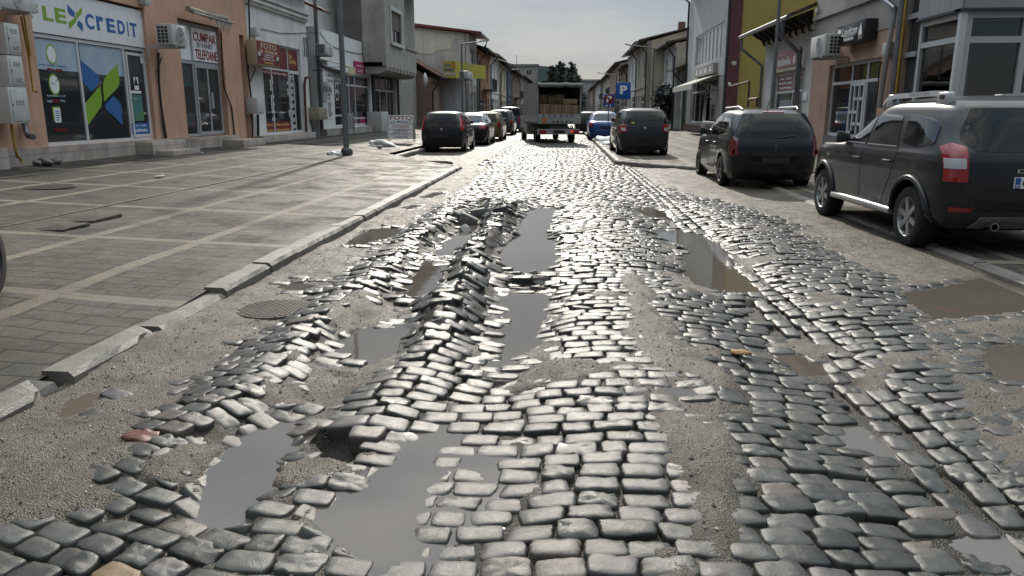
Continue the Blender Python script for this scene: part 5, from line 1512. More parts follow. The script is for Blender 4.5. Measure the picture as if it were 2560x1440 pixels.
# inside: back wall, ceiling, curtains, lamps that are switched on
m_in = M('interior_plaster', (.38, .38, .36), rough=.8, var=.05)
mb = MB(); mb.box(8.3, 15.5, 20.0, 20.1, zr, 3.6); mb.box(8.3, 15.5, YF + .4, 20.0, zt - .02, zt + .04); mb.box(15.5, 15.6, YF + .3, 20, zr, 3.6); mb.box(8.3, 15.5, YF + .3, 20, zr - .02, zr + .02); mb.build('interior_walls', m_in, gh)
mb = MB(); mb.box(8.2, 15.6, YF + .3, 20.2, zt + .05, 6.4); mb.build('upper_storey', m_stone, gh)
def flower_cloth():
    m = bpy.data.materials.new('flowered_curtain'); n, l, b = nodes_of(m)
    g = n.new('ShaderNodeNewGeometry'); v = n.new('ShaderNodeTexVoronoi'); v.inputs['Scale'].default_value = 5.5; l.new(g.outputs['Position'], v.inputs['Vector'])
    t = n.new('ShaderNodeTexNoise'); t.inputs['Scale'].default_value = 18; l.new(g.outputs['Position'], t.inputs['Vector'])
    a = n.new('ShaderNodeMath'); a.operation = 'ADD'; l.new(v.outputs['Distance'], a.inputs[0]); l.new(t.outputs['Fac'], a.inputs[1])
    r = n.new('ShaderNodeMapRange'); r.inputs['From Min'].default_value = .72; r.inputs['From Max'].default_value = .82; l.new(a.outputs[0], r.inputs['Value'])
    mx = n.new('ShaderNodeMixRGB'); mx.inputs[1].default_value = (.25, .05, .05, 1); mx.inputs[2].default_value = (.46, .42, .38, 1); l.new(r.outputs[0], mx.inputs[0]); l.new(mx.outputs[0], b.inputs['Base Color']); b.inputs['Roughness'].default_value = .9
    return m
def curtain(x0, x1, y, z0, z1, mat, label, name='curtain', amp=.05, per=.16):
    n = max(8, int((x1 - x0) / per * 8)); V = []; F = []
    for k in range(n + 1):
        x = x0 + (x1 - x0) * k / n; yy = y + amp * math.sin(2 * math.pi * (x - x0) / per) * (.7 + .3 * math.sin(x * 9))
        V += [(x, yy, z0), (x, yy, z1)]
        if k: F.append((2 * k - 2, 2 * k, 2 * k + 1, 2 * k - 1))
    mb = MB(); mb.v = V; mb.f = F; mb.m = [0] * len(F)
    return tag(mb.build(name, mat, smooth=True, angle=80), label, 'curtain')
cx0 = PY(*Z7(1780, 800), YF + .5)[0]; cx1 = PY(*Z7(1935, 800), YF + .5)[0]; cx2 = PY(*Z7(2280, 800), YF + .5)[0]
curtain(cx0, cx1, YF + .55, zr + .1, zt - .05, flower_cloth(), 'flowered curtain with dark red blossoms hanging inside the corner window')
curtain(cx1 + .05, cx2 + 2.5, YF + .65, zr + .1, zt - .05, M('sheer_curtain', (.36, .36, .37), rough=.9, var=.05), 'plain pale grey curtain in soft folds inside the corner window')
m_lamp = bpy.data.materials.new('lit_lamp'); n_, l_, b_ = nodes_of(m_lamp); b_.inputs['Emission Color'].default_value = (1, .62, .22, 1); b_.inputs['Emission Strength'].default_value = 3; b_.inputs['Base Color'].default_value = (.8, .6, .3, 1)
for p, lab, dy in ((Z7(1590, 125), 'small lit ceiling lamp glowing yellow inside the corner window', 1.6), (Z7(1567, 688), 'small lit wall lamp glowing yellow lower down inside the corner window', 2.2)):
    x, z = PY(*p, YF + dy); t = empty('interior_lamp', (x, YF + dy, z), lab, 'lamp')
    mb = MB(); mb.box(x - .05, x + .05, YF + dy - .03, YF + dy + .03, z - .028, z + .028); mb.build('bulb', m_lamp, t, bevel=.01)
    mb = MB(); mb.box(x - .07, x + .07, YF + dy + .03, YF + dy + .06, z - .045, z + .045); mb.build('fitting', m_dkmet, t)

# ---------- fashion shop house
lv = empty('taupe_fashion_shop_house', (8.0, 23, zr), 'taupe and peach house with a fashion shop door of stepped little panes', 'house')
l0 = g1 + .62; l1 = FX_.px(*Z6(1140, 880))[0]
zpe = FX_.px(*Z7(370, 410))[1]
wz = FX_.px(*Z7(350, 690))[1]
da = (FX_.px(*Z7(432, 900))[0], FX_.px(*Z7(262, 900))[0])
wA = (FX_.px(*Z7(240, 900))[0] + .0, FX_.px(*Z7(42, 1000))[0]); wB = (FX_.px(*Z7(640, 760))[0], FX_.px(*Z7(440, 900))[0])
zs_ = zr + .62
wall(FX_, l0, l1, zr - .2, zpe, [(wB[0], wA[1], zr + .05, wz)], m_peach, lv, .3, 'facade')
wall(FX_, l0, l1, zpe, 6.2, [], m_taupe, lv, .3, 'upper_wall', n=.02); depth_box(FX_, l0, l1, zr - .2, 6.2, 8, m_taupe, lv)
mb = MB(); zc1 = FX_.px(*Z7(300, 100))[1]; mb.fb(FX_, l0, l1, .021, .12, zc1, zc1 + .12); mb.fb(FX_, l0, l1, .021, .10, 5.9, 6.2); mb.build('cornice', m_taupe, lv)
mb = MB(); mb.fb(FX_, l0, l1, -8, .6, 6.2, 6.35); mb.build('roof', m_roof_dk, lv)
fz = wz - .55
sw = window(FX_, (wB[0], wA[1], zs_, wz), -.12, lv, cols=[(da[0] - wB[0]) / (wA[1] - wB[0]), (da[1] - wB[0]) / (wA[1] - wB[0])], rows=[(fz - zs_) / (wz - zs_)], fw=.08, name='shop_window', mg=m_glass)
mb = MB(); mb.fb(FX_, wB[0], da[0], -.25, .02, zr - .1, zs_); mb.build('pebbled_base', m_pebble, lv); mb = MB(); mb.fb(FX_, da[1], wA[1], -.25, .02, zr - .1, zs_); mb.build('pebbled_base', m_pebble, lv)
dw = window(FX_, (da[0] + .03, da[1] - .03, zr + .1, fz - .03), -.09, lv, fw=.09, name='door')
mb = MB(); w = da[1] - da[0] - .06; h = fz - .13 - zr
for u0, u1, v0, v1 in ((.30, .36, .05, .97), (.62, .68, .05, .97), (.05, .36, .30, .34), (.05, .65, .58, .62), (.36, .95, .42, .46), (.36, .95, .76, .80), (.36, .66, .16, .20)):
    mb.fb(FX_, da[0] + .03 + w * (1 - u1), da[0] + .03 + w * (1 - u0), -.13, -.085, zr + .1 + h * v0, zr + .1 + h * v1)
mb.build('glazing_bars', m_pvc, dw)
decal(FX_, (wB[0] + .25, wB[1] - .2, fz - 1.0, fz - .12), -.165, M('yellow_poster', (.42, .36, .12), rough=.5, var=.25, scale=3), sw)
decal(FX_, (wB[1] - .28, wB[1] - .1, fz + .1, fz + .36), -.165, m_paper, sw, 'notice')
mb = MB()
q = [Z7(690, 0), Z7(800, 90), Z7(790, 150), Z7(700, 700), Z7(625, 1215)]
mb.tube([FX_.P(FX_.px(*p, .14)[0], .14, FX_.px(*p, .14)[1]) for p in q], .06, 10); mb.build('rain_pipe', M('bright_zinc', (.42, .44, .46), rough=.3, var=.15, metal=.8), lv, smooth=True, angle=60)
mb = MB(); mb.tube([FX_.P(l0 + .1, .1, zr), FX_.P(l0 + .1, .1, 6)], .085, 10); mb.build('rain_pipe', m_zinc, lv, smooth=True, angle=60)
mb = MB(); mb.tube([FX_.P(l0 - .12, .12, zr), FX_.P(l0 - .12, .12, 6)], .035, 8); mb.build('gas_pipe', m_gas, lv, smooth=True, angle=60)
cable(fc(FX_, [(660, 700), (625, 760), (600, 1060), (560, 1180), (548, 1260)], .06, Z7), .018, 'dark cable looping down beside the yellow poster window')
wbox(FX_, Z7, (655, 485), (705, 610), .16, 'white alarm box with a red underside near the zinc pipe', 'alarm_box', m_box2, 'alarm box', door=False)
a = FX_.px(*Z7(150, 300), .35); b = FX_.px(*Z7(440, 500), .35); c = FX_.px(*Z7(440, 215), .35)
sg = empty('sign_box', FX_.P(b[0], .2, b[1]), 'black lightbox with white script over the fashion shop door', 'sign')
sz0 = FX_.px(*Z7(295, 485), .35)[1]; sz1 = FX_.px(*Z7(295, 258), .35)[1]
mb = MB(); mb.fb(FX_, b[0], a[0], .02, .35, sz0, sz1); mb.build('box', M('black_box', (.02, .02, .022), rough=.35, var=0), sg, bevel=.015)
w = a[0] - b[0]; h = sz1 - sz0
put_text(FX_, b[0] + w * .26, b[0] + w * .80, sz0 + h * .42, sz0 + h * .82, .352, 'Laviton', m_paper, sg, slant=.08)
mb = MB()
for k in range(10): mb.fb(FX_, b[0] + w * (.30 + .042 * k), b[0] + w * (.345 + .042 * k), .352, .357, sz0 + h * (.37 - .02 * math.sin(k * .33)), sz0 + h * (.40 - .015 * math.sin(k * .33)))
mb.build('underline', m_paper, sg)
put_text(FX_, b[0] + w * .36, b[0] + w * .70, sz0 + h * .14, sz0 + h * .30, .352, 'FASHION', m_paper, sg, bold=.02)
mb = MB(); mb.prism([FX_.P(b[0] + w * u, .352, sz0 + h * v) for u, v in ((.07, .30), (.10, .60), (.13, .86), (.17, .60), (.20, .30))], (-.005, 0, 0))
for k in range(3): mb.fb(FX_, b[0] + w * (.08 + .045 * k), b[0] + w * (.09 + .045 * k), .352, .357, sz0 + h * .08, sz0 + h * .3)
mb.build('dress_mark', m_paper, sg); mb = MB()
mb.prism([FX_.P(b[0] + w * u, .352, sz0 + h * v) for u, v in ((.86, .10), (.84, .45), (.83, .80), (.95, .82), (.93, .50), (.90, .10))], (-.005, 0, 0)); mb.build('dress_mark', m_paper, sg)
ac_unit(FX_, Z6, (1165, 285), (1262, 418), 'weathered white air conditioner at the corner by the mattress shop', .3, .75, fan=.4)
tag((lambda m_: (m_.lathe([(.045, -.02), (.05, .1), (.03, .14), (0, .15)], FX_.P(l1 - .3, .1, 4.6), 'z', 12), m_.build('insulator', m_white, smooth=True))[1])(MB()), 'small white insulator on the taupe wall', 'insulator')

# ---------- mattress shop house
sa_ = empty('mattress_shop_house', (8.0, 29, zr), 'low cream mattress shop with deep eaves on carved brackets', 'house')
q0 = l1; q1 = FX_.px(*Z6(800, 700))[0]
sh_ = FX_.rect(Z6, (893, 555), (1082, 830)); shz = FX_.px(*Z6(985, 545))[1]
ze = FX_.px(*Z6(830, 300))[1] + .15
wall(FX_, q0, q1, zr - .2, ze, [(sh_[0], sh_[1], zr + .1, shz)], M('pale_mattress_wall', (.60, .58, .54), rough=.8, var=.14, scale=1.1, streak=.4), sa_, .3, 'facade'); depth_box(FX_, q0, q1, zr - .2, ze, 8, m_cream, sa_)
FE = FR('R', 7.15)
zeav = FE.px(*Z6(880, 180))[1]
mb = MB(); mb.prism([(7.1, q0 - .05, zeav), (7.1, q0 - .05, zeav + .1), (12.5, q0 - .05, zeav + 2.3), (12.5, q0 - .05, zeav + 2.2)], (0, q1 - q0 + .5, 0)); mb.build('roof', m_roof_dk, sa_)
mb = MB()
for k in range(9):
    s = q0 + .35 + k * (q1 - q0 - .4) / 8; mb = MB()
    mb.prism([FX_.P(s, .002, zeav - .42), FX_.P(s, .10, zeav - .40), FX_.P(s, .2, zeav - .2), FX_.P(s, .36, zeav - .13), FX_.P(s, .62, zeav + .06), FX_.P(s, .002, zeav + .28)], (0, .11, 0))
    mb.build('eaves_bracket', m_wood, sa_)
mb = MB(); mb.tube([(7.05, q0 - .1, zeav - .02), (7.05, q1 + .55, zeav - .02)], .08, 10); mb.tube([FX_.P(q1 + .35, .93, zeav - .1), FX_.P(q1 + .3, .9, zeav - .5), FX_.P(q1 - .1, .12, zeav - 1.2), FX_.P(q1 - .1, .1, zr)], .06, 8)
mb.tube([FX_.P(q0 + .5, .93, zeav - .1), FX_.P(q0 + .5, .93, zeav - .55), FX_.P(q0 + .9, .2, zeav - 1.1), FX_.P(q0 + .9, .14, zr)], .085, 10); mb.build('gutter_pipe', m_zinc, sa_, smooth=True, angle=60)
mb = MB(); mb.fb(FX_, q0, q1, .002, .06, ze - .35, ze - .2); mb.fb(FX_, sh_[0] - .15, sh_[1] + .2, .002, .1, shz + .05, shz + .16); mb.build('ledge', m_cream, sa_)
zt3 = FX_.px(*Z6(950, 690))[1]
ssw = window(FX_, (sh_[0], sh_[1], zr + .12, shz), -.1, sa_, cols=[.40], rows=[(zt3 - zr - .12) / (shz - zr - .12)], fw=.08, name='shop_window')
cs = sh_[0] + (sh_[1] - sh_[0]) * .40
red(FX_, (cs + .06, sh_[1] - .1, zt3 + .06, shz - .1), -.13, ssw, 'SALTELE\nPATURI\nTOPPERE', tm=m_paper, k=.6, bold=.02); red(FX_, (sh_[0] + .1, cs - .06, zt3 + .35, shz - .1), -.13, ssw, 'AICI', tm=m_paper, k=.3)
decal(FX_, (cs + .2, sh_[1] - .5, zr + 1.0, zt3 - .3), -.13, M('mattress_print', (.34, .35, .37), rough=.5, var=.3, scale=2), ssw)
a = FX_.px(*Z6(912, 455), .1); b = FX_.px(*Z6(1072, 425), .1); z0_ = FX_.px(*Z6(990, 500), .1)[1]; z1_ = FX_.px(*Z6(990, 375), .1)[1]
sg = panel(FX_, (b[0], a[0], z0_, z1_), .05, .1, 'shop_sign', M('faded_red_sign', (.46, .20, .20), rough=.45, var=.12, scale=1.5), None); tag(sg, 'faded red mattress shop sign with large white word', 'sign')
w, h = a[0] - b[0], z1_ - z0_
put_text(FX_, b[0] + w * .36, b[0] + w * .97, z0_ + h * .12, z0_ + h * .62, .1, 'saltele', m_paper, sg, bold=.03); put_text(FX_, b[0] + w * .66, b[0] + w * .93, z0_ + h * .72, z0_ + h * .86, .1, 'MAGAZIN', m_paper, sg)
disc(FX_, b[0] + w * .2, .1, z0_ + h * .35, h * .24, .004, m_paper, sg, 'round_mark')
wbox(FX_, Z6, (1098, 695), (1125, 755), .04, 'white notice card on the mattress shop wall', 'notice', m_paper, 'notice', door=False)

# ---------- red railing before the yellow wall
rl = empty('red_railing', (7.6, 35, zr), 'dark red tubular railing before the yellow gable', 'railing')
m_rail = M('dark_red_paint', (.13, .03, .03), rough=.5, var=.2)
FRl = FR('R', 7.7)
def railp(x, y): s, z = FRl.px(*Z6(x, y)); return FRl.P(s, 0, z)
for pts, nm in (([(545, 800), (550, 650), (700, 612), (690, 800)], 'rail_frame'), ([(690, 745), (760, 740), (755, 800)], 'rail_frame')):
    mb = MB(); mb.tube([railp(*p) for p in pts], .05, 8); mb.build(nm, m_rail, rl)
mb = MB(); mb.lathe([(.06, 0), (.06, .1), (.02, .13)], railp(552, 640), 'z', 10); mb.build('white_cap', m_white, rl)

# ---------- white house with the yellow gable
wh = empty('white_house_with_yellow_gable', (8.0, 46, zr), 'two storey white house with a mustard yellow gable edged in maroon', 'house')
w0 = 40.6; w1 = FX_.px(*Z6(228, 650))[0]
m_yel = M('mustard_render', (.44, .33, .09), rough=.8, var=.12, scale=.8, streak=.3)
m_mar = M('maroon_render', (.13, .045, .055), rough=.75, var=.12, scale=1)
uw = FX_.rect(Z6, (300, 275), (495, 455)); uwz1 = FX_.px(*Z6(400, 222))[1]; uwz0 = FX_.px(*Z6(400, 470))[1]
sw_ = FX_.rect(Z6, (265, 640), (437, 960)); swz1 = FX_.px(*Z6(350, 600))[1]
ztop = FX_.px(*Z6(510, 30))[1]
zband = FX_.px(*Z6(380, 590))[1]
wall(FX_, w0, w1, zband, 10.2, [(uw[0], uw[1], uwz0, uwz1)], m_lgrey, wh, .3, 'facade')
wall(FX_, w0, w1, zr - .2, zband, [(sw_[0], sw_[1], zr + .6, swz1)], m_taupe, wh, .3, 'shop_wall', n=-.02)
F4 = FR('F', w0)
mb = MB(); mb.fb(F4, 8.48, 17, -10, .0, zr - .2, 12.5); mb.build('yellow_gable', m_yel, wh)
mb = MB(); mb.fb(F4, 7.92, 8.48, -.3, .06, zr - .2, 12.5); mb.build('maroon_edge', m_mar, wh)
mb = MB(); mb.prism([(6.9, w0 - .1, 10.0), (6.9, w0 - .1, 10.2), (13, w0 - .1, 12.9), (13, w0 - .1, 12.7)], (0, w1 - w0 + .8, 0)); mb.build('roof', m_mar, wh)
mb = MB(); mb.fb(FX_, w0, w1 + .6, .0, 1.1, 9.9, 9.98); mb.build('soffit', m_wood, wh)
mb = MB(); mb.tube([(6.85, w0 - .1, 10.0), (6.85, w1 + .75, 10.0)], .09, 8); mb.tube([(6.9, w1 + .6, 9.9), (6.95, w1 + .5, 9.5), (7.9, w1 - .1, 8.6), (7.9, w1 - .1, zr)], .07, 8); mb.tube([(7.88, w0 + .12, 10.2), (7.88, w0 + .12, zr)], .09, 8); mb.build('gutter_pipe', m_dkmet, wh, smooth=True, angle=60)
window(FX_, (uw[0], uw[1], uwz0, uwz1), -.06, wh, cols=8, fw=.12, name='window', mf=m_pvc, mg=M('curtained_glass', (.30, .30, .31), rough=.08, var=.15, scale=2))
sww = window(FX_, (sw_[0], sw_[1], zr + .62, swz1), -.1, wh, cols=[.65, .86], rows=[.74], fw=.11, name='shop_window', mg=m_glass)
mb = MB(); mb.fb(FX_, w0 + .2, w1 - .3, -.001, .12, zr - .2, zr + .5); mb.build('brick_plinth', M('brown_plinth', (.12, .065, .05), rough=.6, var=.3, scale=8), wh)
mb = MB(); sx = sw_[0] + (sw_[1] - sw_[0]) * .4


a = FX_.px(*Z6(285, 540), .25); b = FX_.px(*Z6(430, 510), .25); z0_ = FX_.px(*Z6(360, 565), .25)[1]; z1_ = FX_.px(*Z6(360, 495), .25)[1]
sg = panel(FX_, (b[0], a[0], z0_, z1_), .0, .25, 'shop_sign', m_taupe, None); tag(sg, 'taupe fascia sign with four white emblems above the pale awning', 'sign')
mb = MB(); w = a[0] - b[0]
for k in range(4):
    s = b[0] + w * (.08 + .23 * k); h = z1_ - z0_
    mb.fb(FX_, s, s + w * .13, .25, .256, z0_ + h * .25, z0_ + h * .42); mb.fb(FX_, s + w * .03, s + w * .10, .25, .256, z0_ + h * .42, z0_ + h * .75)
mb.build('emblem', m_paper, sg)
aa = FX_.px(*Z6(250, 600), .3); zA = FX_.px(*Z6(360, 580), .05)[1]; 
aw = empty('pale_awning', FX_.P((w0 + w1) / 2, 0, zA), 'pale green sloping awning above the dress shop window', 'awning')
mb = MB(); mb.prism([FX_.P(b[0] - .4, .03, zA), FX_.P(b[0] - .4, .03, zA - .05), FX_.P(b[0] - .4, 1.4, zA - .55), FX_.P(b[0] - .4, 1.4, zA - .50)], (0, a[0] - b[0] + 1.2, 0)); mb.build('cloth', M('pale_awning_cloth', (.45, .46, .40), rough=.8, var=.12), aw)
mb = MB(); mb.fb(FX_, b[0] - .4, a[0] + .8, 1.4, 1.42, zA - .8, zA - .5); mb.build('valance', M('pale_awning_cloth', (.45, .46, .40)), aw)
ds = empty('wedding_dress', (7.98, sx, zr + .6), 'white wedding dress displayed in the shop window', 'dress')
mb = MB(); P_ = [(.55, .0), (.48, .5), (.32, 1.1), (.17, 1.5), (.22, 1.75), (.18, 2.0), (.06, 2.05)]
pts = [FX_.P(sx - r_, -.055, zr + .8 + h_) for r_, h_ in P_] + [FX_.P(sx + r_, -.055, zr + .8 + h_) for r_, h_ in reversed(P_)]
mb.prism(pts, (-.03, 0, 0)); mb.build('gown', M('ivory_cloth', (.5, .5, .49), rough=.8, var=.25, scale=5), ds)
wbox(F4, Z6, (570, 460), (602, 490), .1, 'small pale box high on the yellow gable', mat=m_cream, door=False)

# ---------- generic street house
def street_house(side, X, s0, s1, ze, wm, label, nwin=2, shop=True, roof='street', rm=None, name='street_house', dep=9, over=.7, wcol=None, rise=2.2, balcony=False, zb=.12, wmat=None, wz=(.60, .86), pipe_=True, gable_m=None):
    fr = FR(side, X); t = empty(name, fr.P((s0 + s1) / 2, 0, zb), label, 'house')
    zs = zb + min(3.3, (ze - zb) * .46)
    holes = []; two = ze - zb > 4.6
    if two:
        for k in range(nwin):
            c = s0 + (s1 - s0) * (k + .5) / nwin; w = min(.55, (s1 - s0) / nwin * .30)
            holes.append((c - w, c + w, zb + (ze - zb) * wz[0], zb + (ze - zb) * wz[1]))
    L = s1 - s0
    sh = [(s0 + .08 * L, s0 + .48 * L, zb + .5, zs - .5), (s0 + .56 * L, s0 + .72 * L, zb + .1, zs - .5), (s0 + .78 * L, s0 + .95 * L, zb + .5, zs - .5)] if shop else [(s0 + .3 * L, s0 + .5 * L, zb + .1, zs - .5)]
    wall(fr, s0, s1, zb - .3, ze, holes + sh, wm, t, .25, 'facade'); depth_box(fr, s0, s1, zb - .3, ze, dep, gable_m or wm, t, n=-.25)
    for h in holes: window(fr, h, -.08, t, cols=2, rows=[.68], fw=.1, mf=wcol or m_pvc, name='window')
    for i, h in enumerate(sh): window(fr, h, -.08, t, cols=2 if i == 0 else 1, rows=[.75], fw=.1, mf=wmat or m_pvc, name='shop_window' if i != 1 else 'door')
    mb = MB(); P = fr.P; r_ = rm or m_roof_dk
    mb.prism([P(s0 - .1, over, ze - .05), P(s0 - .1, over, ze + .08), P(s0 - .1, -dep / 2, ze + rise + .12), P(s0 - .1, -dep - .3, ze + .08), P(s0 - .1, -dep - .3, ze - .05), P(s0 - .1, -dep / 2, ze + rise)], tuple(b - a for a, b in zip(P(0, 0, 0), P(s1 - s0 + .2, 0, 0)))); mb.build('roof', r_, t)
    for q in (s0 + .004, s1 - .004 - .2): mb = MB(); mb.prism([P(q, -.26, ze), P(q, -dep + .01, ze), P(q, -dep / 2, ze + rise - .06)], tuple(b - a for a, b in zip(P(0, 0, 0), P(.2, 0, 0)))); mb.build('gable', gable_m or wm, t)
    mb = MB(); mb.fb(fr, s0, s1, .002, .12, ze - .35, ze - .06)
    if two: mb.fb(fr, s0, s1, .002, .08, zs + .1, zs + .25)
    mb.build('cornice', wm, t)
    if pipe_:
        mb = MB(); mb.tube([P(s0, over + .04, ze), P(s1, over + .04, ze)], .08, 6); mb.tube([P(s0 + .2, over + .02, ze - .05), P(s0 + .2, over * .8, ze - .45), P(s0 + .2, .12, ze - 1.0), P(s0 + .2, .1, zb)], .075, 6); mb.build('gutter_pipe', m_dkmet, t, smooth=True, angle=60)
    if balcony:
        b0, b1 = s0 + L * .25, s0 + L * .75; zbk = zb + (ze - zb) * .5
        mb = MB(); mb.fb(fr, b0, b1, .003, 1.0, zbk - .12, zbk)
        for k in range(int((b1 - b0) / .22)): mb.fb(fr, b0 + k * .22, b0 + k * .22 + .04, .96, 1.0, zbk, zbk + .9)
        mb.fb(fr, b0, b1, .95, 1.01, zbk + .9, zbk + .96); mb.build('balcony', m_dkmet, t)
    return t, fr

# low shop 57 and what follows on that side
t, fr = street_house('R', 8.0, w1 + .05, 57.5, 4.3, m_lgrey, 'low grey shop squeezed between the white house and a taller one', name='low_shop', rise=1.4, over=.9, dep=6)
mb = MB(); mb.fb(fr, w1 + .15, w1 + .5, .003, .2, zr, 3.4); mb.build('green_strip', M('green_strip', (.10, .15, .06), rough=.6, var=.2), t)
mb = MB(); mb.fb(fr, w1 + .6, 56.5, .004, .25, 3.1, 4.1); mb.build('canvas_front', M('grey_canvas', (.36, .36, .35), rough=.8, var=.25, scale=3, bump=.6, bscale=4), t)
HS = [
 (7.6, 57.6, 65.0, 6.3, m_lgrey, 'pale two storey house behind the number 57 sign', 2, 1.0),
 (6.3, 65.1, 76.0, 7.1, M('dun_render', (.34, .30, .245), rough=.8, var=.15, streak=.4), 'tall dun house with a chimney and a broad bare gable', 2, 1.2),
 (6.4, 76.1, 88.0, 7.3, m_lgrey, 'pale grey house with dark bent rain pipes beyond the dun gable', 3, 1.2),
 (6.4, 88.1, 101.0, 6.4, M('brownish_render', (.27, .215, .165), rough=.8, var=.15, streak=.4), 'brownish lower house with a round vent on its blue roof', 2, 1.3),
 (6.4, 101.2, 128.0, 7.5, m_pink, 'long pink house with white trim and balcony', 5, 1.2),
 (6.6, 128.2, 160.0, 7.4, m_cream, 'distant cream house beyond the pink one', 4, 1.4),
 (6.4, 160.2, 200.0, 7.6, m_lgrey, 'farthest pale house on the side of the blue parking sign', 4, 1.4),
 (6.2, 200.2, 260.0, 7.6, m_pink, 'farthest rosy house almost at the vanishing point', 5, 1.4)]
for X, a, b, ze, mt, lab, nw, rise in HS:
    t, fr = street_house('R', X, a, b, ze, mt, lab, nw, rise=rise, balcony='pink' in lab, rm=M('blue_grey_roof', (.09, .12, .13), rough=.5, var=.2) if 'round vent' in lab else None, gable_m=m_cream if 'dun house' in lab else None)
    if 'chimney' in lab:
        mb = MB(); mb.box(X + 2.6, X + 3.15, a + 2, a + 2.6, ze + .5, ze + 1.62); mb.build('chimney', M('brick_chimney', (.22, .12, .09), rough=.8, var=.3, scale=6), t)
    if 'round vent' in lab:
        mb = MB(); mb.lathe([(.75, -2.4), (.75, 0), (.6, .02), (.6, -2.4)], (X + 1.0, a + 2.4, ze + 1.9), 'y', 16); mb.build('round_vent', m_black, t)

# ================================================================== far side of the kerb-side row
t, fr = street_house('L', -10.2, 57.1, 62.0, FR('L', -9.5).px(*Z3(650, 610))[1], M('brick_pink_render', (.33, .22, .17), rough=.8, var=.15, streak=.3), 'low house with a red tiled roof crouching below the blank gable', name='low_tiled_house', rm=m_rtile, rise=2.6, over=.7, dep=8)
mb = MB(); c = FR('L', -10.2).px(*Z3(460, 640)); mb.lathe([(.48, 0), (.42, .08), (.22, .16), (0, .19)], (-10.0, c[0], c[1]), 'x', 20); mb.build('satellite_dish', m_box2, t, smooth=True)
XD = -8.0
dh = empty('blank_gable_house', (XD, 66, zg), 'two storey house with a great blank grey gable and red roof edge', 'house')
FD = FR('L', XD); y0d = 62.05; y1d = 67.4
zc_ = PX(1172, 84, XD)[1]
wu = FD.rect(Z3, (935, 340), (985, 545))
wall(FD, y0d, y1d, 3.6, zc_, [(62.7, 66.7, zc_ - 2.6, zc_ - .8)], m_lgrey, dh, .25, 'facade'); window(FD, (62.7, 66.7, zc_ - 2.6, zc_ - .8), -.08, dh, cols=4, fw=.12, name='window')
wall(FD, y0d, y1d, zg - .5, 3.6, [(62.6, 64.4, .6, 3.0), (64.9, 66.4, .3, 3.0)], m_grey, dh, .25, 'shop_wall'); window(FD, (62.6, 64.4, .6, 3.0), -.08, dh, cols=2, fw=.1, name='shop_window'); window(FD, (64.9, 66.4, .3, 3.0), -.08, dh, cols=2, fw=.1, name='shop_window')
FG = FR('F', y0d)
zrd = PY(1010, 52, y0d)[1] + .6
gx0 = -19.5
mb = MB(); mb.prism([(XD - .3, y0d, -.2), (XD - .3, y0d, zc_ + .03), (gx0, y0d, zc_ + (XD - gx0) * .115), (gx0, y0d, -.2)], (0, y1d - y0d, 0))
mb.build('gable_wall', M('weathered_gable', (.64, .64, .64), rough=.85, var=.22, scale=.7, streak=.5), dh)
mb = MB(); zz = zc_ - 2.3
mb.prism([(XD + -.6, y0d - .03, zz + 1.9), (XD - .6, y0d - .03, zc_ - .15), (gx0, y0d - .03, zc_ - .15 + (XD - gx0) * .115), (gx0, y0d - .03, zz + .8), (-13, y0d - .03, zz + 1.0), (-11, y0d - .03, zz + .7), (-10.5, y0d - .03, zz + 1.0), (-9.4, y0d - .03, zz + 1.15), (-9.3, y0d - .03, zz + 1.9)], (0, .028, 0)); mb.build('pale_patch', M('pale_old_render', (.78, .76, .68), rough=.85, var=.15, scale=1, streak=.3), dh)
mb = MB(); mb.prism([(XD + 1.0, y0d - .35, zc_ - .05), (XD + 1.0, y0d - .35, zc_ + .1), (gx0, y0d - .35, zc_ + .35 + (XD - gx0) * .115), (gx0, y0d - .35, zc_ + .05 + (XD - gx0) * .115)], (0, y1d - y0d + .5, 0)); mb.build('roof', M('red_sheet_roof', (.20, .045, .04), rough=.5, var=.2), dh)
mb = MB(); mb.tube([(XD + 1.0, y0d - .35, zc_ - .02), (XD + 1.0, y1d, zc_ - .02)], .09, 8); mb.tube([(XD + .95, y1d - .4, zc_ - .1), (XD + .8, y1d - .4, zc_ - .6), (XD + .12, y1d - .4, zc_ - 1.2), (XD + .12, y1d - .4, 3.6), (XD + .12, y1d - .4, 0)], .09, 8); mb.build('gutter_pipe', m_zinc, dh, smooth=True, angle=60)
ac_unit(FD, Z3, (918, 548), (968, 640), 'distant air conditioner under the window of the blank gable house', .2, .8)
# yellow box sign of the market
sg = empty('box_sign', (-8.6, 61, 3.2), 'big yellow box sign with a grey stripe on the blank gable', 'sign')
FY_ = FR('F', 60.4)
xa, za = FY_.px(*Z3(670, 450)); xb, zb3 = FY_.px(*Z3(795, 620))
mb = MB(); mb.box(xa, xb, 60.4, 61.9, zb3, za); mb.prism([(xb + .002, 60.41, zb3), (xb + .002, 60.41, za - .02), (xb + 1.9, 64.5, za - .15), (xb + 1.9, 64.5, zb3 + .1)], (-.3, 0, 0)); mb.build('box', M('yellow_sign', (.52, .44, .08), rough=.5, var=.1), sg)
w, h = xb - xa, za - zb3
mb = MB(); mb.fb(FY_, xa, xb, .002, .012, zb3 + h * .16, zb3 + h * .32); mb.build('stripe', m_box, sg)
mb = MB(); mb.fb(FY_, xa + w * .72, xb - .03, .002, .012, za - h * .40, za - h * .05); mb.build('orange_square', M('orange_print', (.5, .22, .03), rough=.5, var=.05), sg)
put_text(FY_, xa + w * .08, xa + w * .64, za - h * .33, za - h * .15, .004, 'DARA', m_blue, sg, bold=.02); put_text(FY_, xa + w * .08, xa + w * .95, za - h * .60, za - h * .42, .004, 'MARKET', m_blue, sg, bold=.02)
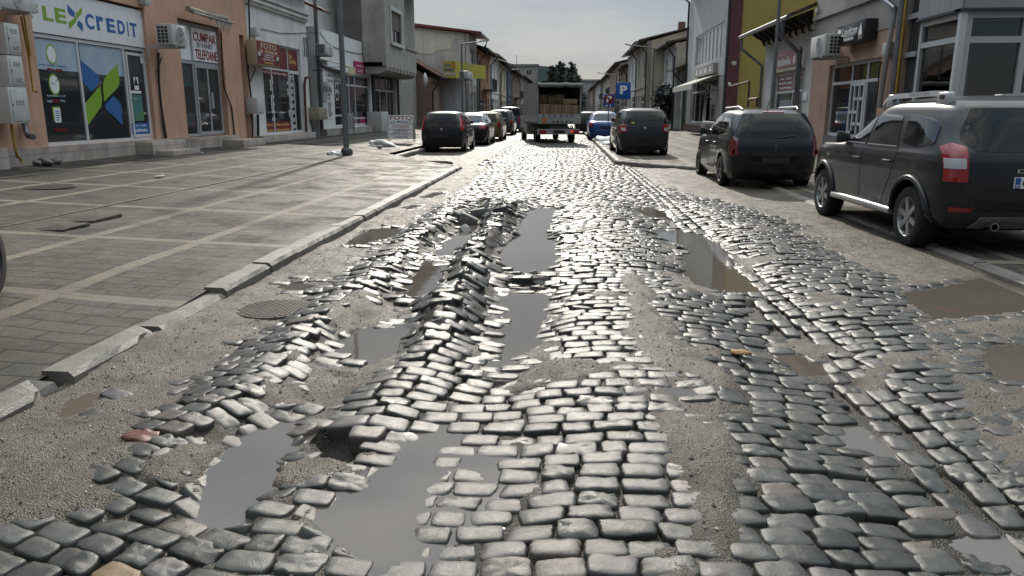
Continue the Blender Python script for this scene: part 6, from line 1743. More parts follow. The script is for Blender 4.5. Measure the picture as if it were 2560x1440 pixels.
HL = [
 (-7.9, 67.5, 77.0, 6.7, M('orange_far_render', (.40, .19, .09), rough=.8, var=.15, streak=.3), 'narrow orange house with a timber balcony after the blank gable', 2, m_rtile, True),
 (-7.9, 77.1, 87.0, 6.9, m_cwhite, 'white house with tall narrow windows along the row of parked cars', 3, None, False),
 (-7.8, 87.1, 96.0, 6.7, m_cream, 'cream house further along the row of parked cars', 2, None, False),
 (-7.8, 96.1, 104.0, 7.0, M('slate_blue_render', (.10, .13, .17), rough=.7, var=.2), 'dark slate blue house front between paler ones', 2, None, False),
 (-7.8, 104.1, 120.0, 6.6, M('ochre_render', (.37, .29, .19), rough=.8, var=.2, streak=.4), 'ochre house with a dark iron balcony and brown eaves', 4, m_roof_dk, True),
 (-7.6, 120.2, 140.0, 6.7, m_lgrey, 'pale distant house with curled eaves', 4, None, False),
 (-7.5, 140.2, 170.0, 6.6, m_cream, 'cream house near the far end of the row', 5, None, False),
 (-7.4, 170.2, 230.0, 6.4, m_lgrey, 'farthest pale house of the row with the parked cars', 6, None, False)]
for X, a, b, ze, mt, lab, nw, rm, bal in HL:
    street_house('L', X, a, b, ze, mt, lab, nw, rise=1.6, rm=rm, balcony=bal, over=.8)
# block of flats closing the view
bf = empty('block_of_flats', (-9, 215, 0), 'pale concrete block of flats with a green end wall far up the street', 'block of flats')
YB = 205.; FB = FR('F', YB)
bx0, bzt = FB.px(1262, 178); bx1, _ = FB.px(1344, 165)
zb1 = FB.px(1344, 164)[1]
mb = MB(); mb.box(-36, bx1, YB, YB + 14, 0, zb1); mb.build('wall', M('concrete_panels', (.40, .385, .34), rough=.85, var=.12, scale=.5), bf)
xg1 = PY(1445, 170, YB + 2)[0]
mb = MB(); mb.prism([(bx1, YB, 0), (bx1, YB, zb1 - .02), (xg1, YB + 14, zb1 - .02), (xg1, YB + 14, 0)], (0, 2, 0)); mb.build('green_end_wall', M('green_grey_render', (.10, .15, .135), rough=.85, var=.1, scale=.5), bf)
mb = MB(); mb.box(-36, bx1 + .3, YB - .3, YB + 14, zb1, zb1 + .4); mb.build('parapet', m_grey, bf)
for i in range(6):
    for j in range(6):
        x = bx1 - 2.2 - i * 3.0; z = zb1 - 2.4 - j * 2.9
        if z < 1: continue
        if i % 3 == 1:
            mb = MB(); mb.box(x - .9, x + .9, YB - 1.0, YB - .003, z - 1.1, z - .15); mb.build('balcony', m_box2, bf)
        window(FB, (x - .75, x + .75, z, z + 1.5), .05, bf, cols=2, fw=.12, mf=m_white)
cable([(PY(1291, 170, 150)[0], 150, 0), (PY(1291, 170, 150)[0], 150, PY(1291, 138, 150)[1])], .05, 'thin tall aerial mast rising above the far roofs', 'aerial_mast', m_dkmet)
lowb = empty('flat_roofed_building', (9, 240, 0), 'long low flat roofed building at the very end of the street', 'building')
mb = MB(); xx0, zz1 = PY(1420, 205, 240); mb.box(xx0, xx0 + 14, 240, 250, 0, PY(1480, 203, 240)[1]); mb.build('wall', M('far_pale_wall', (.42, .43, .44), rough=.8, var=.1), lowb); mb = MB(); mb.box(xx0 - .3, xx0 + 14.3, 239.6, 250, PY(1480, 203, 240)[1], PY(1480, 201, 240)[1] + .3); mb.build('roof', m_grey, lowb)

# ================================================================== TREES
m_leaf = M('conifer_needles', (.035, .052, .030), rough=.7, var=.4, scale=.6)
m_bark = M('bark', (.07, .055, .04), rough=.9, var=.3, scale=5)
def conifer(x, y, h, r, label, seed, n=6500, ls=.42, sparse=2.2):
    rs = np.random.default_rng(seed); t = empty('conifer', (x, y, 0), label, 'tree')
    mb = MB(); mb.tube([(x, y, 0), (x, y, h * .55), (x, y, h * .96)], .3, 8, r1=.04)
    V = []; F = []
    nb = int(34 * sparse)
    for k in range(nb):
        f = .12 + .86 * k / nb; zb = h * f; ln = r * (1 - f) ** .75 * rs.uniform(.65, 1.25) + .25; a = rs.uniform(0, 6.28)
        tip = np.array([math.cos(a) * ln, math.sin(a) * ln, rs.uniform(-.25, .35) * ln * .5 + (.5 if f > .8 else 0)])
        mb.tube([(x, y, zb), (x + tip[0] * .9, y + tip[1] * .9, zb + tip[2] * .9)], .06, 4, r1=.015)
        m = int(n / nb)
        for q in range(m):
            u = rs.uniform(.15, 1.0); c = np.array([x, y, zb]) + tip * u + rs.normal(0, .26 * (1.15 - u * .6) * min(1.4, ln * .6), 3)
            d = rs.normal(0, 1, 3); d /= np.linalg.norm(d); e = np.cross(d, rs.normal(0, 1, 3)); e /= np.linalg.norm(e) + 1e-9
            s = ls * rs.uniform(.5, 1.2); i = len(V)
            V += [tuple(c - d * s * .5), tuple(c + e * s * .16), tuple(c + d * s * .5), tuple(c - e * s * .16)]; F.append((i, i + 1, i + 2, i + 3))
    mb.build('trunk', m_bark, t)
    me = bpy.data.meshes.new('crown'); me.from_pydata([(a - x, b - y, c) for a, b, c in V], [], F); me.materials.append(m_leaf); link_mesh('crown', me, t)
for k, (px, top, rr, sd) in enumerate(((1380, 166, 3.4, 1), (1402, 154, 3.8, 2), (1430, 156, 3.8, 3), (1446, 188, 2.4, 4))):
    yy = 158 + 3 * k; x, z = PY(px, top, yy)
    conifer(x, yy, z, rr, ['dark conifer against the green end wall, leftmost of the clump', 'tall pointed dark conifer in the clump above the lorry', 'tall ragged dark conifer in the clump with a forked top', 'short spreading conifer right of the clump above the lorry'][k], sd)
# dark bush below the 57 sign
xb_, yb_ = 7.0, 58.5
t = empty('dark_shrub', (xb_, yb_, .1), 'dark leafy shrub in front of the shop with the round number sign', 'shrub')
rs = np.random.default_rng(5); V = []; F = []
for k in range(1500):
    c = rs.normal(0, 1, 3); c /= np.linalg.norm(c); c *= rs.uniform(.5, 1.05); c = np.array([c[0] * .75, c[1] * .75, 1.9 + c[2] * 1.5]) + .15 * rs.normal(0, 1, 3)
    d = rs.normal(0, 1, 3); d /= np.linalg.norm(d); e = np.cross(d, rs.normal(0, 1, 3)); e /= np.linalg.norm(e); s = rs.uniform(.08, .2); i = len(V)
    V += [tuple(c - d * s), tuple(c + e * s * .5), tuple(c + d * s), tuple(c - e * s * .5)]; F.append((i, i + 1, i + 2, i + 3))
me = bpy.data.meshes.new('crown'); me.from_pydata(V, [], F); me.materials.append(m_leaf); link_mesh('crown', me, t)
mb = MB(); mb.tube([(xb_, yb_, .1), (xb_ + .05, yb_, 1.8)], .08, 6, r1=.03); mb.build('trunk', m_bark, t)

# ================================================================== STREET FURNITURE
m_pole = M('galvanised_steel', (.20, .21, .22), rough=.45, var=.15, metal=.5, streak=.2)
def lamp_post(x, y, z0, h, arm, label, r=.062, ax=1):
    t = empty('street_lamp', (x, y, z0), label, 'street lamp')
    mb = MB(); mb.tube([(x, y, z0), (x, y, z0 + h)], r, 12, r1=r * .72); mb.build('pole', m_pole, t, smooth=True, angle=60)
    mb = MB(); mb.lathe([(r * 2.0, 0), (r * 2.1, .10), (r * 1.4, .2), (r, .22)], (x, y, z0), 'z', 14); mb.build('base', m_dkmet, t, smooth=True)
    mb = MB(); mb.tube([(x, y, z0 + h), (x + ax * arm, y, z0 + h + .12 * arm)], r * .55, 8); mb.build('arm', m_pole, t, smooth=True, angle=60)
    mb = MB(); xe = x + ax * arm; mb.hexa([(xe - .1, y - .11, z0 + h + .1 * arm - .03), (xe + ax * .55, y - .11, z0 + h + .16 * arm), (xe + ax * .55, y + .11, z0 + h + .16 * arm), (xe - .1, y + .11, z0 + h + .1 * arm - .03), (xe - .1, y - .11, z0 + h + .1 * arm + .06), (xe + ax * .55, y - .11, z0 + h + .16 * arm + .07), (xe + ax * .55, y + .11, z0 + h + .16 * arm + .07), (xe - .1, y + .11, z0 + h + .1 * arm + .06)]); mb.build('lamp_head', m_box, t)
x, y = G(867, 387, .26); lamp_post(x, y, .26, 7.5, 1.6, 'tall grey street lamp post standing alone on the wide paving', .088)
lamp_post(5.6, 22.2, .1, 7.5, 1.6, 'tall grey street lamp post behind the black estate car', .058, -1)
x, z = PY(1154, 110, 52); lamp_post(x, 52, .1, z - .1, 1.3, 'street lamp beside the yellow box sign', .07)
x, z = PY(1636, 120, 56); lamp_post(x, 56, .1, z - .1, 1.5, 'street lamp in front of the dun house', .07, -1)
x, z = PY(1242, 179, 92); lamp_post(x, 92, .1, z - .1, 2.0, 'distant street lamp over the row of parked cars', .07)
x, z = PY(1541, 188, 98); lamp_post(x, 98, .1, z - .1, 1.8, 'distant street lamp above the blue parking signs', .07, -1)
m_signblue = M('traffic_sign_blue', (.015, .10, .36), rough=.4, var=.06)
def traffic_sign(px0, px1, py0, py1, pole, d, label, no=False):
    F_ = FR('F', d); a = F_.px(px0, py0); b = F_.px(px1, py1); xc = (a[0] + b[0]) / 2
    t = empty('traffic_sign', (xc, d, .1), label, 'traffic sign')
    mb = MB(); mb.fb(F_, a[0], b[0], .03, .045, b[1], a[1]); p = mb.build('plate', m_signblue, t, bevel=.004)
    w, h = b[0] - a[0], a[1] - b[1]
    if not no:
        put_text(F_, a[0] + w * .26, a[0] + w * .76, b[1] + h * .30, b[1] + h * .82, .045, 'P', m_paper, p, bold=.05)
    else:
        put_text(F_, a[0] + w * .27, a[0] + w * .78, b[1] + h * .36, b[1] + h * .86, .045, 'P', m_paper, p, bold=.05)
        mb = MB(); c = F_.P(xc, .05, b[1] + h * .60); R_ = w * .44
        mb.lathe([(R_, 0), (R_, -.006), (R_ * .80, -.006), (R_ * .80, 0)], c, 'y', 28)
        u = R_ * .62; q = R_ * .12
        mb.prism([(c[0] - u - q, c[1] - .003, c[2] + u - q), (c[0] - u + q, c[1] - .003, c[2] + u + q), (c[0] + u + q, c[1] - .003, c[2] - u + q), (c[0] + u - q, c[1] - .003, c[2] - u - q)], (0, -.006, 0)); mb.build('red_ring', m_red, p)
        mb = MB(); mb.fb(F_, a[0] + w * .2, a[0] + w * .4, .045, .05, b[1] + h * .05, b[1] + h * .13); mb.fb(F_, a[0] + w * .62, a[0] + w * .7, .045, .05, b[1] + h * .04, b[1] + h * .18); mb.build('tow_mark', m_paper, p)
    mb = MB(); mb.tube([(xc, d + .01, .1), (xc, d + .01, a[1] + (.35 if no else .02))], .028, 8); mb.build('pole', m_pole, t)
    return t
traffic_sign(1541, 1576, 206, 248, None, 34., 'blue parking sign with a white letter behind the small grey wagon')
traffic_sign(1509, 1535, 235, 267, None, 41., 'blue sign with a crossed out letter on a thin pole in old snow', True)
FN = FR('F', 57.0)
def round_sign(cx, cy, rx, ry, d, mat, label, txt, tm, sub=None):
    F_ = FR('F', d); c = F_.px(cx, cy); w = rx * d / 1956; h = ry * d / 1956
    t = empty('hanging_sign', (c[0], d, c[1]), label, 'sign')
    mb = MB(); mb.prism([F_.P(c[0] + w * math.copysign(abs(math.cos(a)) ** .8, math.cos(a)), 0, c[1] + h * math.copysign(abs(math.sin(a)) ** .8, math.sin(a))) for a in (2 * math.pi * k / 28 for k in range(28))], (0, .12, 0)); p = mb.build('plate', mat, t)
    put_text(F_, c[0] - w * .55, c[0] + w * .55, c[1] - h * .55, c[1] + h * .15, .003, txt, tm, p, bold=.02)
    if sub: put_text(F_, c[0] - w * .5, c[0] + w * .5, c[1] + h * .35, c[1] + h * .68, .003, sub, tm, p)
    mb = MB(); mb.tube([(c[0] + w, d + .06, c[1] + h * .5), (8.1, d + .06, c[1] + h * .5)], .025, 6); mb.build('bracket', m_dkmet, t)
round_sign(*Z5(862, 722), 11.5, 11.5, 56.8, M('dark_green_sign', (.012, .02, .018), rough=.4, var=0), 'rounded black sign with white number 57', '57', m_paper, 'Giarli')
round_sign(*Z5(798, 715), 9, 12, 58.2, M('teal_sign', (.02, .07, .09), rough=.4, var=.1), 'oval teal sign with script lettering beside the 57', 'Opti', m_paper)
F53 = FR('F', 70.0); a = F53.px(*Z5(630, 742)); b = F53.px(*Z5(692, 806)); t = panel(F53, (a[0], b[0], b[1], a[1]), 0, .1, 'hanging_sign', m_red, None); tag(t, 'square red sign with white number 53', 'sign')
put_text(F53, a[0] + .25 * (b[0] - a[0]), b[0] - .15 * (b[0] - a[0]), b[1] + .12 * (a[1] - b[1]), b[1] + .55 * (a[1] - b[1]), .1, '53', m_paper, t, bold=.02)
mb = MB(); mb.tube([(b[0], 69.95, a[1] - .1), (7.3, 69.95, a[1] - .1)], .03, 6); mb.build('bracket', m_dkmet, t)

# folding boards on the pavement
def a_board(px0, px1, ptop, pbot, gx, y, zg_, label, face_m, frame_m, lines, group=None, rz=0., legs=.12):
    F_ = FR('F', y); a = F_.px(px0, ptop); b = F_.px(px1, pbot); w = b[0] - a[0]; h = a[1] - zg_
    t = empty('folding_board', ((a[0] + b[0]) / 2, y, zg_), label, 'sign board', rz=rz)
    lean = .24
    Pl = lambda u, v, o=0.: (-w / 2 + w * u, lean * v * h * .5 - .002 - o, h * v)     # local, leaning away from the viewer
    mb = MB(); mb.hexa([Pl(0, legs), Pl(1, legs), tuple(np.add(Pl(1, legs), (0, .02, 0))), tuple(np.add(Pl(0, legs), (0, .02, 0))), Pl(0, 1), Pl(1, 1), tuple(np.add(Pl(1, 1), (0, .02, 0))), tuple(np.add(Pl(0, 1), (0, .02, 0)))]); f = mb.build('face', face_m, t, local=True)
    bk = lambda u, v: (-w / 2 + w * u, lean * h * .5 + (1 - v) * lean * h * .75, h * v)
    mb = MB(); mb.hexa([bk(.0, legs), bk(1., legs), tuple(np.add(bk(1, legs), (0, .02, 0))), tuple(np.add(bk(0, legs), (0, .02, 0))), bk(0, 1), bk(1, 1), tuple(np.add(bk(1, 1), (0, .02, 0))), tuple(np.add(bk(0, 1), (0, .02, 0)))]); mb.build('back_face', M('yellow_board', (.45, .30, .09), rough=.6, var=.2) if frame_m is m_dkmet and face_m is m_paper else face_m, t, local=True)
    for fn in (Pl, bk):
        for u in (.03, .97):
            mb = MB(); mb.tube([fn(u, 0), fn(u, 1.0)], .014, 6); mb.build('leg', frame_m, t, local=True)
    for (u0, u1, v0, v1, tx, mt) in lines:
        V, Fc = text_mesh(tx, .015); lo, hi = V.min(0), V.max(0); U = (V - lo) / (hi - lo)
        m_ = MB(); m_.v = [Pl(u0 + (u1 - u0) * p, v0 + (v1 - v0) * q, .004) for p, q in U]; m_.f = list(Fc); m_.m = [0] * len(Fc); m_.build('lettering', mt, f, local=True)
    return t
m_dgreen = M('dark_green_print', (.03, .16, .09), var=0); m_dblue = M('navy_print', (.03, .04, .10), var=0)
a_board(966, 1036, 288, 362, 0, 30.2, .30, 'white folding board of the photo shop with red, green and black lines', m_paper, m_dkmet, [
 (.10, .92, .83, .97, 'FOTO', m_red), (.12, .88, .72, .80, 'LA MINUT', m_dblue), (.05, .95, .655, .70, 'BULETINE, DIPLOME, VIZE', m_dgreen), (.2, .8, .57, .63, 'FOTOGRAFII', m_red), (.2, .8, .52, .555, 'TIPIT DOCUMENTE', m_red), (.03, .97, .465, .48, '________', m_red),
 (.22, .78, .41, .455, 'ALBUME FOTO', m_dblue), (.26, .74, .355, .395, 'RAME FOTO', m_blue), (.15, .85, .31, .345, 'MARTURII SI MAGNET', m_dblue), (.1, .9, .26, .295, 'MESAJE PERSONALIZATE', m_red), (.25, .75, .16, .235, 'CADOURI', m_dblue)])
a_board(854, 884, 283, 342, 0, 36.5, .37, 'small dark folding menu board behind the lamp post', m_box, m_dkmet, [(.2, .8, .8 - .07 * k, .84 - .07 * k, 'MENIU ZILEI', m_ink) for k in range(8)], legs=.28)
# ================================================================== VEHICLES
def paint(name, col, dirt=.25):
    m = M(name, col, rough=.35, var=dirt, scale=1.6, metal=.0, coat=.55, spec=.3, dirt=tuple(min(1, c * .8 + .003) for c in col))
    return m
m_cglass = M('car_glass', (.006, .007, .008), rough=.03, var=0, spec=.35)
m_sglass = M('car_side_glass', (.008, .009, .010), rough=.03, var=0, spec=1., coat=1.)
m_tyre = M('tyre_rubber', (.012, .012, .012), rough=.85, var=.3, scale=30)
m_alloy = M('alloy_wheel', (.34, .34, .34), rough=.35, var=.12, metal=.7)
m_dkalloy = M('dark_wheel', (.06, .06, .062), rough=.4, var=.1, metal=.5)
m_tail = M('red_lamp_glass', (.30, .008, .010), rough=.12, var=.1, coat=1.)
m_dktail = M('dark_red_lamp_glass', (.10, .006, .008), rough=.12, var=.1, coat=1.)
m_clearlamp = M('clear_lamp_glass', (.45, .45, .46), rough=.15, var=.1, coat=1.)
m_trim = M('black_car_plastic', (.022, .022, .023), rough=.5, var=.15)
m_silver = M('silver_trim', (.46, .46, .46), rough=.35, var=.08, metal=.6)
m_gtrim = M('grey_skid_plastic', (.16, .155, .15), rough=.5, var=.15)
m_chrome = M('chrome', (.6, .6, .6), rough=.12, var=0, metal=1.)

class Car:
    def __init__(self, name, loc, rz, label, sl, body, axles, r=.31, tw=.2, group=None, cat='car', arch=1.2, rim=None, mirror=True, spokes=5):
        self.t = empty(name, loc, label, cat, group, rz)
        mb = MB(); N = 64
        # finer set of slices
        S_ = []
        for a, b in zip(sl, sl[1:]):
            for k in range(3):
                u = k / 3; S_.append([p + (q - p) * u for p, q in zip(a, b)])
        S_.append(list(sl[-1]))
        for z, hw, yr, yf, nr, nf in S_:
            ym = (yr + yf) / 2
            for i in range(N):
                th = 2 * math.pi * (i + .5) / N; c, s = math.cos(th), math.sin(th); n = nr if s < 0 else nf
                x = hw * math.copysign(abs(c) ** (2 / n), c); y = ym + ((yf - ym) if s > 0 else (ym - yr)) * math.copysign(abs(s) ** (2 / n), s)
                mb.v.append((x, y, z + (.0 if z < sl[-1][0] - .001 else 0)))
        for k in range(len(S_) - 1):
            for i in range(N):
                j = (i + 1) % N; mb.f.append((k * N + i, k * N + j, (k + 1) * N + j, (k + 1) * N + i)); mb.m.append(0)
        mb.f.append(tuple(range(N))[::-1]); mb.m.append(0)
        o = (len(S_) - 1) * N
        zt, hw, yr, yf = S_[-1][:4]; ym = (yr + yf) / 2
        # gently domed roof
        ci = len(mb.v); mb.v.append((0, ym, zt + .045)); ring = []
        for i in range(N):
            x, y, z = mb.v[o + i]; ring.append(len(mb.v)); mb.v.append((x * .6, ym + (y - ym) * .6, zt + .036))
        for i in range(N):
            j = (i + 1) % N; mb.f.append((o + i, o + j, ring[j], ring[i])); mb.m.append(0); mb.f.append((ring[i], ring[j], ci)); mb.m.append(0)
        b = mb.build('body', [body, m_trim], self.t, smooth=True, local=True, angle=50)
        # wheel housings cut out
        cut = MB()
        hwm = max(s[1] for s in sl); ra = r * arch
        for ya in axles:
            for sx in (-1, 1): cut.lathe([(ra, sx * (hwm - .34)), (ra, sx * (hwm + .2))], (0, ya, r * 1.02), 'x', 36)
        co = cut.build('cut', [body], self.t, local=True)
        md = b.modifiers.new('b', 'BOOLEAN'); md.object = co; md.operation = 'DIFFERENCE'; md.solver = 'EXACT'
        bpy.context.view_layer.update()
        me = bpy.data.meshes.new_from_object(b.evaluated_get(bpy.context.evaluated_depsgraph_get()))
        b.modifiers.clear(); b.data = me; bpy.data.objects.remove(co)
        for p in me.polygons:
            cx, cy, cz = p.center
            for ya in axles:
                if abs(math.hypot(cy - ya, cz - r * 1.02) - ra) < .02 and abs(p.normal.x) < .3 or (abs(abs(cx) - (hwm - .34)) < .01 and math.hypot(cy - ya, cz - r * 1.02) < ra): p.material_index = 1
        self.b = b; self.body_mat = body; self.sl = sl
        bm = bmesh.new(); bm.from_mesh(me); bmesh.ops.triangulate(bm, faces=bm.faces[:]); self.bvh = BVHTree.FromBMesh(bm); bm.free()
        rim = rim or m_alloy
        for ya in axles:
            for sx in (-1, 1): self.wheel(sx * (hwm - tw / 2 - .015), ya, r, tw, sx, rim, spokes)
    def wheel(self, x, y, r, w, sx, rim, spokes, name='wheel'):
        h = w / 2
        mb = MB(); c = (x, y, r)
        mb.lathe([(r * .64, -h), (r * .88, -h * 1.05), (r * .97, -h * .88), (r, -h * .5), (r, h * .5), (r * .97, h * .88), (r * .88, h * 1.05), (r * .64, h)], c, 'x', 32, cap=False)
        wo = mb.build(name, m_tyre, self.t, smooth=True, local=True, angle=50)
        mb = MB(); q = sx * h
        mb.lathe([(r * .66, q * .96), (r * .62, q * 1.0), (r * .58, q * .85), (r * .56, q * .2), (0, q * .15)], c, 'x', 32, cap=False)
        for k in range(spokes):
            a = 2 * math.pi * k / spokes + .3
            ca, sa = math.cos(a), math.sin(a); hw = r * .085
            P = lambda rr, off, d: (x + q * d, y + ca * rr - sa * off, r + sa * rr + ca * off)
            mb.hexa([P(r * .08, -hw * 1.3, .3), P(r * .60, -hw, .3), P(r * .60, hw, .3), P(r * .08, hw * 1.3, .3), P(r * .08, -hw * 1.1, .86), P(r * .60, -hw * .9, .93), P(r * .60, hw * .9, .93), P(r * .08, hw * 1.1, .86)])
        mb.lathe([(r * .15, q * .2), (r * .15, q * .92), (0, q * .95)], c, 'x', 16)
        mb.build('rim', rim, wo, smooth=True, local=True, angle=35)
    def hit(self, view, u, v):
        if view == 'B': o, d = Vector((u, -9, v)), Vector((0, 1, 0))
        elif view == 'F': o, d = Vector((u, 9, v)), Vector((0, -1, 0))
        elif view == 'L': o, d = Vector((-9, u, v)), Vector((1, 0, 0))
        elif view == 'T': o, d = Vector((u, v, 9)), Vector((0, 0, -1))
        else: o, d = Vector((9, u, v)), Vector((-1, 0, 0))
        p, n, _, _ = self.bvh.ray_cast(o, d)
        if p is None:
            return None, None
        if n.dot(d) > 0: n = -n
        return p, n
    def patch(self, view, poly, off, mat, name, parent=None, nu=10, nv=7, label=None):
        """a convex outline in side or end view laid on the body, standing off by a few millimetres"""
        poly = [tuple(p) for p in poly]; vs = [p[1] for p in poly]; v0, v1 = min(vs), max(vs)
        rows = []
        for k in range(nv + 1):
            v = v0 + (v1 - v0) * k / nv; vv = min(max(v, v0 + 1e-5), v1 - 1e-5); us = []
            for (a, b), (c, d) in zip(poly, poly[1:] + poly[:1]):
                if (b > vv) != (d > vv): us.append(a + (c - a) * (vv - b) / (d - b))
            ua, ub = min(us), max(us); rows.append([self.hit(view, ua + (ub - ua) * j / nu, v) for j in range(nu + 1)])
        mb = MB(); flat = [q for r_ in rows for q in r_]
        good = [q for q in flat if q[0] is not None]
        if not good: return None
        last = good[0]; pts = []; nr = []
        for q in flat:
            if q[0] is None: q = last
            last = q; pts.append(q[0] + q[1] * off); nr.append(q[1])
        mb.v = [tuple(p) for p in pts]; W = nu + 1
        for k in range(nv):
            for j in range(nu): mb.f.append((k * W + j, k * W + j + 1, (k + 1) * W + j + 1, (k + 1) * W + j)); mb.m.append(0)
        ring = [j for j in range(W)] + [k * W + nu for k in range(1, nv + 1)] + [nv * W + j for j in range(nu - 1, -1, -1)] + [k * W for k in range(nv - 1, 0, -1)]
        base_i = len(mb.v); mb.v += [tuple(pts[i] - nr[i] * (off + .006)) for i in ring]
        for a in range(len(ring)):
            b = (a + 1) % len(ring); mb.f.append((ring[a], ring[b], base_i + b, base_i + a)); mb.m.append(0)
        return mb.build(name, mat, parent or self.t, label, smooth=True, local=True, angle=40)
    def both(self, poly, off, mat, name, parent=None, **k):
        return self.patch('L', poly, off, mat, name, parent, **k), self.patch('R', poly, off, mat, name, parent, **k)
    def backs(self, poly, off, mat, name, **k):
        return self.patch('B', poly, off, mat, name, **k), self.patch('B', [(-u, v) for u, v in poly], off, mat, name, **k)
    def door(self, poly, handle=None, off=.0035):
        for view in 'LR':
            d = self.patch(view, poly, off, self.body_mat, 'door', nu=14, nv=10)
            if handle and d:
                p, n = self.hit(view, *handle)
                if p is not None:
                    mb = MB(); sx = -1 if view == 'L' else 1
                    mb.tube([(p.x + sx * .012, p.y - .09, p.z), (p.x + sx * .04, p.y - .05, p.z + .005), (p.x + sx * .04, p.y + .06, p.z + .005), (p.x + sx * .012, p.y + .09, p.z)], .014, 8); mb.build('handle', self.body_mat, d, smooth=True, local=True)
    def mirrors(self, y, z, mat=None):
        for sx in (-1, 1):
            p, n = self.hit('L' if sx < 0 else 'R', y, z)
            x = p.x
            mb = MB(); mb.hexa([(x + sx * .03, y - .06, z - .05), (x + sx * .22, y - .05, z - .07), (x + sx * .21, y + .07, z - .05), (x + sx * .03, y + .05, z - .05), (x + sx * .04, y - .06, z + .06), (x + sx * .20, y - .05, z + .10), (x + sx * .19, y + .05, z + .09), (x + sx * .04, y + .05, z + .06)])
            o = mb.build('mirror', mat or m_trim, self.t, bevel=.025, local=True)
            mb = MB(); mb.tube([(x - sx * .02, y, z - .03), (x + sx * .07, y, z - .02)], .02, 6); mb.build('stalk', m_trim, o, local=True)
    def plate(self, z, w=.52, h=.11, txt=None, blank=True, x0=0.):
        p, n = self.hit('B', x0, z)
        y = p.y - .02
        mb = MB(); mb.box(x0 - w / 2, x0 + w / 2, y - .008, y + .04, z - h / 2, z + h / 2)
        o = mb.build('licence_plate', m_trim if blank else m_paper, self.t, local=True)
        if not blank:
            mb = MB(); mb.box(x0 - w / 2 + .002, x0 - w / 2 + .05, y - .011, y - .0082, z - h / 2 + .003, z + h / 2 - .003); s = mb.build('blue_strip', m_signblue, o, local=True)
            self.text('RO', x0 - w / 2 + .01, x0 - w / 2 + .042, z - h * .38, z - h * .12, y - .012, m_paper, o)
            self.text(txt, x0 - w / 2 + .07, x0 - w / 2 + .20, z - h * .33, z + h * .33, y - .009, m_ink, o)
        return o
    def text(self, s, x0, x1, z0, z1, y, mat, parent=None):
        V, F = text_mesh(s, .02); lo, hi = V.min(0), V.max(0); U = (V - lo) / (hi - lo)
        mb = MB(); mb.v = [(x0 + (x1 - x0) * u, y - .001, z0 + (z1 - z0) * v) for u, v in U]; mb.f = list(F); mb.m = [0] * len(F)
        return mb.build('lettering', mat, parent or self.t, local=True)
    def common(self, ax, sill=True):
        pass

# ---------- the dark off-road car on the right
SL = [(.30, .80, -2.02, 1.98, 9, 6), (.42, .885, -2.12, 2.10, 9, 6), (.62, .905, -2.155, 2.155, 9, 6), (.84, .91, -2.155, 2.15, 9, 5.5), (.98, .90, -2.14, 2.08, 9, 5.5), (1.05, .885, -2.12, 1.90, 9, 5.5),
      (1.09, .865, -2.10, 1.10, 9, 6), (1.25, .825, -2.02, .72, 6.5, 5), (1.42, .775, -1.93, .40, 6, 5), (1.54, .725, -1.86, .12, 5.5, 5), (1.60, .665, -1.76, -.05, 5, 5), (1.628, .57, -1.60, -.2, 4.5, 4.5)]
d_pos = (4.64, 8.83 + 1.335, 0.0)
du = Car('offroad_car', d_pos, math.radians(1.8), 'dark grey off-road car with silver roof rails parked half on the kerb', SL, paint('anthracite_paint', (.012, .0125, .0135), .3), (-1.335, 1.335), r=.345, tw=.22, arch=1.2, spokes=6)
du.both([(-.58, 1.10), (.28, 1.10), (.28, 1.12), (-.0, 1.44), (-.40, 1.47)][:0] or [(.02, 1.115), (.80, 1.115), (.30, 1.40), (.08, 1.475), (-.02, 1.48)], .006, m_sglass, 'side_window', nu=12, nv=9)
du.both([(-.86, 1.115), (-.08, 1.115), (-.10, 1.485), (-.72, 1.48)], .006, m_sglass, 'side_window', nu=12, nv=9)
du.both([(-1.66, 1.16), (-1.28, 1.12), (-.96, 1.13), (-.90, 1.40), (-.95, 1.465), (-1.40, 1.44), (-1.62, 1.36)], .006, m_sglass, 'quarter_window', nu=12, nv=9)
du.both([(.02, 1.095), (.86, 1.095), (.86, 1.108), (.02, 1.108)], .012, m_silver, 'window_trim', nu=12, nv=1); du.both([(-.86, 1.095), (-.06, 1.095), (-.06, 1.108), (-.86, 1.108)], .012, m_silver, 'window_trim', nu=12, nv=1)
du.door([(.02, .42), (.86, .42), (.90, .70), (.93, 1.07), (.02, 1.085)], (.14, .92)); du.door([(-.80, .62), (-.70, .42), (-.02, .42), (-.02, 1.085), (-.92, 1.085)][0:0] or [(-.62, .42), (-.02, .42), (-.02, 1.085), (-.94, 1.085), (-.86, .80)], (-.74, .93))
du.mirrors(.72, 1.15)
du.patch('B', [(-.62, 1.10), (.62, 1.10), (.73, 1.20), (.71, 1.30), (.59, 1.53), (-.59, 1.53), (-.71, 1.30), (-.73, 1.20)], .006, m_cglass, 'rear_window', nu=16, nv=8)
du.patch('B', [(-.64, .52), (.64, .52), (.67, .72), (.67, 1.09), (-.67, 1.09), (-.67, .72)], .004, du.body_mat, 'tailgate', nu=18, nv=10)
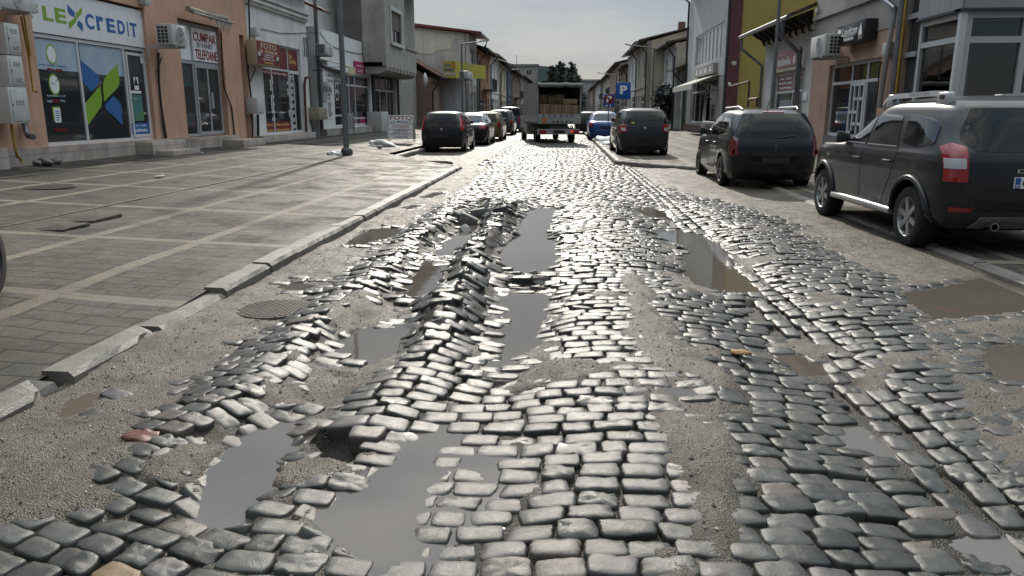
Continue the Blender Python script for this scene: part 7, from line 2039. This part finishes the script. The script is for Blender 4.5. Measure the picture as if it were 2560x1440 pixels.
for sx in (-1, 1):
    f = lambda pts: [(sx * u, v) for u, v in pts]
    tl = du.patch('B', f([(.70, .80), (.852, .80), (.850, 1.02), (.835, 1.14), (.78, 1.18), (.70, 1.17)]), .014, m_tail, 'tail_light', nu=8, nv=10)
    du.patch('B', f([(.715, .93), (.848, .93), (.845, 1.03), (.715, 1.03)]), .019, m_clearlamp, 'lens', parent=tl, nu=6, nv=3)
    du.patch('B', f([(.62, .50), (.80, .50), (.80, .54), (.62, .54)]), .012, m_tail, 'reflector', nu=4, nv=1)
    for ya in (-1.335, 1.335):
        mb = MB(); rr = .345 * 1.2 + .02; hp = []
        for k in range(25):
            a = math.radians(-18 + 216 * k / 24); y, z = ya + rr * math.cos(a), .352 + rr * math.sin(a)
            p, n = du.hit('L' if sx < 0 else 'R', y, z)
            if p is not None: hp.append((p.x + sx * .004, y, z))
        mb.tube(hp, .032, 8); mb.build('arch_flare', du.body_mat, du.t, smooth=True, local=True, angle=60)
    mb = MB(); mb.tube([(sx * .88, .92, .36), (sx * .90, .5, .37), (sx * .90, -.5, .37), (sx * .88, -.92, .36)], .045, 10); mb.build('side_step', m_silver, du.t, smooth=True, local=True)
    # roof rail: flat bar on two feet with an eye in the rear foot
    pr = [(.63, .12, 1.60), (.65, -.02, 1.655), (.65, -.25, 1.685), (.645, -1.15, 1.70), (.64, -1.42, 1.69)]
    mb = MB()
    for (a0, b0, c0), (a1, b1, c1) in zip(pr, pr[1:]):
        mb.hexa([(sx * (a0 - .03), b0, c0 - .035), (sx * (a0 + .035), b0, c0 - .04), (sx * (a1 + .035), b1, c1 - .04), (sx * (a1 - .03), b1, c1 - .035), (sx * (a0 - .025), b0, c0 + .02), (sx * (a0 + .02), b0, c0 + .02), (sx * (a1 + .02), b1, c1 + .02), (sx * (a1 - .025), b1, c1 + .02)])
    rl_ = mb.build('roof_rail', m_silver, du.t, local=True)
    mb = MB()
    for y0_, y1_ in ((-.20, -.02), (-1.52, -1.26)):
        mb = MB(); mb.hexa([(sx * .59, y0_, 1.57), (sx * .69, y0_, 1.55), (sx * .69, y1_, 1.55), (sx * .59, y1_, 1.57), (sx * .61, y0_ + .03, 1.705), (sx * .675, y0_ + .03, 1.70), (sx * .675, y1_ - .02, 1.70), (sx * .61, y1_ - .02, 1.705)])
        mb.build('rail_foot', m_silver, rl_, bevel=.012, local=True)
    mb = MB(); mb.box(sx * .684 - .004, sx * .684 + .004, -1.43, -1.33, 1.63, 1.67); mb.build('rail_eye', m_ink, rl_, local=True)
V_, F_t = text_mesh('DUSTER', .01); lo, hi = V_.min(0), V_.max(0); U_ = (V_ - lo) / (hi - lo)
mb = MB(); mb.v = [(-.687, -.62 - .5 * u, 1.668 + .035 * v) for u, v in U_]
mb.v = [(-.687, -1.12 + .5 * (1 - u), 1.672 + .034 * v) for u, v in U_]; mb.f = list(F_t); mb.m = [0] * len(F_t); mb.build('lettering', M('grey_print', (.16, .15, .16), var=0), du.t, local=True)
du.patch('B', [(-.86, .33), (.86, .33), (.87, .50), (-.87, .50)], .008, m_trim, 'bumper', nu=22, nv=4)
du.patch('B', [(-.60, .34), (.60, .34), (.52, .45), (-.52, .45)], .022, m_gtrim, 'skid_plate', nu=14, nv=3)
mb = MB(); mb.lathe([(.035, -.12), (.042, -.12), (.042, .1), (.035, .1)], (-.42, -2.10, .36), 'y', 16, cap=False); mb.build('exhaust_pipe', m_chrome, du.t, smooth=True, local=True)
du.plate(.80, txt='GR', blank=False)
p, n = du.hit('B', 0, .92); du.text('DACIA', -.24, .24, .895, .935, p.y - .012, m_chrome)
du.patch('F', [(-.62, 1.12), (.62, 1.12), (.52, 1.50), (-.52, 1.50)], .006, m_cglass, 'windscreen', nu=14, nv=7)
for sx in (-1, 1): du.patch('F', [(sx * .52, .78), (sx * .84, .80), (sx * .84, .96), (sx * .50, .94)], .01, m_clearlamp, 'headlight', nu=6, nv=4)

# ---------- black estate
SL = [(.20, .80, -2.02, 2.02, 8, 5.5), (.34, .865, -2.16, 2.15, 8, 5), (.52, .87, -2.20, 2.20, 8, 5), (.74, .88, -2.205, 2.16, 8, 5), (.88, .87, -2.18, 2.02, 8, 5), (.96, .855, -2.15, 1.70, 8, 5),
      (1.00, .84, -2.13, 1.15, 8, 5), (1.16, .80, -2.06, .80, 8, 5.5), (1.34, .75, -1.95, .38, 5.5, 4.5), (1.45, .70, -1.85, .02, 5, 4.5), (1.51, .61, -1.72, -.2, 4.5, 4.5)]
pe = Car('estate_car', (3.93, 15.9 + 1.32, .0), 0., 'black estate car with silver roof rail loops parked ahead of the off-road car', SL, paint('black_paint', (.006, .006, .007), .35), (-1.32, 1.36), r=.315, rim=m_dkalloy)
pe.both([(.06, 1.02), (.86, 1.02), (.42, 1.30), (.12, 1.38), (.02, 1.39)], .006, m_sglass, 'side_window', nu=10, nv=7); pe.both([(-.82, 1.02), (-.02, 1.02), (-.06, 1.40), (-.76, 1.40)], .006, m_sglass, 'side_window', nu=10, nv=7); pe.both([(-1.85, 1.06), (-.92, 1.02), (-.86, 1.395), (-1.55, 1.37)], .006, m_sglass, 'side_window', nu=10, nv=7)
pe.door([(.02, .34), (.92, .34), (.98, .70), (.95, .99), (.02, .99)], (.14, .86)); pe.door([(-.66, .34), (-.02, .34), (-.02, .99), (-.94, .99), (-.90, .72)], (-.74, .87))
pe.mirrors(.76, 1.06)
pe.patch('B', [(-.68, .98), (.68, .98), (.74, 1.06), (.70, 1.20), (.57, 1.45), (-.57, 1.45), (-.70, 1.20), (-.74, 1.06)], .006, m_cglass, 'rear_window', nu=16, nv=8)
pe.patch('B', [(-.66, .44), (.66, .44), (.68, .96), (-.68, .96)], .004, pe.body_mat, 'tailgate', nu=18, nv=8)
for sx in (-1, 1):
    f = lambda pts: [(sx * u, v) for u, v in pts]
    tl = pe.patch('B', f([(.68, .66), (.825, .66), (.825, .88), (.77, 1.03), (.70, 1.00)]), .012, m_dktail, 'tail_light', nu=7, nv=8)
    q, n = pe.hit('B', sx * .76, .74); mb = MB(); mb.lathe([(.06, -.012), (.06, -.026), (.04, -.026), (.04, -.012)], (q.x, q.y, q.z), 'y', 20); mb.build('lamp_ring', m_tail, tl, local=True)
    mb = MB(); mb.tube([(sx * .54, .05, 1.50), (sx * .56, -.08, 1.565), (sx * .56, -1.35, 1.58), (sx * .53, -1.55, 1.53)], .021, 8); mb.build('roof_rail', m_silver, pe.t, smooth=True, local=True)
pe.patch('B', [(-.42, .66), (.42, .66), (.42, .74), (-.42, .74)], .012, m_trim, 'plate_recess', nu=8, nv=2)
pe.plate(.585); pe.patch('B', [(-.84, .28), (.84, .28), (.86, .42), (-.86, .42)], .010, pe.body_mat, 'bumper', nu=20, nv=4)
mb = MB(); q, n = pe.hit('B', .0, .83)
mb.prism([(q.x + a * .06, q.y - .012, q.z + b * .06) for a, b in ((-.5, -.9), (-.15, -.5), (.1, -.9), (.4, -.85), (.2, -.4), (.45, .1), (.85, .2), (.5, .5), (.1, .6), (.0, 1.0), (-.35, .95), (-.3, .55), (-.75, .5), (-.4, .2), (-.2, .0), (-.6, -.4))], (0, .01, 0)); mb.build('emblem', m_chrome, pe.t, local=True)
mb = MB(); q, n = pe.hit('B', .0, 1.0); q2, _ = pe.hit('B', .34, 1.06); mb.tube([(0, q.y - .02, 1.0), (.36, q2.y - .02, 1.05)], .012, 6); mb.build('wiper', m_trim, pe.t, local=True)
pe.patch('B', [(-.2, 1.47), (.2, 1.47), (.2, 1.495), (-.2, 1.495)], .014, m_tail, 'brake_light', nu=4, nv=1)
mb = MB(); mb.tube([(-.05, -1.5, 1.53), (-.05, -1.66, 1.70)], .007, 5); mb.build('aerial', m_trim, pe.t, local=True)
pe.patch('F', [(-.62, 1.03), (.62, 1.03), (.50, 1.40), (-.50, 1.40)], .006, m_cglass, 'windscreen', nu=12, nv=6)
for sx in (-1, 1): pe.patch('F', [(sx * .5, .66), (sx * .8, .68), (sx * .8, .84), (sx * .48, .8)], .01, m_clearlamp, 'headlight', nu=6, nv=4)

# ---------- other cars: one builder, each with its own outline, colour and lamps
def hatch(name, loc, rz, label, L, W, H, col_m, tail_poly, tail_m, belt=.92, rear_slope=.28, rim=None, lens=None, emblem=True, r=.29, wn=(.64, .50), group=None, sedan=0., cat='car', brim=None):
    h, w = L / 2, W / 2
    k = H / 1.5; b = belt
    if sedan:
        rearT = -h + sedan
        SL_ = [(.19, w * .92, -h + .10, h - .18, 8, 5.5), (.34, w * .97, -h + .03, h - .03, 8, 5), (.55, w, -h, h, 8, 5), (.76, w, -h + .01, h - .06, 8, 5), (b - .04, w * .985, -h + .05, h - .3, 8, 5), (b + .03, w * .965, -h + .14, h - .65, 5.5, 3.8),
               (b + .07, w * .95, rearT, h - 1.05, 5.5, 4.2), (b + .24, w * .87, rearT + .30, h - 1.42, 5, 4.5), (H - .14, w * .76, rearT + .62, h - 1.85, 5, 4.5), (H - .06, w * .66, rearT + .82, h - 2.1, 4.5, 4.5), (H - .03, w * .56, rearT + 1.0, h - 2.25, 4.5, 4.5)]
    else:
        s = rear_slope
        SL_ = [(.19, w * .92, -h + .10, h - .18, 8, 5.5), (.34, w * .97, -h + .03, h - .03, 8, 5), (.55, w, -h, h, 8, 5), (.76, w, -h, h - .05, 8, 5), (b - .04, w * .985, -h + .03, h - .25, 8, 5), (b + .03, w * .97, -h + .05, h - .6, 8, 5),
               (b + .07, w * .95, -h + .07, h - .98, 8, 5), (b + .24, w * .905, -h + .07 + s * .3, h - 1.3, 8, 5.5), (H - .14, w * .84, -h + .07 + s * .75, h - 1.65, 5.5, 4.5), (H - .06, w * .78, -h + .07 + s, h - 1.95, 5, 4.5), (H - .03, w * .68, -h + .2 + s, h - 2.1, 4.5, 4.5)]
    ar = -h + .78 if not sedan else -h + .92
    c = Car(name, loc, rz, label, SL_, col_m, (ar, h - .82), r=r, rim=rim, group=group, cat=cat)
    z0, z1 = b + .09, H - .13; yf = h - 1.12; ym = (yf + ar) / 2 + .05
    c.both([(ym + .03, z0), (yf - .02, z0), (yf - .42, z1 - .06), (yf - .58, z1), (ym + .03, z1)], .006, m_sglass, 'side_window', nu=8, nv=6)
    yr = ar - .18 if not sedan else ar + .12
    c.both([(yr, z0), (ym - .04, z0), (ym - .04, z1), (yr + .12, z1)], .006, m_sglass, 'side_window', nu=8, nv=6)
    if not sedan: c.both([(-h + .38, z0 + .06), (yr - .08, z0), (yr + .04, z1 - .01), (-h + .50 + rear_slope * .5, z1 - .05)], .006, m_sglass, 'quarter_window', nu=6, nv=5)
    c.door([(ym, .34), (yf - .05, .34), (yf + .02, b + .02), (ym, b + .02)], (ym + .12, b - .10)); c.door([(ar + .42, .34), (ym - .03, .34), (ym - .03, b + .02), (ar + .05, b + .02), (ar + .12, .75)], (ar + .26, b - .10))
    c.mirrors(yf - .1, b + .14, brim)
    if sedan:
        c.patch('B', [(-wn[0], b + .10), (wn[0], b + .10), (wn[1], H - .12), (-wn[1], H - .12)], .006, m_cglass, 'rear_window', nu=10, nv=6)
        c.patch('B', [(-w * .66, .46), (w * .66, .46), (w * .68, b - .02), (-w * .68, b - .02)], .004, col_m, 'boot_lid', nu=12, nv=6)
    else:
        c.patch('B', [(-wn[0], b + .04), (wn[0], b + .04), (wn[0] * .99, b + .12), (wn[1], H - .11), (-wn[1], H - .11), (-wn[0] * .99, b + .12)], .006, m_cglass, 'rear_window', nu=12, nv=7)
        c.patch('B', [(-w * .74, .46), (w * .74, .46), (w * .78, b), (-w * .78, b)], .004, col_m, 'tailgate', nu=14, nv=7)
        mb = MB(); q, _ = c.hit('B', .05, b + .06); mb.tube([(.02, q.y - .02, b + .06), (.36, q.y + .0, b + .10)], .011, 5); mb.build('wiper', m_trim, c.t, local=True)
    for sx in (-1, 1):
        tl = c.patch('B', [(sx * u, v) for u, v in tail_poly], .012, tail_m, 'tail_light', nu=6, nv=7)
        if lens: c.patch('B', [(sx * u, v) for u, v in lens], .017, m_clearlamp, 'lens', parent=tl, nu=4, nv=3)
        c.patch('F', [(sx * w * .55, .62), (sx * w * .9, .64), (sx * w * .9, .80), (sx * w * .5, .76)], .01, m_clearlamp, 'headlight', nu=5, nv=3)
    c.plate(.62 if not sedan else .70)
    c.patch('B', [(-w * .95, .27), (w * .95, .27), (w * .97, .43), (-w * .97, .43)], .012, col_m, 'bumper', nu=16, nv=4)
    c.patch('F', [(-w * .7, b + .10), (w * .7, b + .10), (w * .6, H - .12), (-w * .6, H - .12)], .006, m_cglass, 'windscreen', nu=8, nv=5)
    if emblem:
        q, _ = c.hit('B', 0, b - .08); mb = MB(); mb.lathe([(.045, -.012), (.04, -.02), (0, -.021)], (q.x, q.y, q.z), 'y', 16); mb.build('emblem', m_chrome, c.t, smooth=True, local=True)
    return c
black2 = paint('black_paint', (.006, .006, .007))
hatch('hatchback', (-4.80, 29.75 + 1.2, -.03), 0, 'tall black hatchback with long red lamps beside the photo shop board', 4.02, 1.72, 1.52, black2, [(.66, .84), (.80, .80), (.80, 1.05), (.70, 1.38), (.63, 1.38), (.68, 1.0)][:0] or [(.70, .82), (.82, .82), (.80, 1.08), (.70, 1.36), (.63, 1.36), (.68, 1.08)], m_tail, belt=.94, rear_slope=.22, wn=(.60, .52), r=.30)
hatch('saloon_car', (-4.62, 35.8 + 1.5, -.03), 0, 'black saloon with bright rear window parked ahead of the tall black hatchback', 4.7, 1.80, 1.46, black2, [(.52, .74), (.84, .72), (.84, .90), (.56, .90)], m_tail, sedan=.62, r=.31)
hatch('golden_car', (-4.40, 42.6, -.03), 0, 'golden ochre hatchback in the parked row ahead of the black saloon', 4.1, 1.70, 1.50, paint('gold_paint', (.20, .145, .055)), [(.60, .72), (.78, .72), (.78, .98), (.66, .98)], m_tail)
hatch('utility_car', (-4.55, 52.5, -.03), 0, 'black and grey utility car with pale roof in the parked row before the blue van', 4.5, 1.80, 1.62, paint('dark_grey_paint', (.03, .032, .036)), [(.66, .80), (.84, .80), (.84, .98), (.70, .98)], m_tail, rim=m_dkalloy)
hatch('blue_van', (-4.55, 60.5, -.03), 0, 'dark blue van with a large pale rear window far along the parked row', 4.6, 1.85, 1.85, paint('navy_paint', (.02, .035, .085)), [(.72, .70), (.88, .70), (.88, 1.1), (.76, 1.1)], m_tail, belt=1.02, rear_slope=.15, wn=(.72, .62), cat='van')
fa = hatch('small_estate_car', (2.33, 25.6 + 1.25, .09), math.radians(1.5), 'small dark grey estate car parked on the pavement by the parking sign', 4.24, 1.66, 1.50, paint('slate_grey_paint', (.022, .024, .026)), [(.56, .74), (.80, .72), (.80, .98), (.64, 1.02), (.57, .98)], m_tail, belt=.96, lens=[(.60, .80), (.72, .80), (.74, .90), (.60, .90)], wn=(.66, .54), rear_slope=.25, r=.30)
fa.patch('B', [(-.42, 1.03), (-.33, 1.03), (-.32, 1.07), (-.43, 1.07)], .009, M('yellow_sticker', (.5, .42, .04), var=0), 'sticker', nu=2, nv=1)
for sx in (-1, 1): mb = MB(); mb.tube([(sx * .50, .1, 1.46), (sx * .52, -.05, 1.52), (sx * .52, -1.3, 1.53), (sx * .50, -1.5, 1.47)], .018, 6); mb.build('roof_rail', m_trim, fa.t, local=True)
hatch('blue_saloon', (1.86, 41.6 + 1.2, -.03), 0, 'bright blue saloon parked beyond the small grey estate', 4.25, 1.74, 1.52, paint('blue_paint', (.022, .075, .26)), [(.62, .72), (.82, .70), (.82, .96), (.72, .98), (.62, .86)], m_tail, sedan=.52, belt=.96)
hatch('distant_dark_car', (1.2, 56, -.03), 0, 'distant dark car peeping out between the lorry and the blue saloon', 4.2, 1.7, 1.48, black2, [(.60, .72), (.78, .72), (.78, .98), (.66, .98)], m_tail)
hatch('distant_pale_car', (1.5, 64, -.03), 0, 'distant pale car beyond the blue saloon', 4.2, 1.72, 1.5, paint('pale_paint', (.35, .36, .36)), [(.60, .72), (.78, .72), (.78, .98), (.66, .98)], m_tail)
# car whose front wheel pokes into the picture at the edge of the paving
edge = hatch('dark_hatchback', (-4.53, 3.72, .165), math.radians(20), 'dark car of which just one front tyre shows at the edge of the paving', 4.0, 1.70, 1.46, black2, [(.60, .72), (.78, .72), (.78, .98), (.66, .98)], m_tail, rim=m_black)

# ---------- the lorry
TR = empty('lorry', (-.75, 38.6, -.03), 'small lorry with a grey tarpaulin cover open at the back showing boxes', 'lorry', rz=math.radians(12))
m_tarp = M('grey_tarpaulin', (.24, .225, .21), rough=.7, var=.25, scale=2, streak=.4, bump=.5, bscale=3)
m_bed = M('grey_aluminium_boards', (.34, .335, .32), rough=.5, var=.2, scale=4, streak=.4)
m_cab = M('white_cab_paint', (.56, .56, .55), rough=.3, var=.12, coat=.8)
W2, YR, YFt, ZB, ZTP = 1.06, -1.25, 3.05, 1.0, 2.88
def tr(mb, name, mat, parent=TR, **k): return mb.build(name, mat, parent, local=True, **k)
mb = MB(); mb.box(-W2, W2, YR, YFt, ZB - .08, ZB); mb.box(-.45, .45, YR + .1, YFt + 1.6, .62, ZB - .08); tr(mb, 'chassis', m_dkmet)
for sx in (-1, 1):
    mb = MB(); mb.box(sx * W2 - .02, sx * W2 + .02, YR + .02, YFt, ZB + .003, ZB + .40); tr(mb, 'side_board', m_bed)
    mb = MB(); n = 22; V = []; F = []
    for k in range(n + 1):
        y = YR + .02 + (YFt - YR - .02) * k / n
        for j in range(9):
            z = ZB + .36 + (ZTP - ZB - .36) * j / 8; V.append((sx * (W2 + .03 + .022 * math.sin(k * 1.7 + .5 * math.sin(j)) * (1 - j / 9)), y, z))
        if k:
            for j in range(8): F.append(((k - 1) * 9 + j, k * 9 + j, k * 9 + j + 1, (k - 1) * 9 + j + 1))
    mb.v = V; mb.f = F; mb.m = [0] * len(F); tr(mb, 'tarpaulin_side', m_tarp, smooth=True)
    mb = MB(); mb.box(sx * W2 - .04 - .02 * sx, sx * W2 + .03 - .02 * sx, YR, YR + .07, ZB + .003, ZTP - .06); tr(mb, 'corner_post', m_bed)
mb = MB(); V = []; F = []
for k in range(15):
    y = YR - .05 + (YFt - YR + .05) * k / 14
    for j in range(9):
        x = -W2 - .035 + (2 * W2 + .07) * j / 8; V.append((x, y, ZTP + .05 * math.sin(math.pi * j / 8) - .02 * abs(math.sin(k * .9)) * math.sin(math.pi * j / 8)))
    if k:
        for j in range(8): F.append(((k - 1) * 9 + j, k * 9 + j, k * 9 + j + 1, (k - 1) * 9 + j + 1))
mb.v = V; mb.f = F; mb.m = [0] * len(F); tr(mb, 'tarpaulin_roof', m_tarp, smooth=True)
mb = MB(); mb.box(-W2 - .03, W2 + .03, YFt - .03, YFt, ZB, ZTP); tr(mb, 'tarpaulin_front', m_tarp)
mb = MB(); q = [(-W2 - .02, YR - .08, ZTP - .12)] + [(-W2 + 2 * W2 * k / 8, YR - .10, ZTP - .11 - .05 * abs(math.sin(k * 1.9))) for k in range(1, 8)] + [(W2 + .02, YR - .08, ZTP - .15)]
mb.tube(q, .11, 10); mb.tube([(W2 + .0, YR - .09, ZTP - .12), (W2 + .02, YR - .1, ZTP - .5)], .09, 8, r1=.05); tr(mb, 'rolled_tarpaulin', M('pale_tarpaulin', (.24, .24, .21), rough=.7, var=.25, scale=5), smooth=True)
mb = MB(); mb.box(-W2 + .02, W2 - .02, YR - .03, YR, ZB - .05, ZB + .40); tb = tr(mb, 'tailboard', m_bed)
mb = MB()
for k in range(6): mb.box(-.8 + k * .28, -.74 + k * .28, YR - .045, YR - .031, ZB + .28, ZB + .36)
for k in range(5): mb.box(-.35 + k * .22, -.25 + k * .22, YR - .04, YR - .031, ZB - .0, ZB + .08)
tr(mb, 'fittings', m_dkmet, tb)
mb = MB(); mb.box(-.84, -.64, YR - .04, YR - .0302, ZB + .0, ZB + .22); tr(mb, 'orange_plate', M('orange_plate', (.5, .16, .05), var=.1), tb)
mb = MB(); mb.box(-W2 + .0, W2 - .06, YR - .02, YR + .05, .44, .70); bar = tr(mb, 'lamp_bar', m_bed)
for sx, mt in ((-1, m_tail), (1, m_tail)):
    mb = MB(); mb.box(sx * .80 - .16, sx * .80 + .16, YR - .05, YR - .021, .50, .64); tr(mb, 'tail_light', mt, bar)
mb = MB(); mb.box(-.28, .28, YR - .03, YR - .0205, .50, .64); tr(mb, 'licence_plate', m_trim, bar)
m_lit = bpy.data.materials.new('lit_brake_lamp'); n_, l_, b_ = nodes_of(m_lit); b_.inputs['Base Color'].default_value = (.4, .01, .01, 1); b_.inputs['Emission Color'].default_value = (1, .05, .03, 1); b_.inputs['Emission Strength'].default_value = .7
mb = MB(); mb.lathe([(.05, 0), (.05, -.02), (0, -.025)], (.62, YR - .05, .57), 'y', 12); tr(mb, 'lit_lamp', m_lit, bar)
class _W: pass
tw_ = _W(); tw_.t = TR
for x, y in ((-.86, .0), (.86, .0)): Car.wheel(tw_, x, y, .37, .24, -1 if x < 0 else 1, m_dkalloy, 5)
for x, y in ((-.88, 4.15), (.88, 4.15)): Car.wheel(tw_, x, y, .36, .22, -1 if x < 0 else 1, m_alloy, 5)
for sx in (-1, 1):
    mb = MB(); mb.tube([(sx * .88, .46 * math.cos(a), .37 + .46 * math.sin(a)) for a in [math.radians(d) for d in range(10, 171, 16)]], .03, 6); tr(mb, 'mudguard', m_bed)
    mb = MB(); mb.box(sx * .86 - .02, sx * .86 + .02, .6, 3.0, .50, .80); tr(mb, 'side_guard', m_dkmet)
# cab
CS = [(.32, .88, 3.2, 5.30, 8, 5), (.55, .96, 3.15, 5.42, 8, 5), (.95, .98, 3.12, 5.36, 6, 3.4), (1.18, .97, 3.12, 5.05, 8, 5), (1.30, .95, 3.12, 4.72, 8, 5), (1.75, .90, 3.14, 4.35, 8, 5.5), (2.15, .84, 3.18, 3.98, 8, 5.5), (2.28, .74, 3.25, 3.80, 5, 4.5)]
mb = MB(); N = 48
for z, hw, yr, yf, nr, nf in CS:
    ym = (yr + yf) / 2
    for i in range(N):
        th = 2 * math.pi * (i + .5) / N; c, s = math.cos(th), math.sin(th); n = nr if s < 0 else nf
        mb.v.append((hw * math.copysign(abs(c) ** (2 / n), c), ym + (yf - yr) / 2 * math.copysign(abs(s) ** (2 / n), s), z))
for k in range(len(CS) - 1):
    for i in range(N): j = (i + 1) % N; mb.f.append((k * N + i, k * N + j, (k + 1) * N + j, (k + 1) * N + i)); mb.m.append(0)
mb.f.append(tuple(range(N))[::-1]); mb.f.append(tuple((len(CS) - 1) * N + i for i in range(N))); mb.m += [0, 0]
cb = tr(mb, 'cab', m_cab, smooth=True, angle=50)
lo_ = Car.__new__(Car); lo_.t = TR; lo_.b = cb; lo_.body_mat = m_cab
bm = bmesh.new(); bm.from_mesh(cb.data); bmesh.ops.triangulate(bm, faces=bm.faces[:]); lo_.bvh = BVHTree.FromBMesh(bm); bm.free()
lo_.both([(3.4, 1.32), (4.55, 1.32), (4.10, 1.95), (3.92, 2.05), (3.4, 2.05)], .006, m_sglass, 'side_window'); lo_.door([(3.35, .6), (4.55, .6), (4.62, 1.28), (3.35, 1.28)], (3.5, 1.15))
lo_.patch('F', [(-.82, 1.36), (.82, 1.36), (.70, 2.1), (-.70, 2.1)], .006, m_cglass, 'windscreen')
for sx in (-1, 1):
    lo_.patch('F', [(sx * .62, .8), (sx * .92, .82), (sx * .9, 1.05), (sx * .62, 1.0)], .01, m_clearlamp, 'headlight')
    mb = MB(); mb.tube([(sx * .9, 4.4, 1.40), (sx * 1.16, 4.35, 1.48)], .025, 6); mb.box(sx * 1.22 - .12, sx * 1.22 + .12, 4.28, 4.36, 1.30, 1.68); tr(mb, 'mirror', m_trim)
# cardboard boxes riding in it
m_card = M('brown_cardboard', (.22, .145, .085), rough=.8, var=.2, scale=5, streak=.3)
m_card2 = M('pale_cardboard', (.30, .20, .12), rough=.8, var=.2, scale=5)
def carton(x, y, z, w, d, h, label, rz=0., rx=0., mat=None, tape=True):
    R_ = Matrix.Rotation(math.radians(12), 3, 'Z'); p = R_ @ Vector((x, y, z)) + TR.location
    t = empty('cardboard_box', p, label, 'box', None, math.radians(12 + rz)); t.rotation_euler[0] = math.radians(rx)
    mb = MB(); mb.box(-w / 2, w / 2, -d / 2, d / 2, 0, h); mb.build('carton', mat or m_card, t, local=True, bevel=.012)
    if tape:
        mb = MB(); mb.box(-w / 2 - .002, w / 2 + .002, -.03, .03, h, h + .003); mb.box(-.03, .03, -d / 2 - .003, -d / 2, h * .5, h); mb.build('tape', M('packing_tape', (.30, .22, .13), rough=.3, var=.05), t, local=True)
    return t
zf_ = ZB + .005
carton(-.70, -.85, zf_, .50, .7, .86, 'tall brown carton with white label strip at the tailboard corner')
carton(-.16, -.85, zf_, .52, .7, .84, 'brown carton second from the tailboard corner in the lorry')
carton(.36, -.85, zf_, .48, .7, .84, 'brown carton third along the tailboard in the lorry')
carton(.78, -.85, zf_, .34, .7, .82, 'narrow brown carton by the open post of the lorry')
carton(.55, -.85, zf_ + .86, .72, .6, .24, 'flat pale carton lying on top of the lower cartons', mat=m_card2)
carton(-.72, -.6, zf_ + .88, .36, .5, .40, 'small carton standing on the tall one at the tarpaulin side')
carton(-.30, -.7, zf_ + .86, .5, .4, .36, 'carton tipped over among the upper ones', rz=25, rx=0, mat=m_card)
carton(.12, -.6, zf_ + .90, .5, .45, .42, 'open flapped pale carton leaning in the middle of the load', rz=-30, rx=14, mat=m_card2)
carton(-.35, .1, zf_, 1.2, .9, 1.35, 'large dark carton deep inside the lorry')
